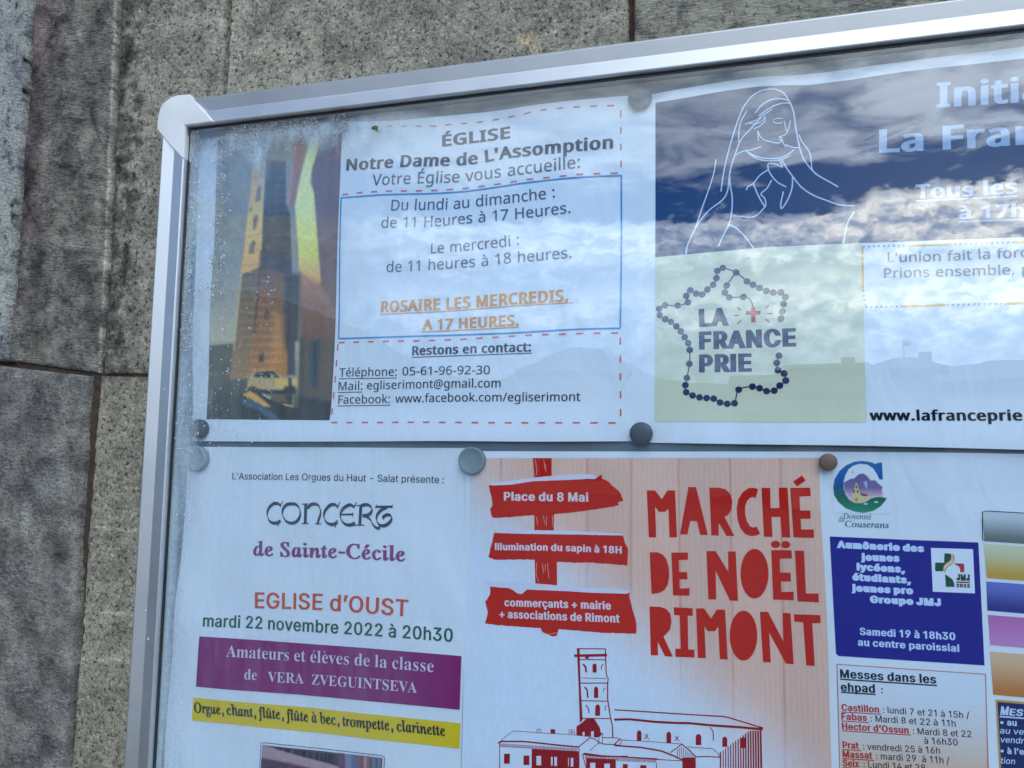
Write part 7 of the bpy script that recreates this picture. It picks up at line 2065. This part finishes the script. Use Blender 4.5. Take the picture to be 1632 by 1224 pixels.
    L6([(-10, 315), (200, 326), (400, 337), (800, 360), (1150, 380), (1530, 500)], 13)
    L6([(-10, 418), (140, 412), (420, 438), (620, 446), (780, 448), (1000, 470), (1300, 492), (1520, 515)], 24)
    F6([(1495, 488), (1540, 492), (1540, 530), (1495, 522)])
    L6([(1518, 520), (1536, 1400)], 15)
    for i in range(17):
        x = 1100 + i * 26
        yt = np.interp(x, [1090, 1400], [755, 530])
        L6([(x, yt), (x + 4 + i * .6, 1400)], 9 + i * .5)
    for q in ((250, 582, 48, 108), (560, 596, 48, 116), (870, 617, 58, 116), (1143, 641, 52, 106), (1338, 652, 62, 112)):
        F6(arch(*q))
    for P in ([(308, 565), (350, 620)], [(345, 565), (305, 618)], [(625, 582), (668, 632)], [(665, 580), (625, 632)]):
        L6(P, 8)
    L6([(990, 490), (995, 510), (1022, 530), (1025, 630)], 10)
    L6([(75, 630), (400, 646), (690, 665)], 6)
    L6([(690, 662), (770, 725), (845, 800)], 12)
    L6([(690, 670), (580, 755)], 9)
    L6([(-10, 686), (270, 706), (480, 740), (600, 785), (700, 830)], 17)
    for i in range(8):
        x = 650 + i * 22
        L6([(x, 690 + abs(x - 690) * .75), (x, 800)], 6)
    F6([(700, 806), (840, 803), (845, 1300), (710, 1300)])
    L6([(750, 693), (1035, 714), (1092, 792)], 7)
    L6([(840, 797), (940, 793), (1092, 800)], 11)
    L6([(1095, 750), (1100, 1300)], 9)
    F6([(-10, 795), (430, 818), (475, 828), (700, 838), (700, 846), (440, 835), (-10, 808)])
    for i in range(32):
        x = 20 + i * 13
        L6([(x, 815 + x * .04), (x + 2, 848 + x * .04)], 6)
    L6([(430, 865), (435, 1300)], 8)
    F6([(80, 880), (130, 880), (130, 1000), (80, 1000)])
    F6([(262, 892), (325, 892), (325, 1000), (262, 1000)])
    vd = mb.build('village_drawing', D, t)
    for q in ((455, 1112, 500, 1203), (597, 1120, 613, 1205), (629, 1120, 655, 1210), (764, 1130, 771, 1212), (790, 1130, 815, 1215), (980, 1178, 1030, 1300), (1118, 1187, 1172, 1300), (905, 878, 925, 915), (988, 872, 1014, 925)):
        mw = MB()
        sh.shape(mw, [atl(c5([(q[0], q[1]), (q[2], q[1]), (q[2], q[3]), (q[0], q[3])]))], .36, 6)
        mw.build('white_window', ink((226, 226, 234)), vd)


market_poster()


# ---- 5: parish bulletin -----------------------------------------------------
def bulletin_poster():
    wv = waves(71, .3, 90)

    def h(X, Y):
        return 1.9 + wv(X, Y) * .8
    sh = Sheet(h)
    t = thing('poster', 'parish bulletin sheet with coloured boxes of mass times and a small round emblem', 'poster', 560, 215, 0)
    sheet_mesh('sheet', sh, [(1290, 719.5), (1632, 722.5), (2180, 738)], [(2180, 740), (2250, 1460)], [(1300, 1320), (1700, 1370), (2250, 1460)], [(1290, 719.5), (1296, 1000), (1300, 1320)], t, n=(90, 70))
    # emblem
    e = A_((1320, 730), 10.2)
    p = Painter([(1326, 732.5), (1418, 733.5), (1420, 819), (1327.5, 818)], .55, .55)
    p.c[:] = np.array([.82, .83, .85])
    p.poly(e([(255, 400), (370, 340), (430, 330), (500, 265), (580, 250), (640, 290), (700, 365), (770, 360), (830, 420), (890, 470), (880, 600), (640, 640), (400, 660), (280, 560)]), None, 1.6, [(752, (104, 96, 140)), (778, (128, 112, 150)), (788, (200, 160, 180)), (795, (226, 206, 208))])
    p.poly(e([(580, 390), (630, 370), (650, 430), (630, 510)]), (176, 178, 214), 1.2)
    p.poly(e([(290, 550), (420, 640), (640, 640), (900, 560), (900, 640), (700, 700), (430, 740), (320, 640)]), (214, 158, 160), 3, k=.6)
    p.poly(e([(400, 620), (425, 520), (450, 420), (465, 400), (485, 430), (515, 540), (525, 600), (640, 625), (640, 700), (560, 725), (400, 725)]), (226, 198, 142), .9)
    p.poly(e([(515, 570), (640, 590), (660, 620), (560, 618)]), (150, 58, 70), .9)
    for q in ((430, 540), (485, 545), (465, 470)):
        p.poly(e([(q[0] - 13, q[1] - 24), (q[0] + 13, q[1] - 24), (q[0] + 13, q[1] + 24), (q[0] - 13, q[1] + 24)]), (92, 78, 70), .6)
    p.poly(e([(445, 650), (490, 650), (490, 705), (445, 705)]), (176, 140, 92), .7)
    p.line(e([(385, 230), (430, 230)]), .8, (220, 160, 130))
    p.line(e([(405, 195), (405, 265)]), .8, (220, 160, 130))
    out = e([(885, 70), (820, 75), (780, 95), (700, 65), (560, 45), (430, 60), (300, 115), (190, 210), (110, 340), (85, 470), (100, 600), (170, 720), (290, 820), (430, 875), (580, 895), (740, 865), (860, 790), (930, 710), (965, 655), (880, 635), (800, 635), (700, 660), (620, 715), (540, 735), (430, 730), (340, 670), (285, 580), (258, 480), (258, 390), (285, 280), (340, 180), (420, 120), (520, 95), (640, 105), (740, 170), (800, 260), (840, 350), (900, 350)])
    p.poly(out, None, 1.0, [(735, (44, 108, 166)), (765, (30, 92, 164)), (782, (26, 92, 116)), (795, (24, 104, 80)), (815, (44, 140, 104))])
    for q in ((620, 748), (790, 718)):
        p.poly(e(ell(q[0], q[1], 34, 14, 12)), (210, 226, 216), .8)
    em = p.build('emblem', sh, .2, t)
    mb = MB()
    text(sh, mb, "Doyenné", 'C', [(1344.5, 827), (1390.6, 828.2)], 9.6, .0, shear=-.1)
    text(sh, mb, "du", 'C', [(1337, 831.5), (1346.5, 832)], 9.6, .0)
    text(sh, mb, "Couserans", 'C', [(1348, 839.8), (1418.5, 842)], 10, .02, shear=-.1)
    mb.build('emblem_lettering', ink((46, 108, 130)), t)

    def box(name, c, col, lift=.18, grad=None):
        if grad:
            p = Painter(c, 2.0, 1.0)
            if grad:
                c0, c1, ch = grad
                kk = sstep(0, 1, p.v)
                p.c = np.stack([s2la(c0)[i] * (1 - kk) + s2la(c1)[i] * kk for i in range(3)], -1)
            return p.build(name, sh, lift, t)
        mb = MB()
        sh.shape(mb, [atl(c)], lift, 8)
        return mb.build(name, ink(col, .4), t)
    bl = box('blue_box', [(1323, 855.3), (1440, 860.5), (1561, 865), (1566, 960), (1571, 1062), (1450, 1054), (1337, 1046.5), (1333, 1043), (1328, 950)], (14, 26, 134))
    mb = MB()
    for s, P in (("Aumônerie des", [(1334, 873), (1474.8, 880)]), ("jeunes", [(1373, 893.3), (1435.5, 895.5)]), ("lycéens,", [(1366, 909), (1444, 913)]), ("étudiants,", [(1359, 925), (1453.5, 930.5)]), ("jeunes pro", [(1358, 942.5), (1456.7, 947.5)]), ("Groupe JMJ", [(1387.3, 961), (1501.3, 966.5)])):
        text(sh, mb, s, 'A', P, 10.8, .17)
    text(sh, mb, "Samedi 19 à 18h30", 'A', [(1371, 1012.4), (1524.4, 1021.2)], 11.4, .075)
    text(sh, mb, "au centre paroissial", 'A', [(1367.6, 1029.4), (1530.5, 1040)], 11.2, .075)
    mb.build('youth_group_text', ink((206, 222, 244)), bl)
    # youth day emblem
    j = A_((1475, 865), 14.4)
    mb = MB()
    sh.shape(mb, [atl([(1485, 873.7), (1552.2, 875.8), (1555.6, 946.6), (1488.2, 943.8)])], .25, 8)
    wl = mb.build('white_square', ink((232, 236, 242)), bl)
    mb = MB()
    for c in ([(455, 250), (600, 255), (620, 300), (610, 380), (560, 440), (480, 490), (440, 560), (430, 665), (255, 665), (240, 640), (240, 480), (255, 465), (450, 465)], [(470, 735), (560, 790), (640, 850), (680, 930), (690, 1025), (490, 1025)]):
        sh.shape(mb, [atl(j(c))], .32, 6)
    text(sh, mb, "JMJ", 'A', j([(735, 870), (1045, 880)]), 9.4, .17, lift=.32)
    text(sh, mb, "2023", 'A', j([(730, 1030), (1048, 1040)]), 5.2, .17, lift=.32)
    mb.build('green_cross', ink((20, 82, 58)), wl)
    mb = MB()
    sh.shape(mb, [atl(j([(690, 480), (890, 485), (912, 510), (910, 690), (820, 688), (815, 600), (780, 545), (700, 510)]))], .32, 6)
    sh.line(mb, atl(j([(730, 918), (1045, 922)])), .8, .32, cap=False)
    mb.build('red_arm', ink((186, 56, 62)), wl)
    mb = MB()
    sh.line(mb, atl(j([(650, 265), (640, 360), (570, 450), (470, 520), (440, 600), (470, 690)])), 1.5 * mmpx((1520, 900)), .34, smooth=5)
    sh.line(mb, atl(j([(665, 300), (670, 400), (620, 490), (520, 560), (470, 640)])), 2.2 * mmpx((1520, 900)), .34, smooth=5)
    mb.build('yellow_ribbon', ink((222, 168, 80)), wl)
    # mass times
    mt = box('mass_times_box', [(1335, 1060), (1572, 1076), (1583, 1330), (1345, 1310)], None, .16, grad=((224, 230, 236), (226, 168, 110), 0))
    mb = MB()
    for P in ([(1334.5, 1059.6), (1450, 1067.5), (1572.5, 1076)], [(1334.5, 1059.6), (1339, 1224), (1342, 1310)], [(1572.5, 1076), (1576, 1224), (1580, 1330)]):
        sh.line(mb, atl(P), .4, .3, cap=False)
    mb.build('box_rule', ink((200, 120, 96)), mt)
    mb = MB()
    text(sh, mb, "Messes dans les", 'A', [(1339.6, 1080.8), (1493.8, 1090.7)], 13.4, .075)
    underline(sh, mb, [(1339.6, 1083.5), (1494.5, 1093.8)], .7)
    text(sh, mb, "ehpad", 'A', [(1340.7, 1102.3), (1395.7, 1105.2)], 13.2, .075)
    underline(sh, mb, [(1340.7, 1104.3), (1396.5, 1108)], .7)
    text(sh, mb, ":", 'A', [(1405.3, 1105.8), (1408, 1106)], 11, .075)
    mb.build('box_heading', ink((40, 44, 54)), mt)
    mb, mr = MB(), MB()
    for s, P, r, Q in (("Castillon", [(1341.8, 1133.6), (1402.2, 1137)], ": lundi 7 et 21 à 15h /", [(1408.2, 1137.5), (1546.7, 1146.7)]),
                       ("Fabas", [(1341.8, 1148), (1382.7, 1150.4)], ": Mardi 8 et 22 à 11h", [(1388.5, 1151.3), (1524.7, 1159.7)]),
                       ("Hector d’Ossun", [(1342.8, 1163.6), (1449.6, 1170.3)], ": Mardi 8 et 22", [(1456, 1171.2), (1549.9, 1176.7)]),
                       (None, None, "à 16h30", [(1474.4, 1186.8), (1527.9, 1189.6)]),
                       ("Prat", [(1343.9, 1193.8), (1369.8, 1195.2)], ": vendredi 25 à 16h", [(1376.5, 1195.8), (1499.6, 1203)]),
                       ("Massat", [(1343.9, 1208.2), (1391.4, 1211)], ": mardi 29  à 11h /", [(1397.5, 1211.4), (1514.9, 1218.8)]),
                       ("Seix", [(1344.3, 1222.5), (1370.9, 1224)], ": Lundi 14 et 28", [(1377.3, 1224.5), (1476.5, 1230.5)])):
        if s:
            text(sh, mr, s, 'A', P, 10.4, .075)
            underline(sh, mr, [(P[0][0], P[0][1] + 2.4), (P[1][0] + 3, P[1][1] + 2.6)], .45)
        text(sh, mb, r, 'A', Q, 10.4, .016)
    mr.build('place_names', ink((196, 48, 44)), mt)
    mb.build('mass_times_text', ink((52, 50, 54)), mt)
    # column of tinted boxes
    cols = (('grey_box', [(1567.6, 814.5), (1720, 823), (1722, 873), (1570.4, 863)], (206, 212, 214), (104, 112, 106)),
            ('yellow_box', [(1569.7, 866.8), (1724, 877), (1728, 933), (1574.5, 921.8)], (214, 214, 172), (206, 158, 50)),
            ('violet_blue_box', [(1573.8, 927.4), (1729, 939), (1731, 987), (1575.6, 974)], (104, 116, 190), (30, 44, 130)),
            ('pink_box', [(1576.6, 981), (1731, 993), (1735, 1043), (1580, 1029)], (196, 112, 170), (206, 138, 190)),
            ('orange_box', [(1580, 1039.5), (1736, 1053), (1741, 1123), (1585, 1108.8)], (230, 190, 146), (206, 122, 52)))
    for nme, c, c0, c1 in cols:
        box(nme, c, None, .2, grad=(c0, c1, 0))
    mb = MB()
    sh.line(mb, atl([(1567.8, 862), (1567.2, 814.2), (1720, 822.8)]), .45, .3, cap=False)
    mb.build('box_rule', ink((66, 60, 70)), t)
    go = box('gold_border', [(1588.6, 1116.5), (1743, 1130), (1752, 1340), (1600, 1326)], (204, 156, 72), .2)
    nb = MB()
    sh.shape(nb, [atl([(1591.5, 1120.2), (1740, 1133), (1749, 1336), (1603, 1322)])], .26, 8)
    nv = nb.build('navy_box', ink((26, 44, 96), .4), go)
    mb = MB()
    text(sh, mb, "M", 'A', [(1595.8, 1140.5), (1608.5, 1141.2)], 13, .1, lift=.34, shear=.2)
    text(sh, mb, "ES", 'A', [(1610, 1141.4), (1632, 1142.8)], 10.4, .1, lift=.34, shear=.2)
    underline(sh, mb, [(1595, 1143.5), (1634, 1146.5)], .7, .34)
    text(sh, mb, "• au", 'A', [(1596, 1156.8), (1622.5, 1158.6)], 9.5, .07, lift=.34)
    text(sh, mb, "au ve", 'A', [(1595, 1170.3), (1633, 1172.6)], 9.5, .02, lift=.34, shear=.2)
    text(sh, mb, "vendr", 'A', [(1595.3, 1184.7), (1633.5, 1187)], 9.5, .02, lift=.34, shear=.2)
    text(sh, mb, "• à l’e", 'A', [(1596.5, 1202.3), (1634.5, 1204.6)], 9.5, .07, lift=.34)
    text(sh, mb, "tion", 'A', [(1596, 1218.4), (1619, 1219.8)], 9.5, .02, lift=.34, shear=.2)
    mb.build('service_text', ink((206, 220, 240)), nv)


bulletin_poster()


# ------------------------------------------------------------------ magnets and the leaf
def magnet(px, py, rpx, mat, label, base, top=4.2, dome=.5, rim=.6):
    d = base - top * .5
    X, Y = at(px, py, d)
    r = rpx * mmpx((px, py)) * .98
    t = thing('magnet', label, 'magnet', X, Y, base, 'round magnets holding the papers')
    mb = MB()
    n = 40
    prof = [(r * .97, base), (r, base - .5), (r, base - top + rim), (r - rim * .3, base - top + rim * .3), (r - rim, base - top)]
    if dome > 0:
        prof += [(r * .6, base - top - dome * .7), (r * .25, base - top - dome), (0.001, base - top - dome)]
    else:                                    # a moulded rim round a sunk face
        prof += [(r - rim - .9, base - top), (r - rim - 1.4, base - top - dome), (r * .3, base - top - dome), (0.001, base - top - dome)]
    V = []
    for q, z in prof:
        V += [(X + q * math.cos(a), Y + q * math.sin(a), z) for a in np.linspace(0, 2 * math.pi, n, endpoint=False)]
    F = []
    for k in range(len(prof) - 1):
        for i in range(n):
            j = (i + 1) % n
            F.append((k * n + i, (k + 1) * n + i, (k + 1) * n + j, k * n + j))
    mb.add(V, F)
    o = mb.build('disc', mat, t, smooth=True)
    return o


mg = mat_plain('magnet_grey', (0.05, 0.053, 0.055), 0.45, nscale=90, nvar=.15)
mlg = mat_plain('magnet_pale', (0.36, 0.40, 0.39), 0.5, nscale=90, nvar=.1)
mgg = mat_plain('magnet_green_grey', (0.22, 0.26, 0.26), 0.5, nscale=90, nvar=.12)
mdk = mat_plain('magnet_dark', (0.045, 0.055, 0.075), 0.35, nscale=90, nvar=.2)
mbr = mat_plain('magnet_brown', (0.20, 0.11, 0.065), 0.5, nscale=110, nvar=.35)
magnet(1020, 157, 18, mg, 'grey magnet at the top corner between the two upper posters', .7, 3.6)
magnet(1022, 691, 18.5, mdk, 'dark navy magnet between the lower corners of the two upper posters', -.6, 3.6)
magnet(317.5, 683.5, 15.6, mg, 'small grey magnet on the lower left corner of the opening hours poster', .2, 4.0)
magnet(313.5, 730.5, 20, mlg, 'pale grey magnet on the upper left corner of the concert poster', 1.2, 4.4, dome=-.4)
magnet(752.5, 734, 22.5, mgg, 'large green grey magnet between the concert poster and the market poster', .6, 4.2, dome=-.4)
magnet(1320, 736.5, 13.8, mbr, 'small brown magnet between the market poster and the bulletin', .8, 4.4)
magnet(1256.5, 107, 7.5, mdk, 'tiny dark magnet on the bare strip above the navy poster', 2.5, 2.5, rim=.3, dome=.2)


def leaf():
    X, Y = at(597.5, 205, GZ)
    t = thing('leaf', 'tiny green leaf scrap stuck to the pane above the church name', 'leaf', X, Y, GZ)
    m = mat_plain('leaf_green', (0.055, 0.085, 0.03), 0.6, nscale=600, nvar=.5)
    P = [(-2.4, -.3), (-1.5, -1.3), (.2, -1.7), (1.6, -1.5), (2.0, -.4), (1.7, 1.0), (2.2, 2.3), (1.2, 1.6), (.2, 1.0), (-1.0, .7)]
    V, F = tri([np.array(P) * 1.15 + (X, Y)], .6)
    d = GZ - .25 - .5 * np.exp(-((V[:, 0] - X) ** 2 + (V[:, 1] - Y) ** 2) / 2)
    n = len(V)
    v = np.c_[V, d].tolist() + np.c_[V, d + .16].tolist()
    f = F + [tuple(i + n for i in q[::-1]) for q in F]
    link_mesh('blade', v, f, m, t, smooth=True)


leaf()
